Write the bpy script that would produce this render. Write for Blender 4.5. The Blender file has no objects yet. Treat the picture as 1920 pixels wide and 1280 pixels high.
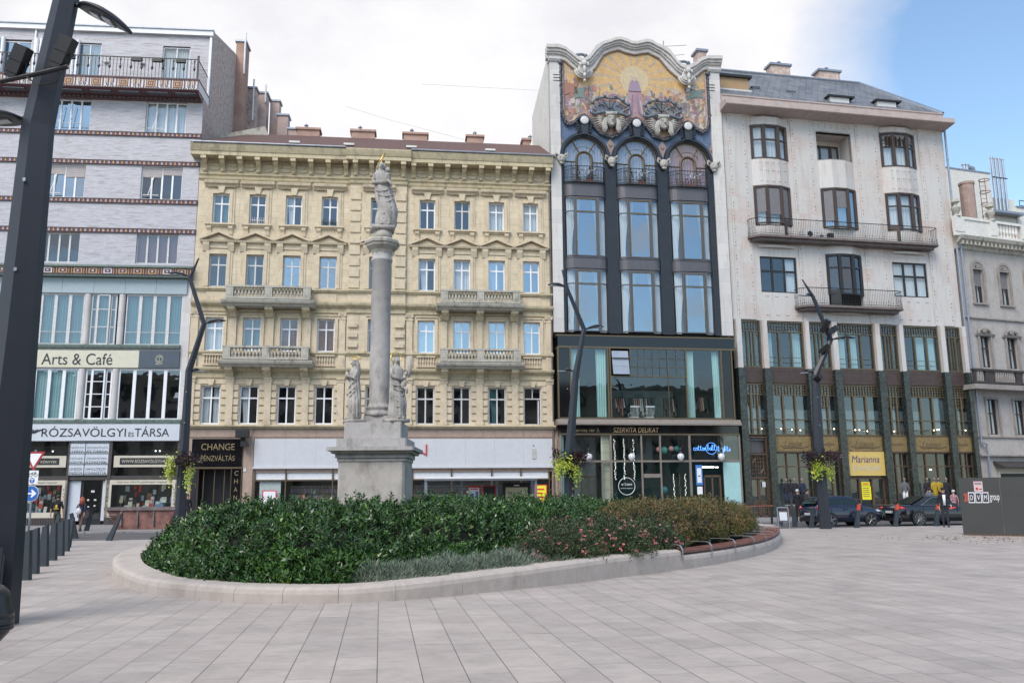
import bpy, bmesh, math, random
from math import sin, cos, pi, radians, atan, sqrt
from mathutils import Vector, Matrix
random.seed(7)
scene = bpy.context.scene
COL = scene.collection

# ---------------------------------------------------------------- camera
PITCH, ROLL = atan(289/1600.0), radians(.45)
cam = bpy.data.cameras.new('camera'); cam.sensor_width = 36; cam.lens = 30.0; cam.clip_end = 3000
camo = bpy.data.objects.new('camera', cam); COL.objects.link(camo)
_F = Vector((0, cos(PITCH), sin(PITCH))); _X = Vector((1, 0, 0)); _U0 = Vector((0, -sin(PITCH), cos(PITCH)))
_R = cos(ROLL)*_X - sin(ROLL)*_U0; _U = sin(ROLL)*_X + cos(ROLL)*_U0
camo.matrix_world = Matrix(((_R.x, _U.x, -_F.x, 0), (_R.y, _U.y, -_F.y, 0), (_R.z, _U.z, -_F.z, 1.6), (0, 0, 0, 1)))
scene.camera = camo

# ---------------------------------------------------------------- light
SUN_EL, SUN_AZ = radians(48), radians(205)      # azimuth measured clockwise from +Y; behind the camera, to the left
scene.view_settings.view_transform = 'Standard'
scene.view_settings.look = 'None'
scene.view_settings.gamma = 1
scene.view_settings.exposure = 0.54
world = bpy.data.worlds.new('World'); scene.world = world; world.use_nodes = True
wt = world.node_tree; wt.nodes.clear()
def wn(t, **k):
    n = wt.nodes.new(t)
    for a, b in k.items(): setattr(n, a, b)
    return n
def wmath(op, a, b=None, c=None, clamp=False):
    n = wn('ShaderNodeMath', operation=op); n.use_clamp = clamp
    for i, s in enumerate((a, b, c)):
        if s is None: continue
        if isinstance(s, (int, float)): n.inputs[i].default_value = s
        else: wt.links.new(s, n.inputs[i])
    return n.outputs[0]
sky = wn('ShaderNodeTexSky', sky_type='NISHITA'); sky.sun_disc = False
sky.sun_elevation = SUN_EL; sky.sun_rotation = SUN_AZ; sky.air_density = 1.0; sky.dust_density = .6; sky.ozone_density = 1.5
tc = wn('ShaderNodeTexCoord'); sep = wn('ShaderNodeSeparateXYZ'); wt.links.new(tc.outputs['Generated'], sep.inputs[0])
def wnoise(scale, detail, rough, off=0):
    mp = wn('ShaderNodeMapping'); mp.inputs['Location'].default_value = (off, off, off); mp.inputs['Scale'].default_value = (1, 1, 1.6)
    wt.links.new(tc.outputs['Generated'], mp.inputs[0])
    n = wn('ShaderNodeTexNoise'); n.inputs['Scale'].default_value = scale; n.inputs['Detail'].default_value = detail; n.inputs['Roughness'].default_value = rough
    wt.links.new(mp.outputs[0], n.inputs['Vector']); return n.outputs[0]
n1 = wnoise(2.2, 8, .55); n2 = wnoise(4.6, 7, .6, 5.3)
# front: the cloud bank covers everything left of about 23 degrees right of the view
ratio = wmath('DIVIDE', sep.outputs[0], wmath('MAXIMUM', sep.outputs[1], .05))
edge = wmath('ADD', wmath('MULTIPLY', wmath('SUBTRACT', .455, ratio), 6.0), wmath('MULTIPLY', wmath('SUBTRACT', n1, .5), 3.0))
front = wmath('ADD', edge, .5, clamp=True)
back = wmath('MULTIPLY', wmath('SUBTRACT', n2, .525), 9.0, clamp=True)
isf = wmath('MULTIPLY', wmath('ADD', sep.outputs[1], .1), 6.0, clamp=True)
mx = wn('ShaderNodeMix', data_type='FLOAT'); wt.links.new(isf, mx.inputs[0]); wt.links.new(back, mx.inputs[2]); wt.links.new(front, mx.inputs[3])
skg = wn('ShaderNodeMix', data_type='RGBA', blend_type='MULTIPLY'); skg.inputs[0].default_value = 1
wt.links.new(sky.outputs[0], skg.inputs[6]); skg.inputs[7].default_value = (1.95, 2.02, 1.92, 1)
cl = wn('ShaderNodeMix', data_type='RGBA'); cl.inputs[6].default_value = (6.6, 6.6, 6.95, 1); cl.inputs[7].default_value = (7.9, 7.75, 7.9, 1)
wt.links.new(wmath('MULTIPLY', wmath('SUBTRACT', n2, .34), 4.0, clamp=True), cl.inputs[0])
mc = wn('ShaderNodeMix', data_type='RGBA'); wt.links.new(mx.outputs[0], mc.inputs[0])
wt.links.new(skg.outputs[2], mc.inputs[6]); wt.links.new(cl.outputs[2], mc.inputs[7])
bg = wn('ShaderNodeBackground'); bg.inputs['Strength'].default_value = .09
wt.links.new(mc.outputs[2], bg.inputs[0])
wo = wn('ShaderNodeOutputWorld'); wt.links.new(bg.outputs[0], wo.inputs[0])
sl = bpy.data.lights.new('sun', 'SUN'); sl.energy = 2.3; sl.angle = radians(34); sl.color = (1, .915, .82)
so = bpy.data.objects.new('sun', sl); COL.objects.link(so)
_d = Vector((sin(SUN_AZ)*cos(SUN_EL), cos(SUN_AZ)*cos(SUN_EL), sin(SUN_EL)))
so.rotation_euler = _d.to_track_quat('Z', 'Y').to_euler()
try: scene.cycles.max_bounces = 8; scene.cycles.transparent_max_bounces = 12
except Exception: pass

# ---------------------------------------------------------------- materials
class NT:
    def __init__(s, name):
        s.m = bpy.data.materials.new(name); s.m.use_nodes = True; s.t = s.m.node_tree
        s.b = s.t.nodes['Principled BSDF']; s.co = s.t.nodes.new('ShaderNodeTexCoord').outputs['Object']
    def n(s, t, **k):
        x = s.t.nodes.new(t)
        for a, b in k.items(): setattr(x, a, b)
        return x
    def l(s, a, b): s.t.links.new(a, b)
    def math(s, op, a, b=None, clamp=False):
        n = s.n('ShaderNodeMath', operation=op); n.use_clamp = clamp
        for i, v in enumerate((a, b)):
            if v is None: continue
            if isinstance(v, (int, float)): n.inputs[i].default_value = v
            else: s.l(v, n.inputs[i])
        return n.outputs[0]
    def noise(s, scale, detail=4, rough=.55, vec=None, stretch=None, out=0):
        v = vec or s.co
        if stretch:
            mp = s.n('ShaderNodeMapping'); mp.inputs['Scale'].default_value = stretch; s.l(v, mp.inputs[0]); v = mp.outputs[0]
        n = s.n('ShaderNodeTexNoise'); n.inputs['Scale'].default_value = scale; n.inputs['Detail'].default_value = detail; n.inputs['Roughness'].default_value = rough
        s.l(v, n.inputs['Vector']); return n.outputs[out]
    def mix(s, fac, a, b, mode='MIX'):
        n = s.n('ShaderNodeMix', data_type='RGBA', blend_type=mode)
        for i, v in ((0, fac), (6, a), (7, b)):
            if isinstance(v, (int, float)): n.inputs[i].default_value = v
            elif isinstance(v, tuple): n.inputs[i].default_value = (*v, 1) if len(v) == 3 else v
            else: s.l(v, n.inputs[i])
        return n.outputs[2]
    def ramp(s, fac, stops, interp='LINEAR'):
        r = s.n('ShaderNodeValToRGB'); r.color_ramp.interpolation = interp; e = r.color_ramp.elements
        while len(e) < len(stops): e.new(.5)
        for i, (p, c) in enumerate(stops):
            e[i].position = p; e[i].color = (*c, 1) if isinstance(c, tuple) else (c, c, c, 1)
        s.l(fac, r.inputs[0]); return r.outputs[0]
    def xz(s):
        a = s.n('ShaderNodeSeparateXYZ'); s.l(s.co, a.inputs[0]); c = s.n('ShaderNodeCombineXYZ')
        s.l(a.outputs[0], c.inputs[0]); s.l(a.outputs[2], c.inputs[1]); return c.outputs[0]
    def brick(s, vec, w, h, mortar=.01, off=.5, c1=(1, 1, 1), c2=(1, 1, 1), cm=(0, 0, 0), smooth=.1):
        n = s.n('ShaderNodeTexBrick'); n.offset = off; s.l(vec, n.inputs['Vector'])
        for k, v in (('Color1', (*c1, 1)), ('Color2', (*c2, 1)), ('Mortar', (*cm, 1)), ('Scale', 1.0), ('Mortar Size', mortar), ('Mortar Smooth', smooth), ('Brick Width', w), ('Row Height', h)):
            n.inputs[k].default_value = v
        return n
    def bump(s, h, strength=.3, dist=.02):
        n = s.n('ShaderNodeBump'); n.inputs['Strength'].default_value = strength; n.inputs['Distance'].default_value = dist
        s.l(h, n.inputs['Height']); s.l(n.outputs[0], s.b.inputs['Normal'])
    def col(s, c):
        if isinstance(c, tuple): s.b.inputs['Base Color'].default_value = (*c, 1)
        else: s.l(c, s.b.inputs['Base Color'])
    def set(s, **k):
        for a, v in k.items():
            a = {'rough': 'Roughness', 'metal': 'Metallic', 'spec': 'Specular IOR Level', 'coat': 'Coat Weight'}[a]
            if isinstance(v, (int, float)): s.b.inputs[a].default_value = v
            else: s.l(v, s.b.inputs[a])
        return s
def sc(c, k): return tuple(min(1, x*k) for x in c)
def mat(name, col, rough=.7, metal=0, var=.15, scale=3, bump=0, bscale=30, spec=.5, stretch=None, coat=0):
    t = NT(name); t.set(rough=rough, metal=metal, spec=spec, coat=coat)
    if var: t.col(t.ramp(t.noise(scale, 6, .6, stretch=stretch), [(.3, sc(col, 1-var)), (.7, sc(col, 1+var))]))
    else: t.col(col)
    if bump: t.bump(t.noise(bscale, 4, .6), bump, .02)
    return t.m
M = {}
def m_cream():
    t = NT('cream_stucco'); t.set(rough=.85)
    b = t.brick(t.xz(), .95, .43, .008, .5, (1, 1, 1), (.93, .93, .93), (.55, .55, .55))
    base = t.ramp(t.noise(.9, 7, .6), [(.3, (.48, .405, .29)), (.55, (.585, .495, .36)), (.75, (.64, .55, .415))])
    c = t.mix(1, base, b.outputs[0], 'MULTIPLY')
    st = t.ramp(t.noise(2.2, 8, .7, stretch=(1.6, 1, .35)), [(.53, 0.0), (.72, 1.0)])
    c = t.mix(t.math('MULTIPLY', st, .6), c, (.27, .235, .18))
    t.col(c); t.bump(b.outputs['Fac'], -.25, .02); return t.m
M['cream'] = m_cream()
def trimm(name, c, dirt, amt=.6, sx=1.5):
    t = NT(name); t.set(rough=.85)
    a = t.ramp(t.noise(4, 6, .65), [(.3, sc(c, .86)), (.7, sc(c, 1.08))])
    st = t.ramp(t.noise(sx, 9, .72, stretch=(1.4, 1, .6)), [(.50, 0.0), (.72, 1.0)])
    t.col(t.mix(t.math('MULTIPLY', st, amt), a, dirt)); t.bump(t.noise(25, 4, .6), .15, .02); return t.m
M['creamt'] = trimm('cream_moulding', (.55, .462, .335), (.22, .18, .135), .55)
M['creamd'] = trimm('weathered_moulding', (.50, .43, .29), (.16, .13, .10), .75)
M['balc'] = trimm('weathered_grey_stone', (.40, .38, .33), (.07, .065, .06), .85, 2.2)
M['pinkstone'] = trimm('pinkish_limestone', (.36, .27, .22), (.20, .14, .11), .6, 1.5)
def m_wbrick():
    t = NT('white_glazed_brick'); t.set(rough=.45)
    b = t.brick(t.xz(), .27, .065, .006, .5, (1, 1, 1), (.84, .83, .85), (.5, .48, .50))
    st = t.ramp(t.noise(1.5, 8, .68, stretch=(.55, 1, 7)), [(.50, 0.0), (.66, 1.0)])
    c = t.mix(1, (.49, .485, .52), b.outputs[0], 'MULTIPLY'); c = t.mix(t.math('MULTIPLY', st, .85), c, (.22, .195, .20))
    t.col(c); t.bump(b.outputs['Fac'], -.2, .01); return t.m
M['wbrick'] = m_wbrick()
def m_marble():
    t = NT('pink_white_marble'); t.set(rough=.4)
    b = t.brick(t.xz(), .93, .98, .006, 0, (.51, .495, .475), (.50, .41, .375), (.34, .31, .29))
    v = t.ramp(t.noise(2.6, 8, .7, stretch=(1.5, 1, .8)), [(.42, (1, 1, 1)), (.5, (.90, .87, .85)), (.54, (1, 1, 1))])
    c = t.mix(1, b.outputs[0], v, 'MULTIPLY')
    c = t.mix(t.ramp(t.noise(.35, 3, .5), [(.40, .05), (.58, .85)]), c, (.49, .475, .46))
    st = t.ramp(t.noise(1.1, 8, .7, stretch=(2.5, 1, .25)), [(.5, 0.0), (.75, .7)])
    t.col(t.mix(st, c, (.31, .275, .25))); return t.m
M['marble'] = m_marble()
def m_stonepier():
    t = NT('grey_white_stone'); t.set(rough=.55)
    b = t.brick(t.xz(), 1.3, .95, .008, 0, (.56, .54, .52), (.47, .455, .45), (.36, .35, .34))
    st = t.ramp(t.noise(1.6, 8, .7, stretch=(2.5, 1, .4)), [(.5, 0.0), (.78, .7)])
    t.col(t.mix(st, b.outputs[0], (.34, .31, .29))); return t.m
M['pier'] = m_stonepier()
M['gable'] = trimm('gable_stone', (.52, .50, .48), (.30, .28, .27), .6, 2)
M['column'] = trimm('grey_statue_stone', (.39, .375, .365), (.14, .135, .13), .85, 2.0)
M['pedestal'] = trimm('pale_pedestal_stone', (.43, .405, .375), (.20, .17, .15), .85, 1.3)
M['statue'] = trimm('statue_stone', (.38, .36, .335), (.07, .066, .06), .95, 3.4)
M['darkgrey'] = mat('dark_blue_grey_metal', (.018, .023, .03), .45, 0, .1, 5)
M['lampm'] = mat('lamp_paint', (.014, .018, .027), .42, 0, .12, 4)
M['spand'] = mat('grey_metal_panel', (.10, .095, .105), .4, .3, .15, 4, stretch=(3, 1, .4))
M['nearblack'] = mat('blue_black_stone', (.015, .017, .022), .3, 0, .25, 3)
M['blackgran'] = mat('black_granite', (.006, .006, .008), .06, 0, .3, 6)
M['black'] = mat('black_paint', (.012, .012, .014), .45, 0, .1)
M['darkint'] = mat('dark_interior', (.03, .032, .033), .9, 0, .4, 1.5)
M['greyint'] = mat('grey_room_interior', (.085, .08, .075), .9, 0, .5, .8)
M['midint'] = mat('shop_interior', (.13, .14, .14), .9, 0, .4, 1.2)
M['brass'] = mat('aged_brass', (.15, .115, .07), .4, .6, .3, 30)
M['bronze'] = mat('brown_bronze', (.12, .078, .05), .45, .4, .25, 12)
M['white'] = mat('white_paint', (.70, .71, .74), .45, 0, .06, 5)
M['fasciaw'] = mat('white_fascia_boards', (.50, .51, .54), .5, 0, .04, 3)
M['whited'] = mat('worn_white_paint', (.52, .52, .52), .6, 0, .25, 18)
M['woodd'] = mat('dark_brown_wood', (.05, .032, .026), .5, 0, .35, 8, stretch=(3, 3, .5))
M['gold'] = mat('gilded_metal', (.75, .52, .15), .3, .9, .1)
M['curt'] = mat('white_curtain', (.72, .75, .76), .9, 0, .08, 6, stretch=(6, 6, .2))
M['curtc'] = mat('pale_cyan_curtain', (.42, .62, .62), .9, 0, .08, 6, stretch=(6, 6, .2))
M['curtt'] = mat('teal_curtain', (.10, .22, .23), .9, 0, .15, 6, stretch=(6, 6, .2))
M['curtr'] = mat('red_brown_curtain', (.20, .07, .06), .9, 0, .15, 6, stretch=(6, 6, .2))
M['shutter'] = mat('grey_roller_shutter', (.17, .165, .175), .7, 0, .1, 4)
M['shutterp'] = mat('beige_roller_shutter', (.36, .33, .33), .7, 0, .1, 4)
M['roofb'] = mat('brown_roof_tiles', (.10, .055, .050), .8, 0, .3, 6, .5, 12, stretch=(1, 1, 4))
M['zinc'] = mat('zinc_sheet', (.28, .31, .36), .4, .6, .15, 4)
M['plaster'] = trimm('white_plaster', (.62, .61, .58), (.40, .37, .34), .5, 1.1)
M['farwall'] = trimm('stained_beige_plaster', (.37, .345, .33), (.20, .17, .155), .8, .7)
M['fartrim'] = trimm('stained_grey_trim', (.27, .245, .23), (.10, .09, .085), .7, 1.5)
M['rust'] = mat('rusty_metal', (.20, .08, .05), .8, .2, .4, 4)
M['greenmarble'] = mat('green_marble', (.026, .031, .029), .2, 0, .8, 6)
M['sepanel'] = mat('pale_blue_grey_panel', (.30, .37, .40), .5, 0, .06, 2)
M['copper'] = mat('green_copper', (.12, .16, .145), .7, .1, .4, 6)
M['red'] = mat('red_paint', (.55, .03, .025), .45, 0, .1)
M['skin'] = mat('skin', (.48, .27, .19), .55, 0, .1, 12)
def m_redbrick(name, c1, c2, cm, w=.26, h=.08):
    t = NT(name); t.set(rough=.9)
    b = t.brick(t.xz(), w, h, .012, .5, c1, c2, cm)
    t.col(t.mix(t.ramp(t.noise(1.3, 6, .6), [(.4, 0.0), (.7, .5)]), b.outputs[0], sc(c1, .45))); t.bump(b.outputs['Fac'], -.3, .01); return t.m
M['redbrick'] = m_redbrick('red_chimney_brick', (.44, .25, .19), (.36, .21, .17), (.40, .33, .28))
def m_gablebrick():
    t = NT('rough_brown_brickwork'); t.set(rough=.95)
    c = t.ramp(t.noise(3, 10, .75), [(.32, (.26, .19, .17)), (.48, (.48, .36, .31)), (.62, (.60, .51, .47)), (.75, (.44, .31, .27))])
    t.col(c); t.bump(t.noise(6, 8, .7), .8, .06); return t.m
M['gbrick'] = m_gablebrick()
def m_slate():
    t = NT('grey_diamond_slates'); t.set(rough=.6)
    mp = t.n('ShaderNodeMapping'); mp.inputs['Rotation'].default_value = (0, 0, radians(38)); t.l(t.xz(), mp.inputs[0])
    b = t.brick(mp.outputs[0], .42, .42, .02, 0, (.135, .145, .165), (.09, .10, .115), (.045, .05, .055))
    t.col(t.mix(t.ramp(t.noise(.8, 5, .6), [(.4, 0.0), (.7, .5)]), b.outputs[0], (.24, .25, .27))); return t.m
M['slate'] = m_slate()
def m_glass(name, base=.22, tint=(.75, .8, .8), rough=.015, gc=(.78, .84, .9)):
    t = NT(name); t.t.nodes.remove(t.b)
    tr = t.n('ShaderNodeBsdfTransparent'); tr.inputs[0].default_value = (*tint, 1)
    gl = t.n('ShaderNodeBsdfGlossy'); gl.inputs['Roughness'].default_value = rough; gl.inputs[0].default_value = (*gc, 1)
    lw = t.n('ShaderNodeLayerWeight'); f = t.math('POWER', lw.outputs['Facing'], 4.0)
    f = t.math('ADD', t.math('MULTIPLY', f, 1-base), base)
    nb = t.n('ShaderNodeBump'); nb.inputs['Strength'].default_value = .05; nb.inputs['Distance'].default_value = .1
    t.l(t.noise(.9, 2, .5), nb.inputs['Height']); t.l(nb.outputs[0], gl.inputs['Normal'])
    mx = t.n('ShaderNodeMixShader'); t.l(f, mx.inputs[0]); t.l(tr.outputs[0], mx.inputs[1]); t.l(gl.outputs[0], mx.inputs[2])
    t.l(mx.outputs[0], t.t.nodes['Material Output'].inputs[0]); return t.m
M['glass'] = m_glass('window_glass', .14, (.74, .78, .8))
M['glassb'] = m_glass('reflective_window_glass', .42, (.5, .58, .6), gc=(.62, .73, .82))
M['glasss'] = m_glass('shop_glass', .10, (.78, .84, .82))
def m_emit(name, c, k):
    t = NT(name); t.col(c); t.b.inputs['Emission Color'].default_value = (*c, 1); t.b.inputs['Emission Strength'].default_value = k; return t.m
M['bulb'] = m_emit('lit_bulb', (1, .86, .6), 6)
M['neon'] = m_emit('blue_neon', (.12, .35, 1), 2.2)
M['litwhite'] = m_emit('lit_white', (1, .97, .9), 2.5)
def flat(name, c, rough=.6):
    if name not in M: M[name] = mat(name, c, rough, 0, .05)
    return M[name]

# ---------------------------------------------------------------- mesh builder
class MB:
    """collects polygons; with face=True the second coordinate is distance OUT of the facade (y = -d)"""
    def __init__(s, face=False): s.v = []; s.f = []; s.mi = []; s.sm = []; s.s = -1 if face else 1; s.mat = 0; s.T = None; s.smooth = False
    def V(s, x, y, z):
        p = Vector((x, y*s.s, z))
        if s.T: p = s.T @ p
        s.v.append(p); return len(s.v)-1
    def F(s, idx, m=None): s.f.append(idx); s.mi.append(s.mat if m is None else m); s.sm.append(s.smooth)
    def poly(s, pts, m=None): s.F([s.V(*p) for p in pts], m)
    def hexa(s, p, m=None):
        i = [s.V(*q) for q in p]
        for a in ((0, 3, 2, 1), (4, 5, 6, 7), (0, 1, 5, 4), (1, 2, 6, 5), (2, 3, 7, 6), (3, 0, 4, 7)): s.F([i[k] for k in a], m)
        return s
    def box(s, x0, x1, y0, y1, z0, z1, m=None):
        return s.hexa([(x0, y0, z0), (x1, y0, z0), (x1, y1, z0), (x0, y1, z0), (x0, y0, z1), (x1, y0, z1), (x1, y1, z1), (x0, y1, z1)], m)
    def prism(s, pts, y0, y1, m=None):       # outline in xz pushed along y
        a = [s.V(x, y0, z) for x, z in pts]; b = [s.V(x, y1, z) for x, z in pts]; n = len(pts)
        s.F(a[::-1], m); s.F(b, m)
        for i in range(n): s.F([a[i], a[(i+1) % n], b[(i+1) % n], b[i]], m)
        return s
    def prismz(s, pts, z0, z1, m=None):
        a = [s.V(x, y, z0) for x, y in pts]; b = [s.V(x, y, z1) for x, y in pts]; n = len(pts)
        s.F(a[::-1], m); s.F(b, m)
        for i in range(n): s.F([a[i], a[(i+1) % n], b[(i+1) % n], b[i]], m)
        return s
    def mould(s, x0, x1, prof, m=None):      # closed profile in (y,z) run along x
        a = [s.V(x0, y, z) for y, z in prof]; b = [s.V(x1, y, z) for y, z in prof]; n = len(prof)
        s.F(a[::-1], m); s.F(b, m)
        for i in range(n): s.F([a[i], a[(i+1) % n], b[(i+1) % n], b[i]], m)
        return s
    def lathe(s, cx, cy, prof, seg=16, m=None, sx=1, sy=1, rot=0):
        R = []
        for r, z in prof: R.append([s.V(cx+r*sx*cos(rot+2*pi*k/seg), cy+r*sy*sin(rot+2*pi*k/seg), z) for k in range(seg)])
        for a, b in zip(R, R[1:]):
            for k in range(seg): s.F([a[k], a[(k+1) % seg], b[(k+1) % seg], b[k]], m)
        s.F(R[0][::-1], m); s.F(R[-1], m); return s
    def ball(s, c, r, seg=12, m=None):
        if isinstance(r, (int, float)): r = (r, r, r)
        n = max(4, seg//2); R = []
        for j in range(1, n):
            t = pi*j/n
            R.append([s.V(c[0]+r[0]*sin(t)*cos(2*pi*k/seg), c[1]+r[1]*sin(t)*sin(2*pi*k/seg), c[2]-r[2]*cos(t)) for k in range(seg)])
        b = s.V(c[0], c[1], c[2]-r[2]); e = s.V(c[0], c[1], c[2]+r[2])
        for k in range(seg): s.F([b, R[0][(k+1) % seg], R[0][k]], m); s.F([e, R[-1][k], R[-1][(k+1) % seg]], m)
        for a, d in zip(R, R[1:]):
            for k in range(seg): s.F([a[k], a[(k+1) % seg], d[(k+1) % seg], d[k]], m)
        return s
    def tube(s, pts, r, seg=6, m=None, closed=False, flatx=1):
        P = [Vector(p) for p in pts]; n = len(P); rr = r if isinstance(r, (list, tuple)) else [r]*n; R = []; up = Vector((0, 0, 1)); prev = None
        for i, p in enumerate(P):
            a = P[i-1] if (i > 0 or closed) else P[i]; b = P[(i+1) % n] if (i < n-1 or closed) else P[i]
            d = (b-a).normalized()
            if prev is None: q = d.cross(up); q = q if q.length > .05 else d.cross(Vector((1, 0, 0)))
            else: q = prev - d*prev.dot(d); q = q if q.length > 1e-4 else d.cross(up)
            q.normalize(); prev = q; w = d.cross(q).normalized()
            R.append([s.V(*(p + q*rr[i]*flatx*cos(2*pi*k/seg) + w*rr[i]*sin(2*pi*k/seg))) for k in range(seg)])
        pairs = list(zip(R, R[1:])) + ([(R[-1], R[0])] if closed else [])
        for a, b in pairs:
            for k in range(seg): s.F([a[k], a[(k+1) % seg], b[(k+1) % seg], b[k]], m)
        if not closed: s.F(R[0][::-1], m); s.F(R[-1], m)
        return s
    def ribbon(s, path, z0, z1, m=None, t=0):   # path in (x,y), vertical sheet, optional thickness inwards
        if t == 0:
            for a, b in zip(path, path[1:]): s.poly([(a[0], a[1], z0), (b[0], b[1], z0), (b[0], b[1], z1), (a[0], a[1], z1)], m)
        else:
            for a, b in zip(path, path[1:]): s.hexa([(a[0], a[1]-t, z0), (b[0], b[1]-t, z0), (b[0], b[1], z0), (a[0], a[1], z0), (a[0], a[1]-t, z1), (b[0], b[1]-t, z1), (b[0], b[1], z1), (a[0], a[1], z1)], m)
        return s
    def wall(s, x0, x1, z0, z1, holes=(), y=0, reveal=.25, m=None, mr=None):
        xs = sorted({x0, x1, *[h[0] for h in holes], *[h[1] for h in holes]}); zs = sorted({z0, z1, *[h[2] for h in holes], *[h[3] for h in holes]})
        xs = [a for a in xs if x0 <= a <= x1]; zs = [a for a in zs if z0 <= a <= z1]
        for a, b in zip(xs, xs[1:]):
            for c, d in zip(zs, zs[1:]):
                cx, cz = (a+b)/2, (c+d)/2
                if any(h[0] < cx < h[1] and h[2] < cz < h[3] for h in holes): continue
                s.poly([(a, y, c), (b, y, c), (b, y, d), (a, y, d)], m)
        for h in holes:
            a, b, c, d = h; k = mr if mr is not None else m; w = y-reveal
            s.poly([(a, y, c), (a, w, c), (a, w, d), (a, y, d)], k); s.poly([(b, y, c), (b, y, d), (b, w, d), (b, w, c)], k)
            s.poly([(a, y, c), (b, y, c), (b, w, c), (a, w, c)], k); s.poly([(a, y, d), (a, w, d), (b, w, d), (b, y, d)], k)
        return s
    def build(s, name, mats, parent=None, smooth=False, loc=None, recalc=True):
        me = bpy.data.meshes.new(name); me.from_pydata([tuple(v) for v in s.v], [], s.f)
        for q in (mats if isinstance(mats, (list, tuple)) else [mats]): me.materials.append(M[q] if isinstance(q, str) else q)
        me.polygons.foreach_set('material_index', s.mi); me.polygons.foreach_set('use_smooth', [bool(a or smooth) for a in s.sm])
        if recalc:
            bm = bmesh.new(); bm.from_mesh(me); bmesh.ops.recalc_face_normals(bm, faces=bm.faces); bm.to_mesh(me); bm.free()
        me.update()
        o = bpy.data.objects.new(name, me); COL.objects.link(o)
        if parent: o.parent = parent
        if loc: o.location = loc
        return o
def FB(): return MB(True)
def tag(o, label, cat, group=None, kind=None):
    if label: o['label'] = label
    if cat: o['category'] = cat
    if group: o['group'] = group
    if kind: o['kind'] = kind
    return o
def thing(name, label, cat, loc=(0, 0, 0), rz=0, group=None):
    o = bpy.data.objects.new(name, None); o.empty_display_size = .3; COL.objects.link(o)
    o.location = loc; o.rotation_euler = (0, 0, rz); return tag(o, label, cat, group)
def kids(o): return [c for c in KIDS if c.parent == o]
def dup(root, loc, rz=None, label=None, group=None, scale=None):
    def cp(o, par):
        c = o.copy(); COL.objects.link(c)
        if par: c.parent = par
        for ch in [q for q in o.children]: cp(ch, c)
        return c
    r = cp(root, None); r.location = loc
    if rz is not None: r.rotation_euler = (0, 0, rz)
    if scale is not None: r.scale = (scale,)*3 if isinstance(scale, (int, float)) else scale
    if label: r['label'] = label
    if group: r['group'] = group
    return r
def text(name, s, m, parent, x0, x1, d, z0, z1, shear=0, depth=.015, spacing=1, center=False, rotz=0):
    """lettering on a facade plane, fitted to the rectangle x0..x1, z0..z1, standing d in front of it"""
    cu = bpy.data.curves.new(name, 'FONT'); cu.body = s; cu.size = 1; cu.extrude = 0; cu.shear = shear; cu.space_character = spacing
    o = bpy.data.objects.new('tmp_text', cu); COL.objects.link(o)
    dg = bpy.context.evaluated_depsgraph_get(); me = bpy.data.meshes.new_from_object(o.evaluated_get(dg))
    bpy.data.objects.remove(o); bpy.data.curves.remove(cu)
    xs = [v.co.x for v in me.vertices]; ys = [v.co.y for v in me.vertices]
    a, b, c, e = min(xs), max(xs), min(ys), max(ys)
    kx = (x1-x0)/(b-a); kz = (z1-z0)/(e-c)
    for v in me.vertices: v.co = Vector((x0+(v.co.x-a)*kx, -d, z0+(v.co.y-c)*kz))
    me.materials.clear(); me.materials.append(M[m] if isinstance(m, str) else m)
    me.name = name
    o = bpy.data.objects.new(name, me); COL.objects.link(o); o.parent = parent; return o
def wavy(mb, x0, x1, d, z0, z1, amp=.04, per=.16, gather=0, m=None):
    """hanging fabric; gather > 0 pulls the lower half towards one side"""
    n = max(6, int((x1-x0)/per*5)); Z = 6
    g = [[mb.V(x0+(x1-x0)*(i/n)*(1 - abs(gather)*min(1, (j/Z)*1.3)) + ((x1-x0)*gather*min(1, (j/Z)*1.3) if gather > 0 else 0), d+amp*sin(i*2*pi/5 + j*.3), z1-(z1-z0)*j/Z) for i in range(n+1)] for j in range(Z+1)]
    for j in range(Z):
        for i in range(n): mb.F([g[j][i], g[j][i+1], g[j+1][i+1], g[j+1][i]], m)
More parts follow.
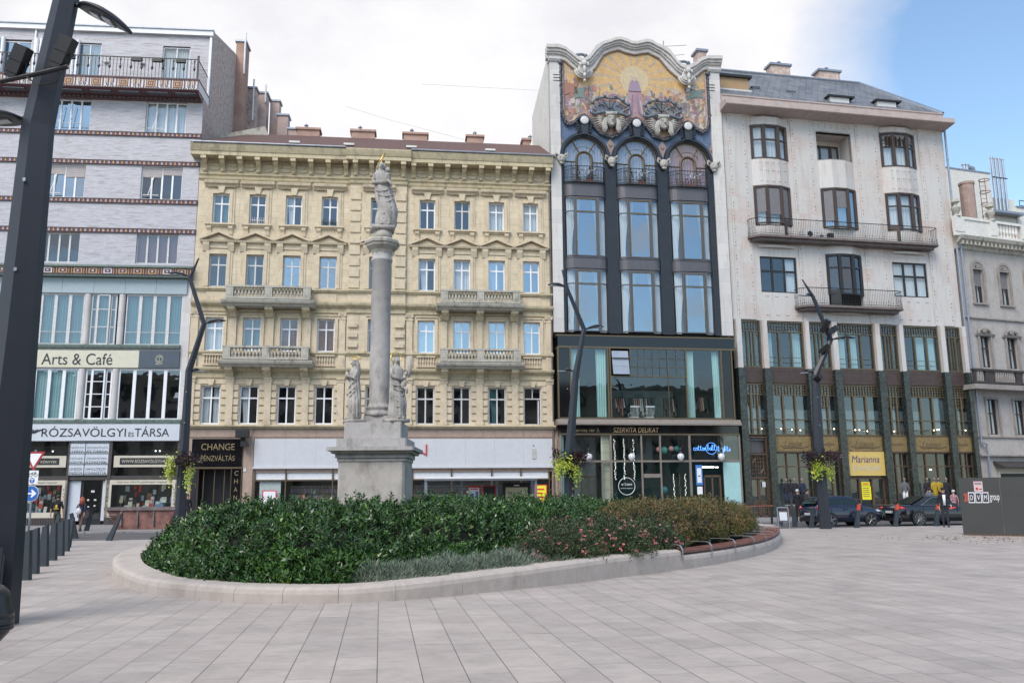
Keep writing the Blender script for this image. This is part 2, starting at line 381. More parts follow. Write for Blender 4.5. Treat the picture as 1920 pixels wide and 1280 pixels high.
def win(root, x0, x1, z0, z1, d, vm=(.5,), hm=(.68,), fw=.07, mw=.06, fm='white', gm='glass', curtain=None, cm='curt', shutter=None, sm='shutter', name='window', fd=.06, vmw=None):
    b = FB(); e = .004
    b.box(x0, x1, d-fd, d, z0, z0+fw); b.box(x0, x1, d-fd, d, z1-fw, z1); b.box(x0, x0+fw, d-fd, d, z0+fw, z1-fw); b.box(x1-fw, x1, d-fd, d, z0+fw, z1-fw)
    for a in vm: c = x0+(x1-x0)*a; w = (vmw or mw)/2; b.box(c-w, c+w, d-fd, d+e, z0+fw, z1-fw)
    for a in hm: c = z0+(z1-z0)*a; b.box(x0+fw, x1-fw, d-fd, d+2*e, c-mw/2, c+mw/2)
    w = b.build(name, fm, root)
    g = FB(); g.poly([(x0+.01, d-fd*.6, z0+.01), (x1-.01, d-fd*.6, z0+.01), (x1-.01, d-fd*.6, z1-.01), (x0+.01, d-fd*.6, z1-.01)]); g.build('pane', gm, w, recalc=False)
    if curtain:
        c = FB()
        for a, q, gg in curtain: wavy(c, x0+(x1-x0)*a, x0+(x1-x0)*q, d-.2, z0, z1, gather=gg)
        c.build('curtain', cm, w, smooth=True, recalc=False)
    if shutter:
        c = FB()
        for a, q, h in shutter:
            zz = z1-fw-(z1-z0-2*fw)*h; n = max(2, int((z1-fw-zz)/.06))
            for i in range(n): c.box(x0+(x1-x0)*a, x0+(x1-x0)*q, d+.004, d+.018+.010*(i % 2), zz+(z1-fw-zz)*i/n, zz+(z1-fw-zz)*(i+1)/n)
        c.build('shutter', sm, w)
    return w

# ================================================================ the setting
def m_paving():
    t = NT('travertine_paving'); a = radians(8.7)
    mp = t.n('ShaderNodeMapping'); mp.inputs['Rotation'].default_value = (0, 0, pi/2-a); t.l(t.co, mp.inputs[0])   # rows run away from the camera, turned 8.7 deg
    sp = t.n('ShaderNodeSeparateXYZ'); t.l(mp.outputs[0], sp.inputs[0])
    row = t.math('FLOOR', t.math('DIVIDE', sp.outputs[1], .405))
    wh = t.n('ShaderNodeTexWhiteNoise', noise_dimensions='1D'); t.l(row, wh.inputs['W'])
    sc_ = t.math('ADD', t.math('MULTIPLY', wh.outputs['Value'], .45), .72)
    wob = t.math('MULTIPLY', t.math('SINE', t.math('ADD', t.math('MULTIPLY', sp.outputs[0], 1.9), t.math('MULTIPLY', row, 2.4))), .18)
    x = t.math('ADD', t.math('ADD', t.math('MULTIPLY', sp.outputs[0], sc_), t.math('MULTIPLY', wh.outputs['Value'], 37.0)), wob)
    cb = t.n('ShaderNodeCombineXYZ'); t.l(x, cb.inputs[0]); t.l(sp.outputs[1], cb.inputs[1])
    b = t.brick(cb.outputs[0], .72, .405, .0055, 0, (.435, .397, .372), (.365, .332, .315), (.16, .15, .14), .3)
    n2 = t.ramp(t.noise(1.1, 8, .65), [(.35, (.80, .80, .80)), (.6, (1.04, 1.03, 1.03))])
    n3 = t.ramp(t.noise(5, 8, .7, stretch=(1, 2.4, 1)), [(.35, (.88, .87, .87)), (.6, (1.03, 1.03, 1.03))])
    c = t.mix(1, t.mix(1, b.outputs[0], n2, 'MULTIPLY'), n3, 'MULTIPLY')
    pk = t.ramp(t.noise(.6, 6, .6, vec=cb.outputs[0]), [(.5, 0.0), (.7, .5)]); c = t.mix(pk, c, (.41, .35, .33))
    vo = t.n('ShaderNodeTexVoronoi'); vo.inputs['Scale'].default_value = 1.6; t.l(t.co, vo.inputs['Vector'])
    fr_ = t.math('FRACT', t.math('DIVIDE', sp.outputs[1], .405)); rj = t.ramp(t.math('ABSOLUTE', t.math('SUBTRACT', fr_, .5)), [(.484, 0.0), (.493, .62)]); c = t.mix(rj, c, (.06, .056, .05))
    sp2 = t.ramp(vo.outputs['Distance'], [(0.0, .6), (.03, .45), (.045, 0.0)]); c = t.mix(sp2, c, (.13, .12, .115))
    bl_ = t.ramp(t.noise(.28, 9, .72), [(.50, 0.0), (.64, .42)]); c = t.mix(bl_, c, (.24, .225, .215)); dk_ = t.ramp(t.noise(9, 6, .75, stretch=(1, 3, 1)), [(.62, 0.0), (.72, .5)]); c = t.mix(dk_, c, (.25, .235, .22))
    t.col(c); t.set(rough=t.ramp(t.noise(2, 5, .6), [(.3, .42), (.7, .62)]), spec=.4); t.bump(b.outputs['Fac'], -.35, .006); return t.m
M['paving'] = m_paving()
M['asphalt'] = mat('worn_asphalt', (.088, .086, .09), .85, 0, .25, 2, .3, 60)
def m_pavement():
    t = NT('pavement_stone'); t.set(rough=.8)
    b = t.brick(t.co, .8, .4, .01, .5, (.27, .26, .26), (.22, .215, .22), (.12, .12, .12))
    t.col(t.mix(1, b.outputs[0], t.ramp(t.noise(1, 6, .6), [(.3, (.8, .8, .8)), (.7, (1.05, 1.05, 1.05))]), 'MULTIPLY')); return t.m
M['pavement'] = m_pavement()
def sheet(name, pts, z, m):
    b = MB(); b.poly([(x, y, z) for x, y in pts]); o = b.build(name, m); o['kind'] = 'structure'; return o
sheet('ground', [(-900, -900), (900, -900), (900, 900), (-900, 900)], -.02, 'asphalt')
K = .219                                     # street runs obliquely: y = 37.7 + .219 x
near = lambda x: 37.7+K*x
far_ = lambda x: 46.4+.235*x
b = MB(); b.poly([(-60, -24.6, 0), (60, -24.6, 0), (60, near(60), 0), (-60, near(-60), 0)]); plaza = b.build('plaza', 'paving'); plaza['kind'] = 'structure'
b = MB(); b.poly([(-90, near(-90)+.25, -.012), (110, near(110)+.25, -.012), (110, far_(110), -.012), (-90, far_(-90), -.012)]); road = b.build('road', 'asphalt'); road['kind'] = 'structure'
b = MB(); b.hexa([(-90, near(-90), -.015), (110, near(110), -.015), (110, near(110)+.25, -.015), (-90, near(-90)+.25, -.015), (-90, near(-90), .006), (110, near(110), .006), (110, near(110)+.25, .006), (-90, near(-90)+.25, .006)])
o = b.build('kerb', mat('kerb_stone', (.30, .295, .29), .8, 0, .2)); o['kind'] = 'structure'
b = MB(); b.prismz([(-90, far_(-90)), (110, far_(110)), (110, 140), (-90, 140)], -.012, .06); o = b.build('pavement', 'pavement'); o['kind'] = 'structure'

# ================================================================ cream building
A0 = (-20.2315, 53.5); ANG_C = radians(6.9)
cr = thing('apartment_building', 'cream stuccoed building with triangular window pediments and stone balconies', 'building', (*A0, 0), ANG_C)
CC = [1.18, 3.52, 5.86, 8.20, 11.44, 14.68, 17.03, 19.37, 21.72]; W = 23.17
rows = [(19.3, 21.33, 1.06), (15.05, 17.22, 1.12), (10.86, 13.02, 1.12), (6.18, 8.62, 1.16)]
holes = [(c-w/2, c+w/2, z0, z1) for z0, z1, w in rows for c in CC]
wl = FB(); wl.wall(-.3, W-.05, 6.1, 23.9, holes, 0, .3)
R0, R1 = 9.52, 13.30
rh = [h for h in holes if 10 < h[0] < 12.5]
wl.wall(R0, R1, 6.1, 23.9, rh, .16, .15)
for x in (R0, R1): wl.poly([(x, 0, 6.1), (x, .16, 6.1), (x, .16, 23.9), (x, 0, 23.9)])
wl.box(-.3, W-.05, -8, -7.9, 0, 23.9); wl.box(-.32, -.28, -8, -.01, 0, 23.9)
wl.build('wall', 'cream', cr)
o = FB(); o.box(-.2, W-.2, -1.6, -1.5, .1, 24); o.build('interior', 'greyint', cr)
# windows
curt = {(2, 0): 'curt', (2, 5): 'curt', (2, 6): 'curt', (2, 7): 'curt', (2, 8): 'curt', (0, 2): 'curt', (0, 7): 'curt', (0, 8): 'curt', (1, 5): 'curt', (1, 6): 'curt', (1, 7): 'curt', (3, 0): 'curt', (0, 0): 'curtt', (3, 7): 'curtt', (2, 1): 'curtt', (2, 2): 'curtr', (2, 3): 'curtr', (3, 1): 'curt', (1, 1): 'curtt'}
for r, (z0, z1, w) in enumerate(rows):
    for c, u in enumerate(CC):
        d = -.16
        cm = curt.get((r, c)); cu = None
        if cm: cu = [(.04, .96, 0)] if (r, c) in ((2, 5), (0, 7), (1, 6), (0, 0), (2, 2), (2, 0), (0, 8)) else ([(.04, .42, 0), (.6, .96, 0)] if (r+c) % 2 else [(.04, .5, .35)])
        old = (r == 1 and c < 5) or (r == 3 and c > 4) or (r == 0 and c == 6)
        refl = (r == 1 and c in (2, 3, 7, 8)) or (r == 2 and c > 4)
        if r == 3 and c == 8:      # one casement stands open
            wo_ = win(cr, u-w/2, u+w/2, 7.85, z1, d, hm=(), fm='whited')
            f = FB(); f.box(u-w/2, u-w/2+.07, d-.06, d, z0, 7.85); f.box(u+w/2-.07, u+w/2, d-.06, d, z0, 7.85); f.box(u-w/2, u+w/2, d-.06, d, z0-.02, z0+.05)
            f.box(u+w/2-.2, u+w/2-.12, d-.5, d-.08, z0+.08, 7.83); fo = f.build('frame', 'whited', wo_)
        else:
            win(cr, u-w/2, u+w/2, z0, z1, d, fm='whited' if old else 'white', fw=.085, mw=.09, gm='glassb' if refl else 'glass', curtain=cu, cm=cm or 'curt')
        if (r, c) in ((0, 1), (0, 3)):
            f = FB()
            for k in range(8): f.box(u-.45+k*.12, u-.43+k*.12, -.06, -.04, z0, z0+.5)
            f.box(u-.5, u+.5, -.065, -.035, z0+.28, z0+.31); f.build('window_guard', 'whited' if c == 1 else 'black', cr)
# surrounds: architrave, hood, keystone, sill with brackets
for r, (z0, z1, w) in enumerate(rows):
    for c, u in enumerate(CC):
        o = FB(); h = w/2; D = .16 if c == 4 else 0
        if r < 2:
            t = .2
            for q, (a, dd) in enumerate(((.34, .05), (.2, .1))):
                b0 = 0 if q else .2
                o.box(u-h-a, u-h-(0 if q else .2), D, D+dd, z0, z1+a); o.box(u+h+(0 if q else .2), u+h+a, D, D+dd, z0, z1+a); o.box(u-h-(0 if q else .2), u+h+(0 if q else .2), D, D+dd, z1+(0 if q else .2), z1+a)
        if r == 0:
            o.mould(u-1.08, u+1.08, [(D, 21.82), (D+.12, 21.82), (D+.16, 21.92), (D+.32, 21.98), (D+.36, 22.12), (D+.36, 22.16), (D, 22.24)])
            o.prism([(u-.14, 21.34), (u+.14, 21.34), (u+.24, 21.83), (u-.24, 21.83)], D, D+.2)
            for k in range(16): o.box(u-.88+k*.112, u-.83+k*.112, D+.02, D+.19, 21.74, 21.815)
            o.box(u-.95, u+.95, D, D+.22, 19.18, 19.29); o.box(u-.9, u+.9, D, D+.12, 19.08, 19.18)
            for s in (-1, 1): x = u+s*.68; o.mould(x-.14, x+.14, [(D, 18.55), (D+.06, 18.55), (D+.1, 18.8), (D+.2, 18.95), (D+.2, 19.08), (D, 19.08)])
        elif r == 1:
            hw = 1.16 if c != 4 else 1.2
            o.mould(u-hw, u+hw, [(D, 17.98), (D+.28, 17.98), (D+.33, 18.1), (D, 18.1)])
            for s in (-1, 1): o.prism([(u+s*hw*1.02, 18.1), (u, 18.60), (u, 18.76), (u+s*hw*1.06, 18.2)], D, D+.34)
            o.prism([(u-.8, 18.1), (u+.8, 18.1), (u, 18.48)], D, D+.12)
            o.box(u-1.02, u+1.02, D, D+.1, 17.6, 17.97)
            for s in (-1, 1): x = u+s*.78; o.mould(x-.2, x+.2, [(D, 17.35), (D+.1, 17.4), (D+.24, 17.8), (D+.26, 17.98), (D, 17.98)])
            if c in (0, 3, 4, 5, 8): o.box(u-.62, u+.62, D, D+.06, 14.15, 14.7)
        elif r == 2:
            o.box(u-h-.2, u-h, D, D+.09, z0, z1+.2); o.box(u+h, u+h+.2, D, D+.09, z0, z1+.2); o.box(u-h, u+h, D, D+.09, z1, z1+.2)
            o.box(u-.7, u+.7, D+.02, D+.16, 13.2, 13.28)
            if c in (0, 3, 5, 8):
                for k in range(7): x = u-.52+k*.173; o.lathe(x, .06, [(.03, 9.98), (.06, 10.0), (.03, 10.1), (.062, 10.25), (.03, 10.42), (.05, 10.5), (.05, 10.55)], 8)
                o.box(u-.62, u+.62, .02, .14, 9.9, 9.98); o.box(u-.62, u+.62, .02, .14, 10.55, 10.63)
        else:
            for s in (-1, 1):
                for k in range(5): x = u+s*(h+.3); o.box(x-.24, x+.24, D, D+.09, 6.45+k*.47, 6.45+k*.47+.36)
            o.prism([(u-.12, z1), (u+.12, z1), (u+.22, 9.0), (u-.22, 9.0)], D, D+.2); o.box(u-h-.5, u+h+.5, D, D+.07, z1+.1, z1+.36)
        o.build('window_surround', 'creamt', cr)
# shadow-box panels behind small balustrades
# pilasters of the two lower rows
PIL = [-.02, 2.35, 4.69, 7.03, 9.24, 13.58, 15.85, 18.20, 20.55, 22.85]
for u in PIL:
    o = FB(); o.box(u-.2, u+.2, 0, .13, 10.85, 13.05)
    o.box(u-.25, u+.25, 0, .17, 10.7, 10.95); o.mould(u-.27, u+.27, [(0, 13.0), (.16, 13.0), (.13, 13.1), (.22, 13.32), (.24, 13.4), (0, 13.4)])
    for k in (-1, 1): o.ball((u+k*.2, .2, 13.22), .08, 8)
    o.box(u-.22, u+.22, 0, .14, 9.72, 10.62); o.box(u-.12, u+.12, .14, .17, 9.9, 10.45)
    o.box(u-.21, u+.21, 0, .15, 6.35, 8.85); o.mould(u-.26, u+.26, [(0, 8.82), (.17, 8.82), (.2, 8.95), (.26, 9.05), (.26, 9.12), (0, 9.12)]); o.box(u-.25, u+.25, 0, .19, 6.12, 6.36)
    o.build('pilaster', 'creamt', cr)
# quoins of the middle bay
for x in (R0, R1-.78):
    for q in [(.05, .73, .24, 15.1+k*.76, .56) for k in range(9)]+[(.1, .7, .3, 11.15+k*.66, .28) for k in range(3)]+[(.1, .7, .3, 6.6+k*.75, .34) for k in range(3)]:
        o = FB(); o.box(x+q[0], x+q[1], .16, q[2], q[3], q[3]+q[4]); o.build('quoin', 'creamt', cr)
# string courses and entablatures
def course(z, prof):
    o = FB()
    for x0, x1, D in ((-.33, R0-.02, 0), (R0-.02, R1+.02, .16), (R1+.02, W-.02, 0)): o.mould(x0, x1, [(D-.02, z+prof[0][1])]+[(D+a, z+b_) for a, b_ in prof]+[(D-.02, z+prof[-1][1])])
    o.build('string_course', 'creamd', cr)
course(14.78, [(.12, 0), (.12, .08), (.2, .1), (.2, .2)])
course(13.42, [(.1, 0), (.12, .1), (.02, .1), (.02, .32), (.1, .34), (.3, .48), (.34, .6), (.34, .66), (.05, .70)])
course(10.63, [(.1, 0), (.1, .07), (.18, .1), (.18, .2)])
course(9.12, [(.08, 0), (.1, .1), (.02, .1), (.02, .34), (.1, .36), (.28, .48), (.32, .58), (.32, .64), (.05, .68)])
course(22.3, [(.1, 0), (.14, .08), (.06, .1), (.06, .26), (.18, .32), (.2, .42), (.0, .44)])
o = FB()
o.mould(-.35, W+.05, [(-.05, 5.88), (.14, 5.88), (.2, 5.95), (.34, 6.02), (.34, 6.08), (.0, 6.14), (-.05, 6.14)]); o.build('ledge', 'creamd', cr)
# crowning cornice with modillions
o = FB()
for x0, x1, D in ((-.75, R0-.25, 0), (R0-.25, R1+.25, .16), (R1+.25, W+.02, 0)):
    o.mould(x0, x1, [(D-.3, 23.7), (D+.85, 23.7), (D+.85, 23.95), (D+.9, 23.97), (D+.98, 24.15), (D+1.05, 24.33), (D+1.05, 24.4), (D-.3, 24.46)])
o.build('cornice', 'creamd', cr)
mods = [(.05+k*1.145, 0) for k in range(9)]+[(9.86+k*1.06, .16) for k in range(4)]+[(13.72+k*1.145, 0) for k in range(9)]
for u, D in mods:
    q = FB(); q.box(u-.17, u+.17, D, D+.82, 23.48, 23.69); q.mould(u-.14, u+.14, [(D, 22.78), (D+.12, 22.78), (D+.2, 22.9), (D+.12, 23.03), (D+.22, 23.18), (D+.5, 23.32), (D+.62, 23.47), (D, 23.47)])
    q.ball((u, D+.2, 22.9), .1, 8); q.build('modillion', 'creamd', cr)
for (u, D), (u2, D2) in zip(mods, mods[1:]):
    if abs(u2-u) > 1.3 or D != D2: continue
    o = FB()
    o.box(u+.25, u2-.25, D, D+.04, 23.22, 23.42); cx = (u+u2)/2
    o.tube([(cx+.32*cos(a), D+.05, 23.08+.14*sin(a)) for a in [pi+pi*k/8 for k in range(9)]], .035, 5)
    for k in range(5): o.box(u+.3+k*.13, u+.37+k*.13, D, D+.1, 23.46, 23.56)
    o.build('frieze_garland', 'creamd', cr)
# gutter and roof
o = FB(); o.tube([(-.75, 1.1, 24.47), (R0-.3, 1.1, 24.49)], .06, 8); o.tube([(R1+.25, 1.1, 24.49), (W, 1.1, 24.47)], .06, 8); o.build('gutter', 'zinc', cr)
o = FB(); o.poly([(-.6, 1.0, 24.47), (W+.2, 1.0, 24.47), (W+.2, -4, 27.35), (2.2, -4, 27.35)]); o.poly([(-.6, 1.0, 24.47), (2.2, -4, 27.35), (-.6, -4, 24.9)]); o.poly([(2.2, -4, 27.35), (W+.2, -4, 27.35), (W+.2, -12, 25), (0, -12, 25)])
rf = o.build('roof', 'roofb', cr)
for px0, px1, zt in ((5.25, 6.85, 28.12), (9.15, 10.85, 28.15), (12.95, 14.7, 28.1), (17.65, 18.85, 28.1), (21.85, 22.4, 28.0)):
    q = FB(); q.box(px0, px1, -5.2, -4.3, 26, zt-.16); q.box(px0-.1, px1+.1, -5.3, -4.2, zt-.16, zt)
    ch = q.build('chimney', 'redbrick', cr)
    q = FB(); q.lathe(px0+.6, -4.75, [(.09, zt), (.09, zt+.3), (.16, zt+.32), (.16, zt+.36), (.02, zt+.5)], 8); q.build('flue', 'zinc', ch)
for u in (5.4, 9.0, 13.2, 18.6):
    q = FB(); q.box(u, u+.7, .1, .3, 24.98, 25.12); q.build('roof_hatch', 'plaster', rf)
# balconies
def balustrade(root, x0, x1, z0, d1, halves=True):
    o = FB(); zt = z0+.86
    o.box(x0, x1, d1-.28, d1, z0, z0+.13); o.box(x0-.03, x1+.03, d1-.31, d1+.03, zt-.12, zt)
    xs = [x0+.22, (x0+x1)/2, x1-.22]
    for x in xs: o.box(x-.23, x+.23, d1-.3, d1+.012, z0+.1, zt-.1); o.box(x-.13, x+.13, d1+.012, d1+.03, z0+.22, zt-.24)
    for a, b in zip(xs, xs[1:]):
        n = 9; 
        for k in range(n):
            x = a+.23+(b-a-.46)*(k+.5)/n; o.lathe(x, d1-.14, [(.06, z0+.13), (.07, z0+.18), (.04, z0+.22), (.085, z0+.36), (.035, z0+.56), (.055, z0+.62), (.06, z0+.74)], 8)
    for s in (x0, x1-.26):
        for k in range(3): o.lathe(s+.13, .15+k*.25, [(.06, z0+.13), (.04, z0+.22), (.085, z0+.36), (.035, z0+.56), (.06, z0+.74)], 8)
        o.box(s, s+.26, 0, d1-.3, zt-.115, zt-.002); o.box(s, s+.26, 0, d1-.3, z0, z0+.125)
    return o.build('balustrade', 'balc', root)
for x0, x1 in ((1.85, 7.4), (15.45, 20.95)):
    for z in (13.62, 9.72):
        o = FB(); o.mould(x0-.12, x1+.12, [(0, z), (.95, z), (1.0, z+.1), (1.2, z+.16), (1.26, z+.3), (1.26, z+.36), (0, z+.42)])
        bal = o.build('balcony', 'balc', cr); balustrade(bal, x0+.15, x1-.15, z+.43, 1.12)
        for x in (x0+.45, (x0+x1)/2, x1-.45):
            o = FB(); o.mould(x-.24, x+.24, [(0, z-.62), (.25, z-.6), (.5, z-.3), (.85, z-.2), (.9, z), (0, z)]); o.ball((x, .62, z-.2), (.2, .16, .14), 8); o.build('bracket', 'creamd', bal)
# ground floor
o = FB(); o.wall(-.3, W+.3, 0, 6.1, [(.62, 2.72, 0, 3.4), (4.05, 22.95, .0, 3.15)], 0, .5); o.build('ground_floor_wall', 'pinkstone', cr)
o = FB()
for k in range(10): o.box(4.0+k*1.9, 4.0+k*1.9+1.885, 0, .05, 5.36, 5.84)
o.box(-.3, 3.8, 0, .06, 5.36, 5.84); o.build('stone_band', 'pinkstone', cr)
o = FB()
for k in range(10): o.box(4.02+k*1.895, 4.02+k*1.895+1.89, .02, .12, 3.5, 5.25)
o.box(3.98, 23.0, .0, .2, 3.38, 3.5); fa = o.build('fascia_board', 'fasciaw', cr)
for a, b_ in ((3.4, 3.98), (22.97, 23.3)): o = FB(); o.box(a, b_, 0, .1, .0, 5.3); o.build('stone_pier', 'pinkstone', cr)
# shop front windows under the fascia
xs = [4.1, 6.0, 8.9, 11.2, 13.05, 13.9, 16.4, 19.0, 20.9, 22.75]
o = FB()
for x in xs: o.box(x-.04, x+.04, -.2, .02, .1, 3.36)
o.box(4.05, 22.9, -.2, .01, 2.62, 2.7); o.box(4.05, 22.9, -.2, .01, .1, .5)
sf = o.build('shop_front', 'brass', cr)
for a, b_ in zip(xs, xs[1:]):
    g = FB(); g.box(a+.05, b_-.05, -.14, -.1, 2.71, 3.2); g.build('light_panel', 'white', sf)
    g = FB(); g.poly([(a+.04, -.1, .5), (b_-.04, -.1, .5), (b_-.04, -.1, 2.62), (a+.04, -.1, 2.62)]); g.build('pane', 'glasss', sf, recalc=False)
def m_shelves():
    t = NT('stocked_shelves'); t.set(rough=.8)
    b = t.brick(t.xz(), .09, .36, .02, .3, (.7, .3, .25), (.75, .75, .8), (.06, .06, .06))
    wn_ = t.n('ShaderNodeTexVoronoi'); wn_.inputs['Scale'].default_value = 7; t.l(t.xz(), wn_.inputs['Vector'])
    c = t.mix(.6, b.outputs[0], wn_.outputs['Color'], 'MULTIPLY'); t.col(t.mix(.25, c, (.3, .3, .3))); return t.m
M['shelves'] = m_shelves()
o = FB()
for a, b_ in ((6.2, 9.2), (14.0, 18.6), (20.95, 22.7)):
    o.box(a, b_, -1.2, -.9, .3, 2.35)
    for k in range(6): o.box(a, b_, -.92, -.7, .45+k*.36, .48+k*.36)
tag(o.build('shelving', 'shelves', None), 'stocked shop shelving behind the glass below the long white fascia', 'shelves'); o = bpy.context.scene.collection.objects[-1]
o = bpy.data.objects['shelving']; o.location = (*A0, 0); o.rotation_euler = (0, 0, ANG_C)
M['beigeint'] = mat('beige_shop_interior', (.42, .38, .30), .9, 0, .2, 1); o = FB(); o.box(4.06, 22.9, -2.6, -2.5, .1, 3.3); o.box(4.06, 22.9, -2.5, -.5, .08, .12); o.build('shop_interior', 'beigeint', cr)
o = FB()
for x in (7.5, 12, 15.5, 19.8): o.box(x-.6, x+.6, -1.9, -1.75, 3.0, 3.05)
o.build('light_strip', 'litwhite', cr)  # invented ceiling strips, added to brighten the shop behind the glass
o = FB()
o.box(4.4, 5.7, -.24, -.16, .5, 2.6); o.build('blind', 'white', sf)
# framed notice with red border
o = FB(); o.box(4.62, 5.48, .0, .02, 1.0, 2.05, 0); o.box(4.68, 5.42, .02, .028, 1.06, 1.99, 1); o.build('notice', ['red', 'white'], cr)
# currency exchange
o = FB(); o.box(.25, 3.28, 0, .14, 3.5, 5.24); o.box(.2, 3.34, .0, .16, 3.40, 3.5, 1); sg = o.build('shop_sign', ['blackgran', 'brass'], cr)
gl_ = mat('dull_gold_lettering', (.24, .185, .095), .5, .3, .1); M['goldl'] = gl_
text('lettering', 'CHANGE', 'goldl', sg, .82, 2.83, .155, 4.55, 4.95); text('lettering', 'PÉNZVÁLTÁS', 'goldl', sg, .82, 2.86, .155, 3.88, 4.28)
o = FB(); o.box(2.72, 3.3, 0, .12, .1, 3.4); o.box(2.68, 2.72, 0, .14, .1, 3.4, 1); o.box(3.3, 3.34, 0, .14, .1, 3.4, 1); vs = o.build('vertical_sign', ['blackgran', 'brass'], cr)
for k, chx in enumerate('CHANGE'): text('lettering', chx, 'goldl', vs, 2.9, 3.12, .13, 2.98-k*.5, 3.26-k*.5)
o = FB(); o.box(.3, .62, 0, .1, 0, 3.4); o.box(.95, 1.0, -.3, -.22, 0, 3.35, 1); o.box(1.6, 1.65, -.3, -.22, 0, 3.35, 1); o.box(2.2, 2.25, -.3, -.22, 0, 3.35, 1); o.build('entrance_frame', ['black', 'brass'], cr)
o = FB(); o.box(.64, 2.7, -1.2, -1.1, 0, 3.4); o.build('entrance', 'black', cr)
o = FB(); o.box(3.42, 3.58, .1, .13, 3.2, 3.42); o.build('number_plate', 'whited', cr)
o = FB(); o.box(2.95, 3.75, .35, .8, 5.3, 5.75); o.box(3.2, 3.45, .12, .4, 4.9, 5.3); o.prism([(3.25, 4.75), (3.75, 4.75), (3.6, 5.05), (3.3, 5.05)], .3, .7); o.build('security_light', 'black', cr)
# red bracket sign mostly hidden by the column, remains of a lamp on the fascia
o = FB(); o.box(14.72, 14.8, .14, .2, 4.2, 4.9); o.prism([(13.6, 4.9), (13.68, 4.9), (14.75, 4.28), (14.75, 4.2)], .14, .2); o.prism([(13.6, 4.2), (13.68, 4.2), (13.68, 4.9), (13.6, 4.9)], .14, .2); o.build('logo_frame', 'red', fa)
o = FB(); o.box(21.62, 21.88, .12, .16, 3.95, 4.6); o.ball((21.7, .16, 4.85), .05, 6); o.build('torn_fixing', mat('scuffed_plaster', (.42, .41, .40), .9, 0, .5, 20, .8, 30), fa)
# yellow notice at the right end, posters
o = FB(); o.box(21.75, 22.6, .0, .03, .6, 2.3, 0); o.box(21.82, 22.53, .03, .04, .66, 2.24, 1)
for k in range(5): o.box(21.9, 22.4-.1*(k % 2), .04, .045, .95+k*.25, 1.05+k*.25, 0)
o.build('notice', ['red', flat('yellow_paper', (.75, .66, .04))], cr)
# drainpipe at the joint with the dark building
o = FB(); o.tube([(W-.12, .1, .1), (W-.12, .1, 24.6)], .07, 8)
for k in range(10): o.tube([(W-.12, .1, 1+k*2.4), (W-.12, .1, 1.06+k*2.4)], .09, 8)
o.build('drainpipe', mat('brown_drainpipe', (.12, .10, .085), .6, .1, .2), cr)

# ================================================================ white brick building on the left
lb = thing('corner_building', 'white glazed brick building with dark red ceramic bands above a music shop', 'building', (*A0, 0), radians(5.4))
XL, XR = -18.0, -.35
wb = [(-16.3, -13.7), (-10.12, -7.54), (-4.02, -1.4)]
wz = [(25.45, 27.62), (20.83, 23.06), (16.5, 18.46)]
wl = FB(); wl.wall(XL, XR, 15.4, 28.0, [(a, b_, c, d) for a, b_ in wb for c, d in wz], 0, .28)
wl.poly([(XR, 0, 15.4), (XR, -1.5, 15.4), (XR, -1.5, 28), (XR, 0, 28)]); wl.wall(XL, XR, 28, 33.3, [(-3.7, -1.85, 28.7, 32.5), (-9.3, -7.8, 28.7, 32.5), (-14.2, -12.4, 28.7, 32.55)], -1.5, .2)
wl.build('wall', 'wbrick', lb)
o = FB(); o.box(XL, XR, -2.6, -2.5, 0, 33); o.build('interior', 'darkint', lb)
o = FB(); o.s = 1; pr = [(.0, 0), (8.5, 0)]
side = [(.02, 0), (.02, 28.0), (1.52, 28), (1.52, 33.72), (4, 34.45), (8.0, 35.6), (9.2, 35.9), (11, 35.4), (16, 34.6), (16, 0)]
a = [o.V(XR-.3, y, z) for y, z in side]; b_ = [o.V(XR+.004, y, z) for y, z in side]; o.F(a[::-1]); o.F(b_)
for i in range(len(side)): o.F([a[i], a[(i+1) % len(side)], b_[(i+1) % len(side)], b_[i]])
o.build('party_wall', 'gbrick', lb)
o = FB(); o.box(XL, XR+.02, -1.55, -1.28, 33.3, 33.66); o.box(XL, XR+.05, -1.6, -1.2, 33.66, 33.76, 1); o.build('parapet', ['white', 'zinc'], lb)
o = FB()
for x, w in ((-.4, .16), (-3.9, .0), (-12.1, .1)):
    if w: o.box(x-w, x, -1.5, -1.38, 28.6, 33.3)
o.build('downpipe', 'white', lb)
for x in (-9.6, -12.0, -14.5):
    for k in range(2): o = FB(); o.lathe(x+.3*k, -1.38, [(.13, 28.7), (.13, 32.6)], 10); o.build('terrace_column', 'white', lb)
for k, (x0, x1) in enumerate(((-3.7, -1.85), (-9.3, -7.8), (-14.2, -12.4))):
    w = win(lb, x0, x1, 28.75, 32.45, -1.6, vm=(.5,), hm=(), fm='white', gm='glassb' if k else 'glass', curtain=[(.04, .96, 0)] if k < 2 else None, cm='curt')
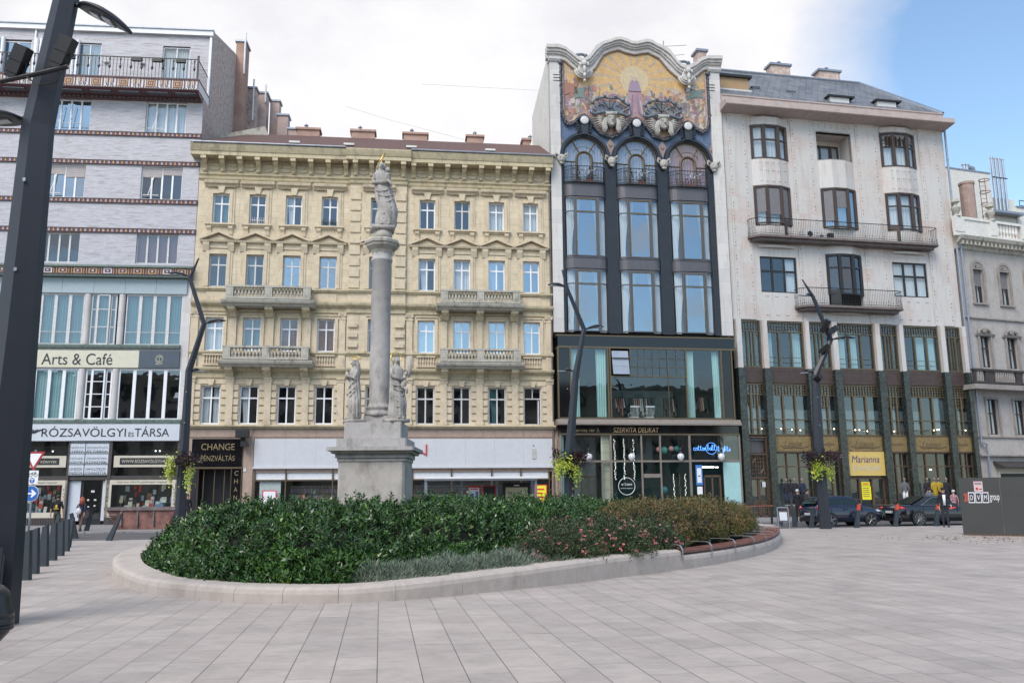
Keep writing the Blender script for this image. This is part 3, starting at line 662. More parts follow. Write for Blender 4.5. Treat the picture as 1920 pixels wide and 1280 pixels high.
# windows: four narrow sashes; some with blinds
k = 0
for (c, d) in wz:
    for (a, b_) in wb:
        m_ = (a+b_)/2; k += 1
        kw = {}
        if c == wz[0][0]: kw = dict(curtain=[(.03, .97, 0)], cm='curt' if a > -5 else 'curtt', fm='white')
        elif c == wz[1][0]: kw = dict(shutter=[(.03, .49, .27), (.51, .97, .36)] if a < -5 else [(.03, .49, .3), (.51, .97, .22)], sm='shutterp', fm='white')
        else: kw = dict(fm='whited', curtain=[(.02, .98, 0)] if a > -5 else None, cm='curtr')
        w = win(lb, a, b_, c, d, -.14, vm=(.25, .5, .75), hm=(), gm='glassb' if a < -5 and c > 17 else 'glass', fw=.07, mw=.11, **kw)
        if c > 17:
            s = FB()
            if a > -5 or c < 25: s.poly([(m_-.55, -.1, d-.6), (m_-.5, -.1, d-.6), (m_-.75, .12, c+.25), (m_-.8, .12, c+.25)]); s.box(m_-1.1, m_-.1, .1, .13, c+.22, c+.27)
            else:
                for q in (-1, 1): s.tube([(m_+q*.35, -.1, d-.5), (m_+q*.35-.3, .2, c+.4)], .02, 4)
                s.tube([(m_-1.2, .2, c+.4), (m_+1.1, .2, c+.4)], .02, 4)
            s.build('tilted_sash', 'whited', w)
# ceramic bands
M['maroon'] = mat('maroon_glazed_ceramic', (.085, .028, .032), .3, 0, .35, 8)
M['ocher'] = mat('ochre_glazed_ceramic', (.42, .25, .11), .35, 0, .3, 6)
M['cerw'] = mat('white_glazed_ceramic', (.55, .52, .53), .3, 0, .2, 6)
for z0, z1 in ((25.14, 25.42), (23.13, 23.43), (20.50, 20.80), (18.50, 18.80)):
    o = FB(); o.box(XL, XR+.03, 0, .07, z0, z1, 0); o.box(XL, XR+.04, 0, .10, z1-.03, z1, 0); o.box(XL, XR+.04, 0, .10, z0, z0+.03, 0)
    n = int((XR-XL)/.28)
    for k in range(n):
        x = XL+.14+k*.28
        if k % 2: o.prism([(x-.055, z0+.06), (x+.055, z0+.06), (x+.03, z1-.07), (x-.03, z1-.07)], .07, .09, 1)
        else: o.box(x-.05, x-.02, .07, .09, z0+.06, z1-.07, 2); o.box(x+.02, x+.05, .07, .09, z0+.06, z1-.07, 2); o.box(x-.02, x+.02, .07, .089, z0+.06, z0+.09, 2)
    o.build('ceramic_band', ['maroon', 'ocher', 'cerw'], lb)
# terrace slab with patterned edge, railing
o = FB(); o.box(XL, -.38, -1.4, 1.2, 28.02, 28.66, 1); o.box(XL, -.34, -1.4, 1.26, 28.66, 28.72, 0)
for k in range(20):
    x = -.85-k*.86
    if k % 2 == 0:
        for q in range(4): o.box(x-.28+q*.15, x-.2+q*.15, 1.2, 1.225, 28.3, 28.6, 0 if q % 2 else 2)
        for s in (-1, 1): o.tube([(x+s*.14+.09*cos(t*pi/4), 1.22, 28.19+.07*sin(t*pi/4)) for t in range(8)], .018, 4, 0, closed=True)
    else:
        for w, mm, dd in ((.3, 0, 1.215), (.24, 2, 1.22), (.18, 0, 1.225), (.1, 2, 1.23), (.04, 0, 1.235)): o.box(x-w, x+w, 1.2, dd, 28.34-w*.9, 28.34+w*.9, mm)
    o.box(x+.39, x+.47, 1.2, 1.22, 28.06, 28.62, 0)
for k in range(110): o.box(XL+k*.16, XL+k*.16+.07, 1.2, 1.22, 28.6, 28.655, 0); o.box(XL+k*.16, XL+k*.16+.07, 1.2, 1.22, 28.03, 28.08, 0)
o.build('terrace_slab', ['maroon', 'cerw', 'ocher'], lb)
o = FB(); o.mould(XL, -.42, [(-.1, 27.64), (.25, 27.64), (.3, 27.78), (1.0, 27.9), (1.1, 28.01), (-.1, 28.01)])
for k in range(60): o.box(XL+.1+k*.29, XL+.25+k*.29, .3, .36, 27.66, 27.78, 1)
for k in range(9): o.box(-1.9-k*1.8, -.6-k*1.8, .42, 1.0, 27.82, 27.87, 1)
o.build('terrace_corbel', ['maroon', 'spand'], lb)
o = FB(); o.box(XL, -.5, 1.08, 1.13, 30.16, 30.22); o.box(XL, -.5, 1.09, 1.12, 28.78, 28.82); o.box(-.58, -.46, 1.04, 1.16, 28.7, 30.45); o.box(-.54, -.5, -1.3, 1.05, 30.16, 30.22); o.box(-.54, -.5, -1.3, 1.05, 28.78, 28.82)
n = 76
for k in range(n):
    x = -.75-k*.225; o.box(x-.014, x+.014, 1.09, 1.12, 28.8, 30.18)
    if k % 3 == 0: o.lathe(x, 1.105, [(.03, 30.15), (.06, 30.05), (.03, 29.9), (.04, 29.7), (.085, 29.5), (.03, 29.35)], 6)
for k in range(10): o.box(-.53, -.51, -1.2+k*.23, -1.17+k*.23, 28.8, 30.18)
for x in (-1.6, -3.1, -4.4, -8.6, -9.6): o.box(x-.3, x+.3, 1.14, 1.34, 29.85, 30.12)
o.build('railing', 'black', lb)
o = FB()
for x in (-5.0, -7.4): o.ball((x, -1.4, 31.1), (.2, .1, .1), 8)
o.build('wall_lamp', 'whited', lb)
# broken moulded fragment and chimneys above the cream roof
o = FB(); o.T = Matrix.Translation((.3, 3.2, 25.9)) @ Matrix.Rotation(radians(-18), 4, 'Y') @ Matrix.Rotation(radians(8), 4, 'Z')
o.s = 1; o.mould(-.5, 3.2, [(0, 0), (.9, 0), (.9, .25), (.7, .35), (.6, .8), (.2, .95), (0, .95)]); o.build('cornice_fragment', 'balc', lb)
for x0, x1, y0, y1, zb, zt, mt in ((-.4, .3, 8.2, 9.6, 26, 36.9, 'redbrick'), (-.3, .75, 10.6, 11.6, 26, 34.2, 'gbrick'), (.4, 1.3, 12.2, 13.2, 26, 34.6, 'pinkbrick'), (1.35, 2.1, 13.4, 14.3, 26, 34.5, 'pinkbrick'), (2.15, 3.0, 12.6, 13.6, 26, 32.9, 'pinkbrick'), (3.05, 4.0, 12.6, 14.0, 26, 31.7, 'pinkbrick')):
    if mt == 'pinkbrick' and mt not in M: M['pinkbrick'] = m_redbrick('faded_pink_brick', (.55, .40, .36), (.48, .35, .31), (.5, .42, .38))
    o = MB(); o.box(x0, x1, y0, y1, zb, zt-.15); o.box(x0-.1, x1+.1, y0-.1, y1+.1, zt-.15, zt, 1); ch = o.build('chimney', [mt, 'zinc'], lb)
    if x0 < 1.2: q = MB(); q.tube([((x0+x1)/2+.35, y0-.1, zt-2.9 if x0 < 0 else zt-1), ((x0+x1)/2+.35, y0-.1, zt+.6)], .07, 8); q.build('flue', 'white', ch)
# cornice over the lower storeys
o = FB(); o.mould(XL, XR+.05, [(-.1, 15.48), (.5, 15.48), (.52, 15.6), (-.1, 15.6)], 3); o.box(XL, XR, -.1, .55, 15.6, 16.06, 0); o.mould(XL, XR+.06, [(-.1, 16.06), (.66, 16.06), (.66, 16.12), (-.02, 16.38), (-.1, 16.38)], 3)
for k in range(20):
    x = -.9-k*.91
    o.box(x-.26, x+.26, .55, .565, 15.66, 16.0, 2 if k % 4 == 1 else 1); o.box(x-.18, x+.18, .565, .575, 15.72, 15.94, 0); o.box(x-.06, x+.06, .575, .585, 15.79, 15.87, 2)
    for q in (.37, .45, .53): o.box(x+q-.02, x+q+.02, .55, .57, 15.63, 16.03, 1 if q != .45 else 0)
o.build('cornice', ['maroon', 'ocher', 'cerw', 'copper'], lb)
for k in range(9): 
    o = FB(); x1 = -.64-k*1.92; o.box(x1-1.905, x1, .02, .12, 14.47, 15.46); o.build('cladding_panel', 'sepanel', lb)
# lower storeys: bays between round piers
o = FB(); o.wall(XL, XR+.0, 0, 15.48, [(XL+.1, -.87, 11.17, 14.42), (XL+.1, -.72, 6.46, 9.62), (XL+.1, -.42, .02, 5.12)], 0, .1)
o.build('lower_wall', 'pier', lb)
bays = [(-17.2, -14.2), (-13.8, -11.0), (-10.4, -6.92), (-6.5, -4.94), (-4.35, -.87)]
for r, (z0, z1) in enumerate(((11.17, 14.42), (6.46, 9.62))):
    for x in ((-10.65, -13.95, -6.71, -4.62) if r == 0 else (-10.65, -13.95, -6.72, -4.68)):
        o = FB(); o.lathe(x, -.04, [(.2, z0), (.2, z1)], 16); o.build('round_pier', 'pier', lb)
    for a, b_ in bays:
        if r: a, b_ = {-4.35: (-4.47, -.72), -6.5: (-6.5, -4.9)}.get(a, (a, b_))
        if b_-a < 2:
            for q, (p0, p1) in enumerate(((0, .25), (.25, .75), (.75, 1))):
                x0, x1 = a+(b_-a)*p0, a+(b_-a)*p1; w = win(lb, x0, x1, z0, z1, .04 if q == 1 else -.06, vm=(), hm=(.25, .5, .75) if r else (.35, .7), fm='white' if r else 'whited', mw=.05, fw=.09, curtain=None if r else [(.05, .95, 0)], cm='curtt')
        else:
            n = 4 if b_-a > 3.3 else 3; vm = tuple((k+1)/n for k in range(n-1))
            pale_bay = r and b_ < -5  # left bays of the lower row get pale cyan curtains
            win(lb, a, b_, z0, z1, -.02, vm=vm, hm=() if r else (.25,), vmw=.2, mw=.03, fm='white' if r else 'whited', gm='glass', curtain=[(.01, .99, 0)] if (not r or pale_bay) else None, cm='curtc' if pale_bay else 'curtt')
o = FB(); o.lathe(-1.1, -.9, [(.02, 7.2), (.02, 7.9)], 8, 1); o.lathe(-1.1, -.9, [(.24, 7.9), (.14, 8.25)], 16, 0)
lamp = tag(o.build('table_lamp', ['white', 'brass'], None), 'white shaded table lamp standing inside the dark wide window above the music shop', 'lamp'); lamp.location = (*A0, 0); lamp.rotation_euler = (0, 0, radians(5.4))
o = FB(); o.mould(XL, -.85, [(.0, 10.93), (.2, 10.93), (.24, 11.08), (.0, 11.2)]); o.mould(XL, -.5, [(.0, 6.18), (.24, 6.18), (.28, 6.38), (.0, 6.48)]); o.build('ledge', 'copper', lb)
o = FB(); o.box(-10.4, -3.31, .0, .14, 9.7, 10.78, 0); o.box(-3.31, -.84, .0, .135, 9.7, 10.78, 1)
M['creamsign'] = mat('cream_signboard', (.55, .53, .42), .5, 0, .05); M['slatebl'] = mat('slate_blue_signboard', (.055, .075, .10), .5, 0, .1)
sg = o.build('shop_sign', ['creamsign', 'slatebl'], lb)
text('lettering', 'Arts & Café', 'darkgrey', sg, -9.15, -4.9, .155, 9.86, 10.58)
o = FB()
for rr in (.2, .27): o.tube([(-2.05+rr*.85*cos(t*pi/10), .15, 10.24+rr*sin(t*pi/10)) for t in range(20)], .014, 4, closed=True)
o.tube([(-2.2, .15, 10.36), (-1.9, .15, 10.36)], .016, 4); o.tube([(-2.05, .15, 10.36), (-2.05, .15, 10.1)], .016, 4); o.tube([(-2.16, .15, 10.1), (-1.94, .15, 10.1)], .014, 4); o.tube([(-2.28, .15, 9.95), (-2.05, .15, 9.88), (-1.82, .15, 9.95)], .02, 4)
o.build('crest', 'creamsign', sg)
o = FB(); o.box(-13, -.54, .02, .22, 5.13, 6.17); M['whblue'] = mat('bluish_white_signboard', (.50, .53, .58), .45, 0, .04)
sg = o.build('shop_sign', 'whblue', lb)
M['inkb'] = mat('black_lettering', (.012, .016, .018), .5, 0, 0)
text('lettering', 'RÓZSAVÖLGYI', 'inkb', sg, -8.72, -3.74, .235, 5.38, 6.02); text('lettering', 'ÉS', 'inkb', sg, -3.58, -3.26, .235, 5.38, 5.7); text('lettering', 'TÁRSA', 'inkb', sg, -3.22, -1.14, .235, 5.38, 6.02)
o = FB()
for k in range(9): o.tube([(-9.5+.05*k, .24, 5.62), (-9.35+.07*k, .24, 5.72+.05*(k % 3)), (-9.2+.08*k, .24, 5.55+.04*k % .3)], .02, 4)
o.ball((-9.45, .24, 5.8), (.12, .01, .1), 8); o.build('bird_emblem', 'inkb', sg)
# shopfront of the music shop
M['shopfr'] = mat('dark_brown_shopfront', (.05, .042, .04), .5, 0, .2)
M['creamfr'] = mat('cream_display_frame', (.50, .46, .38), .5, 0, .08)
o = FB()
for a, b_ in ((-7.12, -6.98), (-4.72, -4.52), (-.62, -.42), (-11.0, -10.8)): o.box(a, b_, -.5, .1, 0, 5.12)
o.box(-4.52, -.6, -.1, .06, 2.74, 3.0); o.box(-10.8, -7.1, -.1, .06, 2.74, 3.0); o.box(-4.52, -.6, -.12, .1, .02, .46); o.box(-10.8, -7.1, -.12, .1, .02, .46); o.box(-6.98, -4.72, -.3, .02, 2.75, 3.0)
for k in range(26): o.box(-4.45+k*.15, -4.38+k*.15, .1, .125, .06, .42)
for k in range(26): o.box(-10.7+k*.15, -10.63+k*.15, .1, .125, .06, .42)
sf = o.build('shop_front', 'shopfr', lb)
for a, b_ in ((-4.52, -.6), (-10.8, -7.1)):
    g = FB(); g.poly([(a, 0, .46), (b_, 0, .46), (b_, 0, 2.74), (a, 0, 2.74)]); g.poly([(a, 0, 3.0), (b_, 0, 3.0), (b_, 0, 5.12), (a, 0, 5.12)]); g.build('pane', 'glasss', sf, recalc=False)
    f = FB(); x0, x1 = a-.26, b_+.08
    f.box(x0, x1, .03, .1, 2.46, 2.74); f.box(x0, x0+.38, .03, .1, .5, 2.46); f.box(x1-.28, x1, .03, .1, .5, 2.46); f.box(x0+.38, x1-.28, .03, .1, .5, .82)
    fr = f.build('display_frame', 'creamfr', sf)
    text('lettering', 'kotta, könyv, CD-DVD, ajándéktárgyak, hangszerek', 'inkb', fr, x0+.7, x1-.6, .108, 2.54, 2.66)
    for s_, w_, xx in ((0, 'CAFÉ', x0+.12), (1, 'KOTTA', x1-.2)):
        for k, chx in enumerate(w_): text('lettering', chx, 'inkb', fr, xx, xx+.1, .108, 2.1-k*.22, 2.22-k*.22)
    q = FB(); q.box(a+.14 if a > -5 else a+.2, b_-.1, .02, .09, 3.52, 4.22, 0); q.box(a+.5, b_-.5, .09, .11, 3.68, 4.08, 1); hd = q.build('hanging_sign', ['creamfr', 'inkb'], sf)
    text('lettering', 'WWW.ROZSAVOLGYI.HU' if a > -5 else 'ZENEMŰBOLT · KÖNYVEK', 'creamfr', hd, a+.62, b_-.62, .118, 3.78, 3.98)
M['milk'] = mat('milky_panel', (.50, .54, .60), .35, 0, .05)
o = FB(); o.box(-7.0, -4.72, .02, .1, 3.02, 5.06, 0)
for k in range(4): o.box(-7.0, -4.72, .1, .12, 3.02+k*.66, 3.05+k*.66, 1)
for z in (3.05, 3.71, 4.37, 4.93):
    for k in range(22): o.box(-6.97+k*.103, -6.93+k*.103, .1, .118, z+.03, z+.1, 1)
o.box(-6.12, -6.09, .1, .12, 3.02, 5.06, 1)
gs = o.build('glass_sign', ['milk', 'inkb'], sf)
for k, (l, r_) in enumerate((('SAVÖLGYI', 'RÓZSAVÖLGYI'), ('TÁRSA', 'ÉS TÁRSA'), ('MŰVEK', 'ZENEMŰVEK'), ('KÖNYVEK', 'KÖNYVEK'), ('LEMEZEK', 'HANGLEMEZEK'), ('KAZETTA', 'CD-KAZETTA'))):
    z = 4.78-(k//2)*.66-(k % 2)*.22
    text('lettering', l, 'inkb', gs, -6.95, -6.2, .105, z-.13, z+.03); text('lettering', r_, 'inkb', gs, -6.0, -4.8, .105, z-.13, z+.03)
for a, b_ in ((-6.98, -6.3), (-5.0, -4.72)): o = FB(); o.box(a, b_, -.2, -.15, .3, 2.7, 0); o.build('poster_panel', 'milk', sf)
o = FB(); o.box(-6.26, -6.14, -.3, -.2, 0, 2.74); o.box(-5.1, -4.98, -.3, -.2, 0, 2.74); o.box(-6.14, -5.1, -.3, -.2, .04, .3); dr = o.build('door', 'black', sf)
g = FB(); g.poly([(-6.14, -.25, .3), (-5.1, -.25, .3), (-5.1, -.25, 2.74), (-6.14, -.25, 2.74)]); g.build('pane', 'glasss', dr, recalc=False)
o = FB()
for x, z, w, h in ((-5.9, 1.5, .12, .1), (-5.5, 1.5, .14, .1), (-5.7, 2.0, .2, .13), (-5.85, 1.1, .1, .08), (-5.5, 1.15, .12, .09)): o.box(x, x+w, -.24, -.235, z, z+h)
o.build('stickers', 'whited', dr)
# goods in the two display windows
ORD = ('first', 'second', 'third', 'fourth', 'fifth', 'sixth', 'seventh', 'eighth', 'ninth', 'tenth', 'eleventh', 'twelfth', 'thirteenth', 'fourteenth', 'fifteenth', 'sixteenth', 'seventeenth', 'eighteenth', 'nineteenth', 'twentieth')
def goods(x0, x1, n, seed, wnm):
    rd = random.Random(seed); cols = [('white', (.6, .6, .58)), ('red', (.5, .06, .05)), ('dark blue', (.06, .07, .1)), ('ochre', (.45, .42, .3)), ('blue', (.12, .2, .35)), ('cream', (.55, .5, .45)), ('black', (.02, .02, .02))]
    for k, x in enumerate(sorted(rd.uniform(x0, x1) for _ in range(n))):
        w = rd.uniform(.16, .36); h = rd.uniform(.24, .62); z = rd.choice([.8, .8, 1.05, 1.35]); dd = -rd.uniform(.2, .6)
        cn, c = rd.choice(cols); mm = flat('cover_'+cn, c)
        o = MB(); o.box(-w/2, w/2, -.02, .02, 0, h, 0); o.box(-w/2+.03, w/2-.03, -.024, -.0201, h*.55, h*.9, 1)
        if z > .8: o.box(-.03, .03, .0, .03, .8-z, .0, 2)
        ob = o.build('book', [mm, 'creamfr', 'shopfr'])
        P_ = Matrix.Rotation(radians(5.4), 4, 'Z') @ Vector((x, -dd, z)); ob.location = (A0[0]+P_.x, A0[1]+P_.y, z); ob.rotation_euler = (radians(-12), 0, radians(5.4)+rd.uniform(-.3, .3))
        tag(ob, '%s book, %s from the left in the %s music shop display' % (cn, ORD[k], wnm), 'book', 'books in the music shop windows')
goods(-4.2, -.9, 20, 3, 'right hand'); goods(-9.6, -7.3, 14, 4, 'left hand')
o = FB(); o.box(-4.5, -.6, -1.2, -.15, .46, .8); o.box(-10.8, -7.1, -1.2, -.15, .46, .8); o.box(-4.5, -.6, -1.3, -1.25, .46, 4.9); o.box(-10.8, -7.1, -1.3, -1.25, .46, 4.9); o.build('display_base', 'shopfr', sf)
rd = random.Random(31); o = FB(); pc = ['red', 'milk', 'creamfr', 'slatebl', 'ocher', 'white', 'black']
for x0, x1 in ((-4.1, -.9), (-9.6, -7.4)):
    for k in range(26): x = rd.uniform(x0, x1); w_ = rd.uniform(.1, .3); z = rd.uniform(1.0, 2.2); h = rd.uniform(.15, .45); o.box(x, x+w_, -1.24+k*.002, -1.2+k*.002, z, z+h, rd.randrange(7))
o.build('poster_wall', pc, sf)
o = FB()
for x in (-2.2, -1.95, -8.4): o.ball((x, -.8, 4.55), .05, 8)
o.build('spotlight', 'litwhite', sf)

# ================================================================ narrow building with the gold gable
J2 = (2.7707, 56.2836); ANG_B = radians(8.6)
bb = thing('gabled_building', 'narrow dark glass building with curved stone gable and golden mosaic', 'building', (*J2, 0), ANG_B)
BW = 12.65
OUT = [(-.13, 33.05), (.65, 33.1), (1.12, 32.95), (1.55, 32.63), (1.98, 32.28), (2.41, 32.12), (2.86, 32.42), (3.12, 32.83), (3.39, 33.24), (3.92, 33.59), (4.36, 33.72), (4.82, 33.95), (5.26, 34.02), (5.63, 33.92), (6.0, 33.76), (6.45, 33.76), (6.83, 33.89), (7.21, 34.0), (7.58, 33.93), (7.95, 33.7), (8.4, 33.56), (8.84, 33.35), (9.13, 32.93), (9.41, 32.51), (9.77, 32.22), (10.15, 32.15), (10.77, 32.45), (11.25, 32.85), (11.79, 33.05), (12.75, 33.1)]
INN = [(.73, 32.2), (1.16, 32.1), (1.81, 31.55), (2.1, 31.3), (2.41, 31.2), (2.75, 31.3), (3.05, 31.4), (3.35, 31.7), (3.66, 32.25), (3.97, 32.75), (4.42, 33.02), (5.1, 33.26), (5.69, 33.07), (6.29, 32.97), (6.97, 33.12), (7.35, 33.2), (7.72, 33.02), (8.16, 32.82), (8.52, 32.37), (8.88, 31.93), (9.4, 31.5), (9.77, 31.3), (10.1, 31.2), (10.5, 31.3), (10.84, 31.55), (11.48, 32.1), (11.8, 32.2)]
BOT = [(.97, 27.9), (1.1, 27.5), (1.36, 27.37), (1.7, 27.5), (2.09, 27.94), (2.46, 28.1), (2.89, 27.8), (3.2, 27.3), (3.6, 26.85), (4.35, 26.6), (5.0, 26.85), (5.43, 27.38), (5.85, 27.9), (6.25, 28.08), (6.65, 27.9), (7.06, 27.45), (7.5, 26.85), (8.21, 26.62), (8.85, 26.85), (9.29, 27.38), (9.7, 27.85), (10.07, 28.04), (10.45, 27.85), (10.85, 27.5), (11.2, 27.36), (11.5, 27.55), (11.62, 27.9)]
def ip(tab, x):
    if x <= tab[0][0]: return tab[0][1]
    for (a, p), (b_, q) in zip(tab, tab[1:]):
        if a <= x <= b_: t = (x-a)/(b_-a); t = t*t*(3-2*t)*.35+t*.65; return p+(q-p)*t
    return tab[-1][1]
# stone side piers and body
o = FB()
for a, b_ in ((0, .72), (11.83, BW)): o = FB(); o.box(a, b_, -.3, .22, 12.35, 31.9); o.mould(a-.06, b_+.06, [(-.3, 31.9), (.3, 31.9), (.4, 32.05), (.4, 32.2), (-.3, 32.2)]); o.build('stone_pier', 'pier', bb)
o = FB(); o.s = 1
sidep = [(.3, 12.3), (.3, 32.7), (7, 31), (7, 12.3)]
for x0, x1 in ((0, .3), (BW-.3, BW)):
    a = [o.V(x0, y, z) for y, z in sidep]; b_ = [o.V(x1, y, z) for y, z in sidep]; o.F(a); o.F(b_[::-1])
    for i in range(4): o.F([a[i], a[(i+1) % 4], b_[(i+1) % 4], b_[i]])
o.box(.3, BW-.3, 6.6, 6.9, 0, 31); o.build('side_wall', 'plaster', bb)
# gable mouldings
N = 120; xs_ = [-.2+(BW+.4)*i/N for i in range(N+1)]
for d0, t0, t1, dd in ((0, 0, .28, .55), (0, .28, .5, .42), (0, .5, .66, .3), (0, .66, 1.3, .16)):
    o = FB()
    for a, b_ in zip(xs_, xs_[1:]):
        za, zb = ip(OUT, a), ip(OUT, b_); la, lb_ = ip(INN, a), ip(INN, b_); k = 1 if .75 < a < 11.8 else .55
        f0, f1 = t0/1.0, min(1, t1/1.0)
        ha, hb = max(.75, za-la), max(.75, zb-lb_)
        if not (.7 < a < 11.85): ha = hb = .9
        o.hexa([(a, -.3, za-ha*f1), (b_, -.3, zb-hb*f1), (b_, dd, zb-hb*f1), (a, dd, za-ha*f1), (a, -.3, za-ha*f0), (b_, -.3, zb-hb*f0), (b_, dd, zb-hb*f0), (a, dd, za-ha*f0)])
    bm_o = o.build('gable_moulding', 'gable', bb)
def m_mosaic():
    t = NT('gold_glass_mosaic'); t.set(rough=.35, spec=.6)
    sp = t.n('ShaderNodeSeparateXYZ'); t.l(t.co, sp.inputs[0])
    dx = t.math('SUBTRACT', sp.outputs[0], 6.25); dz = t.math('SUBTRACT', sp.outputs[2], 31.0)
    ang = t.math('ARCTAN2', dz, dx); rays = t.math('SINE', t.math('MULTIPLY', ang, 19.0)); rays = t.ramp(rays, [(.35, 0.0), (.6, 1.0)])
    r = t.math('SQRT', t.math('ADD', t.math('MULTIPLY', dx, dx), t.math('MULTIPLY', dz, dz)))
    ng = t.noise(2.5, 6, .7)
    gold = t.mix(t.math('MULTIPLY', rays, .9), (.50, .31, .13), (.36, .28, .21)); gold = t.mix(t.ramp(ng, [(.4, 0.0), (.65, .5)]), gold, (.62, .43, .19))
    disc = t.math('LESS_THAN', r, 1.05); gold = t.mix(disc, gold, (.50, .40, .25))
    vo = t.n('ShaderNodeTexVoronoi'); vo.inputs['Scale'].default_value = 2.0; mp = t.n('ShaderNodeMapping'); mp.inputs['Scale'].default_value = (1.5, 1, .8); t.l(t.co, mp.inputs[0])
    dn = t.noise(3, 4, .6, out=1); ad = t.n('ShaderNodeVectorMath', operation='ADD'); t.l(mp.outputs[0], ad.inputs[0]); t.l(dn, ad.inputs[1]); t.l(ad.outputs[0], vo.inputs['Vector'])
    sx = t.n('ShaderNodeSeparateColor'); t.l(vo.outputs['Color'], sx.inputs[0])
    pat = t.ramp(sx.outputs[0], [(0, (.28, .15, .11)), (.16, (.40, .29, .22)), (.3, (.24, .14, .17)), (.42, (.50, .33, .17)), (.54, (.16, .20, .17)), (.66, (.36, .21, .14)), (.78, (.45, .40, .36)), (.9, (.30, .20, .24))], 'CONSTANT')
    # the dense zone of coloured tesserae: below a wavy line, deeper at the sides
    lim = t.math('ADD', t.math('MULTIPLY', t.math('SUBTRACT', t.noise(1.1, 4, .6), .5), 2.2), 29.75)
    side_ = t.math('MULTIPLY', t.math('POWER', t.math('ABSOLUTE', dx), 2.0), .035); lim = t.math('ADD', lim, side_)
    low = t.math('LESS_THAN', sp.outputs[2], lim)
    c = t.mix(low, gold, pat)
    # plain violet drape in the middle
    wdt = t.math('ADD', t.math('MULTIPLY', t.math('SUBTRACT', 30.9, sp.outputs[2]), .22), .28)
    mid = t.math('MULTIPLY', t.math('LESS_THAN', t.math('ABSOLUTE', dx), wdt), t.math('LESS_THAN', sp.outputs[2], 30.9))
    c = t.mix(mid, c, t.mix(t.noise(2.2, 5, .6), (.25, .13, .16), (.44, .30, .32)))
    vt = t.n('ShaderNodeTexVoronoi'); vt.inputs['Scale'].default_value = 16; t.l(t.co, vt.inputs['Vector']); s2 = t.n('ShaderNodeSeparateColor'); t.l(vt.outputs['Color'], s2.inputs[0])
    c = t.mix(1, c, t.ramp(s2.outputs[0], [(0, (.8, .8, .8)), (1, (1.1, 1.1, 1.1))]), 'MULTIPLY'); t.col(c); return t.m
M['mosaic'] = m_mosaic()
o = FB(); xs2 = [.8+11.0*i/110 for i in range(111)]
for a, b_ in zip(xs2, xs2[1:]): o.poly([(a, .03, ip(BOT, a)), (b_, .03, ip(BOT, b_)), (b_, .03, ip(INN, b_)+.2), (a, .03, ip(INN, a)+.2)])
o.build('mosaic', 'mosaic', bb)
fg = [flat('tessera_%d' % i, c, .5) for i, c in enumerate([(.29, .14, .10), (.40, .33, .28), (.22, .15, .20), (.45, .30, .16), (.14, .19, .17), (.38, .18, .14), (.42, .37, .33), (.27, .20, .26), (.17, .13, .12)])]
rd = random.Random(21); o = FB()
for k in range(240):
    x = rd.uniform(1.05, 11.5); lo = ip(BOT, x)+.25; hi = 29.6+.035*(x-6.25)**2+rd.uniform(-.3, .5)
    if abs(x-6.25) < .95: continue
    z = rd.uniform(lo, max(lo+.1, hi)); h = rd.uniform(.2, .5); w = h*rd.uniform(.25, .5); m_ = rd.randrange(9); y = .034+k*.00012; lean = rd.uniform(-.15, .15)
    if ip(INN, x) < z+h: continue
    n = 7; o.poly([(x+lean*t_+w*s_*(.5+.5*sin(pi*t_*.8+.5))*.8, y, z+h*t_) for s_, t_ in [(-1, q/n) for q in range(n)]+[(1, (n-q)/n) for q in range(n)]], m_)
    if k % 2 == 0: o.poly([(x+lean+.055*cos(q*pi/5), y+.0001, z+h+.04+.06*sin(q*pi/5)) for q in range(10)], 1 if k % 4 else 6)
    if k % 5 == 0: o.poly([(x+w, y, z), (x+w+.025, y, z), (x+w+.1+lean, y, z+h+.5), (x+w+.08+lean, y, z+h+.5)], 8)
for (x, z, w, h, m_) in ((1.6, 30.0, .5, .5, 0), (10.9, 30.2, .5, .4, 4), (10.6, 30.6, .45, .3, 6), (2.2, 29.7, .4, .5, 4)): o.poly([(x-w, .07, z-h), (x-w*.1, .07, z-h*.6), (x+w, .07, z-h*.8), (x+w*.8, .07, z+h*.2), (x+w, .07, z+h), (x, .07, z+h*.7), (x-w, .07, z+h)], m_)
for q in (-1, 1):
    for k in range(5): o.poly([(6.25+q*(.12+.11*k), .075+.001*k, 29.9-.25*k), (6.25+q*(.2+.12*k), .075+.001*k, 29.8-.25*k), (6.25+q*(.34+.13*k), .075+.001*k, 28.5-.1*k), (6.25+q*(.22+.13*k), .075+.001*k, 28.4-.1*k)], (2, 7, 6, 7, 0)[k])
o.poly([(6.25+.17*cos(q*pi/8), .08, 31.05+.2*sin(q*pi/8)) for q in range(16)], 1); o.poly([(5.75, .078, 30.1), (6.75, .078, 30.1), (6.55, .078, 30.85), (5.95, .078, 30.85)], 7)
o.build('coloured_tesserae', fg, bb)
M['frame_mauve'] = mat('mauve_ceramic_border', (.26, .19, .17), .5, 0, .15)
o = FB()
pb = [(.98, .06, 31.9)]+[(.98, .06, z) for z in (30, 28.4)]+[(x, .06, z+.06) for x, z in BOT[1:-1]]+[(11.62, .06, z) for z in (28.4, 30, 31.9)]
o.tube(pb, .1, 6); o.tube([(x, .1, z-.04) for x, z in INN], .08, 6); o.build('mosaic_border', 'frame_mauve', bb)
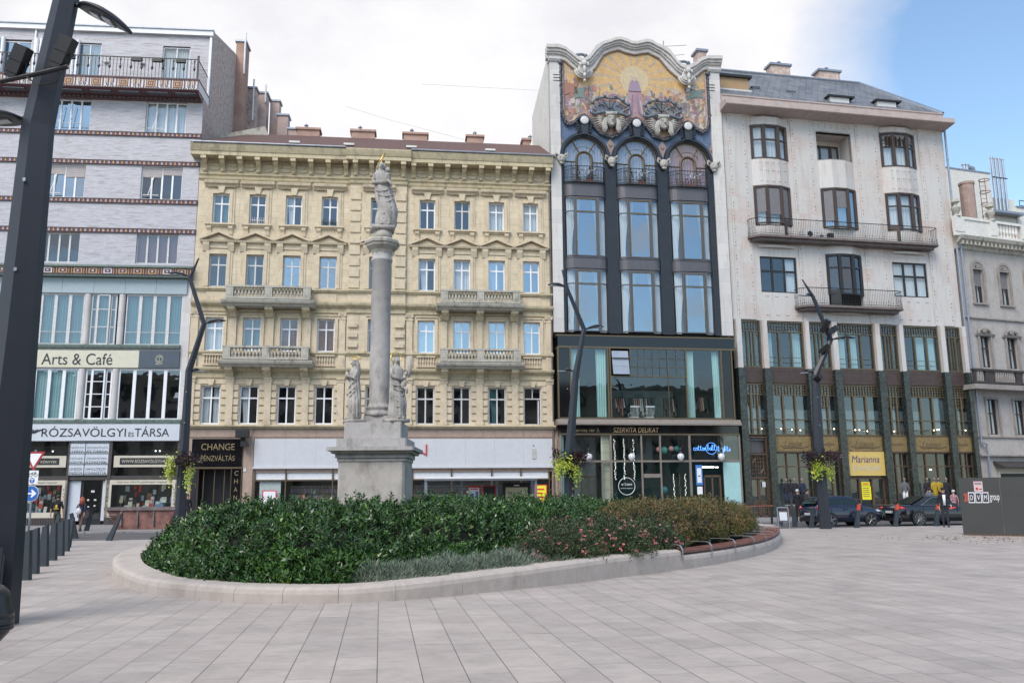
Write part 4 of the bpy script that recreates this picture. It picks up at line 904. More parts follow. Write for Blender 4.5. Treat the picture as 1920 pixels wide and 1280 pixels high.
# garland: dark leaves in a rope
M['garl'] = mat('dark_glazed_garland', (.06, .07, .085), .35, 0, .45, 14, .6, 30)
pg = [(.8, 31.7), (.8, 30.6), (.8, 29.5), (.8, 28.4)]+[(x, z-.18) for x, z in BOT[:] if True]+[(11.75, 28.4), (11.75, 29.5), (11.75, 30.6), (11.75, 31.5)]
def dens(P, st):
    out = []
    for a, b_ in zip(P, P[1:]):
        n = max(1, int(math.hypot(b_[0]-a[0], b_[1]-a[1])/st))
        for k in range(n): out.append((a[0]+(b_[0]-a[0])*k/n, a[1]+(b_[1]-a[1])*k/n))
    return out+[P[-1]]
o = FB(); o.smooth = True; rd = random.Random(5)
o.tube([(x, .16, z) for x, z in dens(pg, .4)], .1, 6)
for x, z in dens(pg, .13): o.ball((x+rd.uniform(-.05, .05), .2, z+rd.uniform(-.05, .05)), (rd.uniform(.06, .12), .1, rd.uniform(.06, .12)), 6)
o.ball((.8, .2, 31.85), .2, 10); o.ball((11.75, .2, 31.75), .2, 10); o.build('garland', 'garl', bb)
o = FB()
for s, x in ((-1, .5), (1, 12.0)):
    for k in range(3): o.tube([(x-.25, .24, 30.9-k*.22), (x+.25, .24, 30.9-k*.22)], .02, 4)
o.build('iron_hooks', 'black', bb)
# blue field and arches
M['blue'] = mat('blue_ceramic', (.085, .125, .21), .4, 0, .3, 5)
M['arch'] = mat('dark_blue_grey_ceramic', (.026, .029, .036), .3, 0, .2, 5)
ARC = (2.42, 6.22, 10.02); zc, r0, r1 = 24.9, 1.5, 1.78
o = FB(); n = 120; xs3 = [.72+11.11*i/n for i in range(n+1)]
def toparc(x):
    for c in ARC:
        if abs(x-c) < r1-.02: return zc+sqrt(max(0, (r1-.02)**2-(x-c)**2))
    return zc-.4
for a, b_ in zip(xs3, xs3[1:]): o.poly([(a, .0, toparc(a)), (b_, .0, toparc(b_)), (b_, .0, max(toparc(b_), ip(BOT, b_))+.1), (a, .0, max(toparc(a), ip(BOT, a))+.1)])
o.build('ceramic_spandrel', 'blue', bb)
for c in ARC:
    o = FB(); n = 28; ts = [pi*k/n for k in range(n+1)]
    for a, b_ in zip(ts, ts[1:]):
        for ra, rb, dd in ((r0, r0+.1, .12), (r0+.1, r1, .24)):
            P_ = [(c+ra*cos(a), zc+ra*sin(a)), (c+ra*cos(b_), zc+ra*sin(b_)), (c+rb*cos(b_), zc+rb*sin(b_)), (c+rb*cos(a), zc+rb*sin(a))]
            o.hexa([(P_[0][0], -.3, P_[0][1]), (P_[1][0], -.3, P_[1][1]), (P_[2][0], -.3, P_[2][1]), (P_[3][0], -.3, P_[3][1])]+[(p[0], dd, p[1]) for p in P_])
    o.prism([(c-.2, 26.5), (c+.2, 26.5), (c+.28, 27.2), (c-.28, 27.2)], .0, .34)
    for s in (-1, 1):
        for k in range(4): o.ball((c+s*(.42+.03*k), .3, 26.7+k*.2), (.12, .1, .12), 6)
    ar = o.build('arch', 'arch', bb)
    q = FB(); q.T = Matrix.Translation((c, -.38, 27.52)) @ Matrix.Rotation(pi/2, 4, 'X'); q.s = 1; q.lathe(0, 0, [(.29, -.06), (.29, .04), (.2, .08), (.02, .09)], 20); q.build('medallion', 'whited', ar)
    q = FB(); q.s = 1; q.T = Matrix.Translation((c, -.34, 27.52)) @ Matrix.Rotation(pi/2, 4, 'X'); q.lathe(0, 0, [(.36, -.1), (.36, .02)], 20); q.build('rim', 'arch', ar)
# dark mullion piers
for a, b_ in ((.72, .9), (3.85, 4.66), (7.64, 8.44), (11.38, 11.83)):
    o = FB(); o.box(a, b_, -.25, .12, 12.35, zc-.0); 
    o.build('dark_pier', 'nearblack', bb)
# pale diamonds between the arches, mask capitals
for x in (.72, 4.33, 8.13, 11.83):
    o = FB(); s = .3 if 1 < x < 11 else .2
    o.prism([(x-s, 25.9), (x, 25.1), (x+s, 25.9), (x, 26.45)], 0, .1, 0); o.tube([(x-.12, .12, 25.9), (x, .12, 25.72), (x+.12, .12, 25.9)], .03, 5, 1); o.build('diamond_tile', ['frame_mauve', 'brass'], bb)
    o = FB(); o.smooth = True
    o.ball((x, .3, 24.6), (.32, .2, .34), 12); o.ball((x, .42, 24.48), (.1, .12, .1), 8); o.ball((x-.11, .46, 24.66), .05, 6); o.ball((x+.11, .46, 24.66), .05, 6); o.ball((x, .36, 24.25), (.2, .12, .1), 8)
    for s in (-1, 1): o.tube([(x+s*.2, .3, 24.8), (x+s*.42, .3, 25.0), (x+s*.46, .3, 24.75), (x+s*.3, .3, 24.6)], [.1, .08, .07, .03], 6)
    o.build('mask_capital', 'statue', bb)
# arched windows with balconies
for i, c in enumerate(ARC):
    o = FB(); arcp = lambda r, n=20: [(c+r*cos(pi*k/n), zc+r*sin(pi*k/n)) for k in range(n+1)]
    def bar(P_, w=.05, d=-.05): o.tube([(x, d, z) for x, z in P_], w, 4)
    bar([(c+1.47, 23.0)]+arcp(1.47)+[(c-1.47, 23.0)], .06)
    ri = .55; zi = 24.75
    bar([(c+ri, 23.0)]+[(c+ri*cos(pi*k/14), zi+ri*sin(pi*k/14)) for k in range(15)]+[(c-ri, 23.0)], .09, -.02)
    for a in (35+20, 180-55): bar([(c+ri*cos(radians(a)), zi+ri*sin(radians(a))), (c+1.45*cos(radians(a)), zc+1.45*sin(radians(a)))])
    for s in (-1, 1):
        bar([(c+s*ri, 24.55), (c+s*1.45, 24.55)]); bar([(c+s*.9, 24.55), (c+s*.9, 23.0)], .02)
        bar([(c+s*.62, 24.1), (c+s*.9, 24.1)], .02); bar([(c+s*.62, 23.6), (c+s*.9, 23.6)], .02)
    bar([(c+.95*cos(pi*k/12), zi+.95*sin(pi*k/12)) for k in range(2, 11)], .018)
    w = o.build('window', 'brass', bb)
    g = FB(); P_ = [(c+1.47, 22.9)]+arcp(1.47)+[(c-1.47, 22.9)]; g.poly([(x, -.08, z) for x, z in P_]); g.build('pane', 'glass', w, recalc=False)
    g = FB(); n = 60
    M['pinkcurt'] = M.get('pinkcurt') or mat('pink_curtain', (.50, .33, .36), .9, 0, .1, 6, stretch=(6, 6, .2)); M['lilcurt'] = M.get('lilcurt') or mat('lilac_white_curtain', (.50, .52, .60), .9, 0, .15, 8, stretch=(8, 8, .1))
    X_ = [c-1.4+2.8*k/n for k in range(n+1)]
    for k in range(n):
        a, b_ = X_[k], X_[k+1]; za = zc+sqrt(max(0, 1.42**2-(a-c)**2)); zb = zc+sqrt(max(0, 1.42**2-(b_-c)**2))
        g.poly([(a, -.3+.05*sin(k*1.5), 22.9), (b_, -.3+.05*sin((k+1)*1.5), 22.9), (b_, -.3+.05*sin((k+1)*1.5), zb), (a, -.3+.05*sin(k*1.5), za)])
    g.build('curtain', 'pinkcurt' if i == 2 else 'lilcurt', w, smooth=True, recalc=False)
def bow(x0, x1, b=.5, n=6, d0=0):
    q = .62; P_ = [(x0, d0)]
    for k in range(1, n+1): a = pi/2*k/n; P_.append((x0+q*(1-cos(a)), d0+b*sin(a)))
    R_ = [(x1-(x-x0), y) for x, y in P_][::-1]; return P_+R_
BAY = ((.9, 3.83), (4.68, 7.62), (8.46, 11.36))
M['planter_pot'] = mat('terracotta', (.36, .11, .06), .8, 0, .2)
for i, (x0, x1) in enumerate(BAY):
    c = ARC[i]
    P_ = bow(x0, x1)
    # panels between storeys
    for z0, z1, bm in ((21.88, 22.82, .0), (16.75, 17.55, .0)):
        o = FB(); o.ribbon(P_, z0, z1); o.ribbon([(x, y+.04) for x, y in P_], z1-.06, z1, t=.06); o.ribbon([(x, y+.04) for x, y in P_], z0, z0+.07, t=.06)
        o.prismz([(x, y) for x, y in P_], z1-.02, z1+.001); o.build('bay_panel', 'spand', bb)
    # balcony rail with pots
    o = FB(); Q = bow(x0-.02, x1+.02, .72, 8)
    for z, w in ((23.98, .03), (23.72, .018), (23.15, .018), (22.95, .025)): o.tube([(x, y, z) for x, y in Q], w, 5)
    for (x, y) in Q[::1]: o.tube([(x, y, 22.9), (x, y, 23.98)], .016, 4)
    for k in range(1, 8): x = Q[8][0]+(Q[9][0]-Q[8][0])*k/8; o.tube([(x, Q[8][1], 22.9), (x, Q[8][1], 23.98)], .014, 4)
    o.prismz(bow(x0, x1, .7, 6), 22.83, 22.9); br = o.build('balcony', 'darkgrey', bb)
    o = FB(); o.tube([(c-.62+.155*k, .78, 23.78-.16*sin(pi*(k % 4)/4)) for k in range(9)], .04, 6); o.tube([(c+.16*cos(t*pi/6), .78, 23.55+.16*sin(t*pi/6)) for t in range(12)], .035, 5, closed=True); o.build('swag', 'zinc', br)
    # two tall storeys of curved glazing
    for r, (z0, z1, zt) in enumerate(((17.6, 21.82, 20.75), (12.4, 16.7, 15.65))):
        o = FB(); H_ = bow(x0+.02, x1-.02, .48)
        for z in (z0, zt, z1-.07): o.ribbon([(x, y+.03) for x, y in H_], z, z+.08, t=.1)
        xa, xb = H_[6][0], H_[7][0]
        for x, y in (H_[0], H_[-1], (H_[6][0], H_[6][1]), (H_[7][0], H_[7][1])): o.box(x-.055, x+.055, y-.08, y+.05, z0, z1)
        w = o.build('bay_window', 'spand', bb)
        f = FB(); f.box(xa+.08, xa+.16, .5, .54, z0+.1, z1-.1); f.box(xb-.16, xb-.08, .5, .54, z0+.1, z1-.1); f.box(xa+.16, xb-.16, .5, .54, zt-.04, zt+.03); f.box(xa+.16, xb-.16, .5, .54, z1-.18, z1-.1); f.build('frame', 'brass', w)
        g = FB(); g.smooth = True; g.ribbon(H_[:7], z0, z1, 1); g.ribbon(H_[7:], z0, z1, 1); g.smooth = False; g.ribbon(H_[6:8], z0, z1); g.build('pane', ['glassb', 'glass'], w, recalc=False)
        cu = FB(); wavy(cu, x0+.12, x0+.85, .12, z0, z1-.05, .05, .14, gather=-.5); wavy(cu, x1-1.0, x1-.12, .12, z0, z1-.05, .05, .14, gather=.4); wavy(cu, x0+.75, x0+1.15, .2, z0+1.2, z1-.05, .05, .14, gather=-.6); cu.build('curtain', 'curt', w, smooth=True, recalc=False)
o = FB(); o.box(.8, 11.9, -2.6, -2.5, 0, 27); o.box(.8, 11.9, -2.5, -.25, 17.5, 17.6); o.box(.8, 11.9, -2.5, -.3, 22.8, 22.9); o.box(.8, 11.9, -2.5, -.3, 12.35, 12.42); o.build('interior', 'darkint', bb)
BP = Matrix.Translation((*J2, 0)) @ Matrix.Rotation(ANG_B, 4, 'Z')
def bpos(u, d, z): return BP @ Vector((u, -d, z))
# pots and little trees on the balconies
def pot_plant(u, d, z, h, red):
    t = thing('potted_conifer' if not red else 'flower_box', '', 'potted plant', bpos(u, d, z), ANG_B)
    o = MB()
    if red: o.box(-.3, .3, -.08, .08, 0, .16)
    else: o.lathe(0, 0, [(.07, 0), (.1, .18)], 10)
    o.build('pot', 'planter_pot', t)
    o = MB(); rd = random.Random(int(u*100))
    for k in range(90 if not red else 60):
        zz = rd.random(); r = (.16*(1-zz)+.02) if not red else .1; a = rd.uniform(0, 2*pi); x = (r*cos(a)) if not red else rd.uniform(-.32, .32); y = r*sin(a); z_ = .16+zz*h
        s = .035; o.poly([(x-s, y, z_), (x, y-s, z_+s), (x+s, y+s, z_), (x, y, z_-s)], 1 if red and k % 4 == 0 else 0)
    o.build('foliage', [flat('conifer_green', (.02, .045, .025)), flat('geranium_red', (.5, .03, .04))], t, recalc=False); return t
for i, c in enumerate(ARC):
    nm = ('left', 'middle', 'right')[i]
    if i < 2:
        for s in (-1, 1): tag(pot_plant(c+s*.42-.1, .3, 22.9, 1.1, False), 'small conifer, %s of the two on the %s arched balcony' % ('left' if s < 0 else 'right', nm), 'potted plant', 'plants on the arched balconies')
    tag(pot_plant(c+(.2 if i < 2 else -.1), .45, 22.92, .25 if i < 2 else .5, True), ('red flowering box on the %s arched balcony' % nm), 'flower box', 'plants on the arched balconies')
# winged heads and scroll hoods below the mosaic
M['hood'] = mat('blue_grey_glazed_ceramic', (.12, .145, .17), .35, 0, .35, 6)
for x in (4.34, 8.18):
    z = 27.55; o = FB(); o.smooth = True
    o.ball((x, .42, z+.05), (.36, .34, .52), 16); o.ball((x, .74, z), (.07, .12, .13), 8); o.ball((x, .7, z-.22), (.13, .06, .04), 8); o.ball((x, .66, z-.36), (.16, .14, .12), 8)
    for s in (-1, 1):
        o.ball((x+s*.14, .71, z+.1), (.08, .05, .04), 8); o.tube([(x+s*.06, .76, z+.17), (x+s*.26, .66, z+.19)], .035, 6)
        for k in range(6): o.tube([(x+s*(.3+.03*k), .45, z+.25-.02*k), (x+s*(.42+.04*k), .5, z-.2), (x+s*(.36+.05*k), .52, z-.6), (x+s*(.5+.035*k), .5, z-.95+.02*k)], [.07, .08, .08, .03], 6)
    o.ball((x, .45, z+.45), (.42, .34, .2), 14)
    for k in range(7): o.tube([(x-.33+.11*k, .6, z+.42), (x-.36+.12*k, .5, z+.62), (x-.3+.1*k, .34, z+.72)], [.05, .06, .03], 6)
    hd = o.build('winged_head', M['statue'], bb)
    for s in (-1, 1):
        o = FB(); o.smooth = True
        for k in range(9):
            a = radians(28-k*11); L = 1.05-.07*k
            o.tube([(x+s*.34, .25, z+.12-.05*k), (x+s*(.34+L*.55*cos(a)), .3, z+.14-.05*k+L*.5*sin(a)), (x+s*(.34+L*cos(a)), .22, z+.08-.05*k+L*sin(a)*.8)], [.08, .07, .02], 6)
        o.build('wing', 'statue', hd)
    # lyre-shaped hood with an oval light
    z = 28.55; o = FB(); o.smooth = True
    th = lambda t: (1.28*cos(t), .92*sin(t))
    P2 = [(x+1.3*cos(t)*(1+.1*cos(5*t)), .3, z+.2+.62*sin(t)*(1+.1*cos(6*t))) for t in [2*pi*k/48 for k in range(48)]]
    o.tube(P2, .085, 8, closed=True)
    for s in (-1, 1):
        o.tube([(x+s*(.62+.34*cos(t)), .24, z+.05+.27*sin(t)) for t in [2*pi*k/14 for k in range(14)]], .04, 6, closed=True)
        o.tube([(x+s*1.35, .35, z-.15), (x+s*1.42, .35, z-.4), (x+s*1.2, .35, z-.5), (x+s*.6, .35, z-.32), (x, .35, z-.3)], [.1, .12, .12, .1, .08], 6)
        o.ball((x+s*.95, .36, z+.66), .16, 8); o.ball((x+s*1.3, .36, z+.36), .15, 8); o.ball((x+s*.4, .36, z+.9), .13, 8)
    hh = o.build('scroll_hood', 'hood', bb)
    g = FB(); n = 24; g.poly([(x+1.05*cos(2*pi*k/n), .12, z+.2+.5*sin(2*pi*k/n)) for k in range(n)]); g.build('pane', 'glass', hh, recalc=False)
    g = FB(); 
    for a in (60, 90, 120, 150, 30): g.tube([(x, .16, z), (x+.9*cos(radians(a)), .16, z+.2+.5*sin(radians(a)))], .02, 4)
    g.build('glazing_bar', 'black', hh)
# rams-head brackets and blue rings at the dips of the gable
for x in (2.43, 10.12):
    o = FB(); o.smooth = True; z = 31.3
    for rr in (.62, .5, .38): o.tube([(x+rr*cos(t), .34+(.62-rr)*.8, z+rr*.9*sin(t)) for t in [pi*1.0+pi*k/14 for k in range(15)]], .08, 6)
    o.ball((x, .4, z+.05), (.42, .2, .5), 14); o.ball((x, .7, z+.35), (.2, .2, .24), 10); o.ball((x, .72, z-.1), (.14, .14, .3), 10); o.ball((x, .75, z-.55), (.13, .13, .2), 8); o.ball((x, .7, z-.95), (.12, .12, .13), 8)
    o.tube([(x-.2, .6, z+.5), (x-.32, .66, z+.3), (x-.2, .75, z+.2)], .06, 6); o.tube([(x+.2, .6, z+.5), (x+.32, .66, z+.3), (x+.2, .75, z+.2)], .06, 6)
    o.build('gable_bracket', 'gable', bb)
    o = FB(); o.smooth = True; o.tube([(x-.02+.62*cos(t), -.1, 32.05+.72*sin(t)) for t in [pi*k/16 for k in range(17)]], .1, 8)
    for a in (20, 60, 120, 160): o.ball((x+.62*cos(radians(a)), -.1, 32.05+.72*sin(radians(a))), .16, 8)
    o.build('ceramic_ring', 'hood', bb)
o = FB(); o.box(.3, BW-.3, -6.6, -.32, 28.5, 31.2); o.build('roof', 'zinc', bb)
# protruding shop storeys
PD = .8
o = FB(); o.box(.13, 12.38, -.2, PD, 11.32, 12.0, 0); o.mould(.1, 12.42, [(-.2, 12.0), (PD+.02, 12.0), (PD+.02, 12.08), (-.2, 12.3)], 1); o.box(.12, .9, -.2, PD-.03, 6.62, 11.2, 0); o.box(11.47, 12.1, -.2, PD-.03, 6.62, 11.2, 0); o.box(.12, 12.4, -.2, PD+.02, 11.2, 11.32, 1)
o.mould(.0, 12.5, [(-.2, 6.1), (PD+.3, 6.1), (PD+.3, 6.2), (PD+.1, 6.48), (-.2, 6.5)], 2); o.box(.2, 12.4, -.2, PD, 5.56, 6.1, 0); o.box(.18, 12.46, -.2, PD+.03, 5.46, 5.56, 1)
M['brownm'] = mat('brown_sheet_metal', (.21, .18, .155), .5, .2, .12)
fb = o.build('shop_fascia', ['blackgran', 'brass', 'brownm'], bb)
M['goldp'] = mat('pale_gold_lettering', (.42, .28, .15), .45, .3, .1)
text('lettering', 'Szervita tér 3.', 'goldl', fb, .96, 2.83, PD+.015, 5.66, 5.88); text('lettering', 'SZERVITA DELIKAT', 'goldp', fb, 3.75, 6.84, PD+.015, 5.63, 5.95, shear=.15)
o = FB()
for x in (.13, .95, 3.5, 3.65, 8.9, 11.4, 12.15): o.box(x-.05, x+.05, PD-.1, PD+.03, 6.52, 11.2)
o.box(.13, 12.15, PD-.1, PD+.02, 6.5, 6.6); o.box(3.65, 8.9, PD-.1, PD+.02, 9.3, 9.38); o.box(5.0, 5.06, PD-.1, PD+.02, 9.38, 11.2); o.box(7.6, 7.66, PD-.1, PD+.02, 9.38, 11.2); o.box(7.62, 7.66, PD-.08, PD, 6.6, 9.3)
for k in range(1, 5): o.box(5.06+k*.508-.015, 5.06+k*.508+.015, PD-.07, PD-.01, 9.38, 11.2)
for z in (9.98, 10.58): o.box(5.06, 7.6, PD-.07, PD-.005, z-.015, z+.015); o.box(7.66, 8.85, PD-.07, PD-.005, z-.015, z+.015)
o.box(8.23, 8.26, PD-.07, PD-.01, 9.38, 11.2)
w = o.build('shop_window', 'brass', bb)
g = FB()
for a, b_ in ((.98, 3.5), (3.68, 8.88), (8.93, 11.37)): g.poly([(a, PD-.05, 6.58), (b_, PD-.05, 6.58), (b_, PD-.05, 11.2 if a != 3.68 else 9.34), (a, PD-.05, 11.2 if a != 3.68 else 9.34)])
g.poly([(5.04, PD-.06, 9.36), (8.88, PD-.06, 9.36), (8.88, PD-.06, 11.2), (5.04, PD-.06, 11.2)]); g.build('pane', 'glasss', w, recalc=False)
g = FB(); g.T = Matrix.Translation((0, 0, 0)); g.hexa([(3.78, PD+.28, 9.45), (4.9, PD+.28, 9.45), (4.9, PD+.31, 9.45), (3.78, PD+.31, 9.45), (3.78, PD-.05, 11.05), (4.9, PD-.05, 11.05), (4.9, PD-.02, 11.05), (3.78, PD-.02, 11.05)]); g.build('tilted_sash', mat('pale_sash_glass', (.27, .31, .37), .15, 0, .1), w)
g = FB()
for z in (9.98, 10.55): g.box(3.78, 4.9, PD+.1, PD+.2, z-.02, z+.02)
g.build('glazing_bar', 'brass', w)
cu = FB(); wavy(cu, 1.02, 1.6, PD-.3, 6.65, 11.15, .06, .15); wavy(cu, 2.75, 3.45, PD-.3, 6.65, 11.15, .06, .15); wavy(cu, 9.0, 9.55, PD-.3, 6.65, 11.15, .06, .15, gather=.1); wavy(cu, 10.85, 11.3, PD-.3, 6.65, 11.15, .06, .15); cu.build('curtain', 'curtc', w, smooth=True, recalc=False)
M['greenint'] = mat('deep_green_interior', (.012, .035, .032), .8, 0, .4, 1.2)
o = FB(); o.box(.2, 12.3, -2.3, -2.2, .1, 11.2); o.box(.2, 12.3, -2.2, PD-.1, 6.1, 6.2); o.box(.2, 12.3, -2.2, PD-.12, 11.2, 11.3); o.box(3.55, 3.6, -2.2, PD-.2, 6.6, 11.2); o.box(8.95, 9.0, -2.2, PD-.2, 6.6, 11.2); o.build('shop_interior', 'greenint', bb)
o = FB(); o.box(3.6, 8.95, -2.18, -2.1, 6.2, 8.75); o.build('inner_wall', mat('grey_green_wall', (.14, .19, .19), .8, 0, .1), bb)
# ground floor glazing
o = FB()
for x, w_ in ((.2, .06), (3.55, .06), (5.62, .05), (6.9, .05), (8.92, .07), (12.4, .06), (2.95, .04)): o.box(x-w_, x+w_, PD-.14, PD+.0, .06 if x != 2.95 else .06, 5.46 if x != 2.95 else 3.75)
o.box(.2, 8.9, PD-.13, PD-.01, 3.7, 3.82); o.box(8.9, 12.4, PD-.13, PD+.01, 3.72, 3.84); o.box(.2, 12.4, PD-.13, PD-.015, .06, .3)
o.box(5.7, 6.85, PD-.12, PD+.01, 2.7, 2.95)
gfw = o.build('shop_front', 'brownm', bb)
g = FB()
for a, b_ in ((.26, 2.9), (3.0, 3.5), (3.62, 5.56), (5.68, 6.84), (6.96, 8.84)):
    g.poly([(a, PD-.07, 3.82), (b_, PD-.07, 3.82), (b_, PD-.07, 5.46), (a, PD-.07, 5.46)]); 
    g.poly([(a, PD-.07, .3), (b_, PD-.07, .3), (b_, PD-.07, 3.7), (a, PD-.07, 3.7)])
g.poly([(9.0, PD-.07, 3.84), (12.34, PD-.07, 3.84), (12.34, PD-.07, 5.46), (9.0, PD-.07, 5.46)]); g.build('pane', 'glasss', gfw, recalc=False)
M['cyanp'] = mat('pale_cyan_panel', (.30, .50, .50), .5, 0, .06)
for q in ((11.2, 12.36, PD-.1, PD-.02, .3, 3.7), (.26, .44, PD-.3, PD-.2, .3, 5.4)): o = FB(); o.box(*q); o.build('poster_panel', 'cyanp', gfw)
o = FB(); o.box(9.25, 9.7, PD, PD+.03, 2.2, 3.5, 0); o.box(9.33, 9.62, PD+.03, PD+.04, 2.35, 3.3, 1); o.box(9.4, 9.55, PD+.04, PD+.045, 2.75, 2.82, 2); o.box(9.3, 9.66, PD, PD+.02, 1.6, 2.1, 1); o.box(9.4, 9.66, PD, PD+.02, .5, 1.3, 1); o.build('notice', [flat('blue_paper', (.05, .18, .5)), 'white', 'inkb'], gfw)
for x0, x1 in ((1.55, 2.58), (9.85, 11.05)):
    o = FB(); xm = (x0+x1)/2
    for a, b_ in ((x0, x0+.1), (xm-.05, xm+.05), (x1-.1, x1)): o.box(a, b_, PD-.3, PD-.2, .06, 2.85)
    o.box(x0, x1, PD-.3, PD-.2, 2.72, 2.85); o.box(x0, x1, PD-.3, PD-.2, .06, .35); dr = o.build('door', 'bronze', gfw)
    g = FB(); g.poly([(x0, PD-.25, .3), (x1, PD-.25, .3), (x1, PD-.25, 2.75), (x0, PD-.25, 2.75)]); g.build('pane', 'glasss', dr, recalc=False)
    g = FB(); g.tube([(xm+.1, PD-.16, 1.3), (xm+.1, PD-.1, 1.3), (xm+.1, PD-.1, .9), (xm+.1, PD-.16, .9)], .02, 5); g.build('handle', 'zinc', dr)
o = FB(); o.box(9.75, 10.9, -.2, -.1, 3.35, 3.45); o.box(11.0, 11.2, -.2, -.1, 3.35, 3.42); o.build('light_strip', 'litwhite', gfw)
o = FB(); o.box(2.98, 3.54, PD-.5, PD-.3, .1, 5.45)
for k in range(9): o.box(2.96, 3.56, PD-.3, PD-.27, .15+k*.6, .15+k*.6+.56)
o.build('stone_pier', 'creamsign', gfw)
o = FB(); o.box(.45, 2.9, -.9, -.8, .1, 5.4); o.box(5.7, 6.85, -.9, -.8, 3.8, 5.4); o.build('inner_wall', 'midint', gfw)
rd = random.Random(2)
o = FB()
for x in (3.95, 4.6, 5.25):
    for k in range(46): zz = 2.6+k*.058+rd.uniform(-.02, .02); o.ball((x+rd.uniform(-.055, .055), .2+rd.uniform(-.04, .04), zz), .018, 4)
for x in (7.9, 8.7):
    for k in range(36): o.ball((x+rd.uniform(-.05, .05), .3, .6+k*.066+rd.uniform(-.02, .02)), .018, 4)
tag(o.build('light_chain', 'litwhite', gfw), None, None)
o = FB()
for k in range(36): o.ball((8.3+rd.uniform(-.05, .05), .3, .6+k*.066), .018, 4)
o.build('light_chain', flat('yellow_bulb', (.75, .5, .1)), gfw)
o = FB(); o.tube([(4.55+.55*cos(t*pi/16), PD-.05, 2.15+.55*sin(t*pi/16)) for t in range(32)], .018, 4, closed=True); ro = o.build('roundel', 'white', gfw)
text('lettering', 'nr 3 store', 'white', ro, 4.2, 4.9, PD-.04, 2.2, 2.38); text('lettering', 'fashion designers', 'white', ro, 4.15, 4.95, PD-.04, 1.98, 2.06)
# neon lettering "cotton ball lights" in single strokes
GLY = {'c': ([(.5, .45), (.3, .55), (.08, .45), (.03, .22), (.15, .03), (.4, .03), (.6, .15)],), 'o': ([(.3, .52), (.08, .42), (.05, .15), (.25, 0), (.48, .12), (.5, .4), (.3, .52), (.4, .42), (.65, .45)],),
 't': ([(.25, .95), (.18, .5), (.2, .1), (.35, 0), (.55, .15)], [(0, .62), (.45, .66)]), 'n': ([(.08, .5), (.1, 0), (.12, .3), (.3, .52), (.42, .45), (.42, .05), (.6, .1)],), 'b': ([(.1, .3), (.25, .95), (.12, .9), (.08, .1), (.25, 0), (.48, .15), (.42, .45), (.2, .42)],),
 'a': ([(.48, .48), (.25, .52), (.05, .25), (.2, 0), (.42, .15), (.5, .5), (.48, .08), (.65, .1)],), 'l': ([(0, .1), (.3, .8), (.2, 1), (.08, .8), (.12, .1), (.3, 0), (.45, .12)],), 'i': ([(.05, .35), (.14, .5), (.14, .08), (.3, .05)], [(.14, .7), (.16, .72)]),
 'g': ([(.45, .5), (.2, .52), (.05, .25), (.2, .02), (.42, .2), (.46, .5), (.42, -.3), (.2, -.45), (.08, -.25), (.6, .1)],), 'h': ([(0, .1), (.28, .85), (.15, 1), (.08, .0), (.2, .45), (.4, .45), (.42, .05), (.6, .1)],), 's': ([(.05, .05), (.35, .55), (.4, .3), (.42, .08), (.2, 0)],)}
o = FB(); x = 9.35
for ch in 'cotton':
    for st in GLY[ch]: o.tube([(x+a*.26, PD-.5, 4.48+b_*.36+.02*x*0) for a, b_ in st], .014, 5)
    x += .15
x = 10.33
for ch in 'ball':
    for st in GLY[ch]: o.tube([(x+a*.26, PD-.5, 4.48+b_*.4) for a, b_ in st], .014, 5)
    x += .15
x = 11.05
for ch in 'lights':
    for st in GLY[ch]: o.tube([(x+a*.26, PD-.5, 4.44+b_*.36) for a, b_ in st], .014, 5)
    x += .155
ob = o.build('neon_sign', 'neon', None); ob.matrix_world = BP; tag(ob, 'blue neon handwriting reading cotton ball lights in the dark shop window', 'neon sign')
o = FB(); o.tube([(10.6+.38*cos(t*pi/14), PD-.5, 4.62+.38*sin(t*pi/14)) for t in range(28)], .012, 4, closed=True); o.build('ring', 'neon', ob)
# hanging globe lanterns
def lantern(u, d, zt, lab):
    t = thing('globe_lantern', lab, 'lantern', bpos(u, d, zt), ANG_B, 'globe lanterns hanging along the shop front')
    o = MB(); o.tube([(-.14, 0, 0), (-.16, 0, -.55), (-.16, 0, -.85), (0, 0, -.95), (.16, 0, -.85), (.16, 0, -.55), (.14, 0, 0)], .014, 5)
    for k in range(3): o.tube([(-.16, 0, -.35-.2*k), (.16, 0, -.35-.2*k)], .01, 4)
    o.lathe(0, 0, [(.03, -1.3), (.12, -1.28), (.08, -1.18), (.1, -1.08), (.05, -.98)], 10); o.tube([(-.0, .0, 0), (0, .9, .12)], .02, 5); o.build('bracket', 'black', t)
    o = MB(); o.smooth = True; o.lathe(0, 0, [(.08, -1.3), (.19, -1.38), (.23, -1.5), (.2, -1.64), (.1, -1.76), (.02, -1.82)], 16); o.build('globe', mat('opal_glass', (.62, .62, .63), .25, 0, .03) if 'opal' not in M else M['opal'], t)
    o = MB()
    for k in range(8): a = pi/4*k; o.tube([(.2*cos(a), .2*sin(a), -1.38), (.235*cos(a), .235*sin(a), -1.5), (.11*cos(a), .11*sin(a), -1.75)], .008, 4)
    o.build('cage', 'zinc', t)
M['opal'] = mat('opal_glass', (.62, .62, .63), .25, 0, .03)
for u, lab in ((1.95, 'globe lantern hanging above the left brown door'), (4.8, 'globe lantern hanging before the strings of small lights'), (8.11, 'globe lantern hanging beside the pink and turquoise balls'), (10.9, 'globe lantern hanging beside the blue neon handwriting')):
    lantern(u, PD+.45, 5.55, lab)
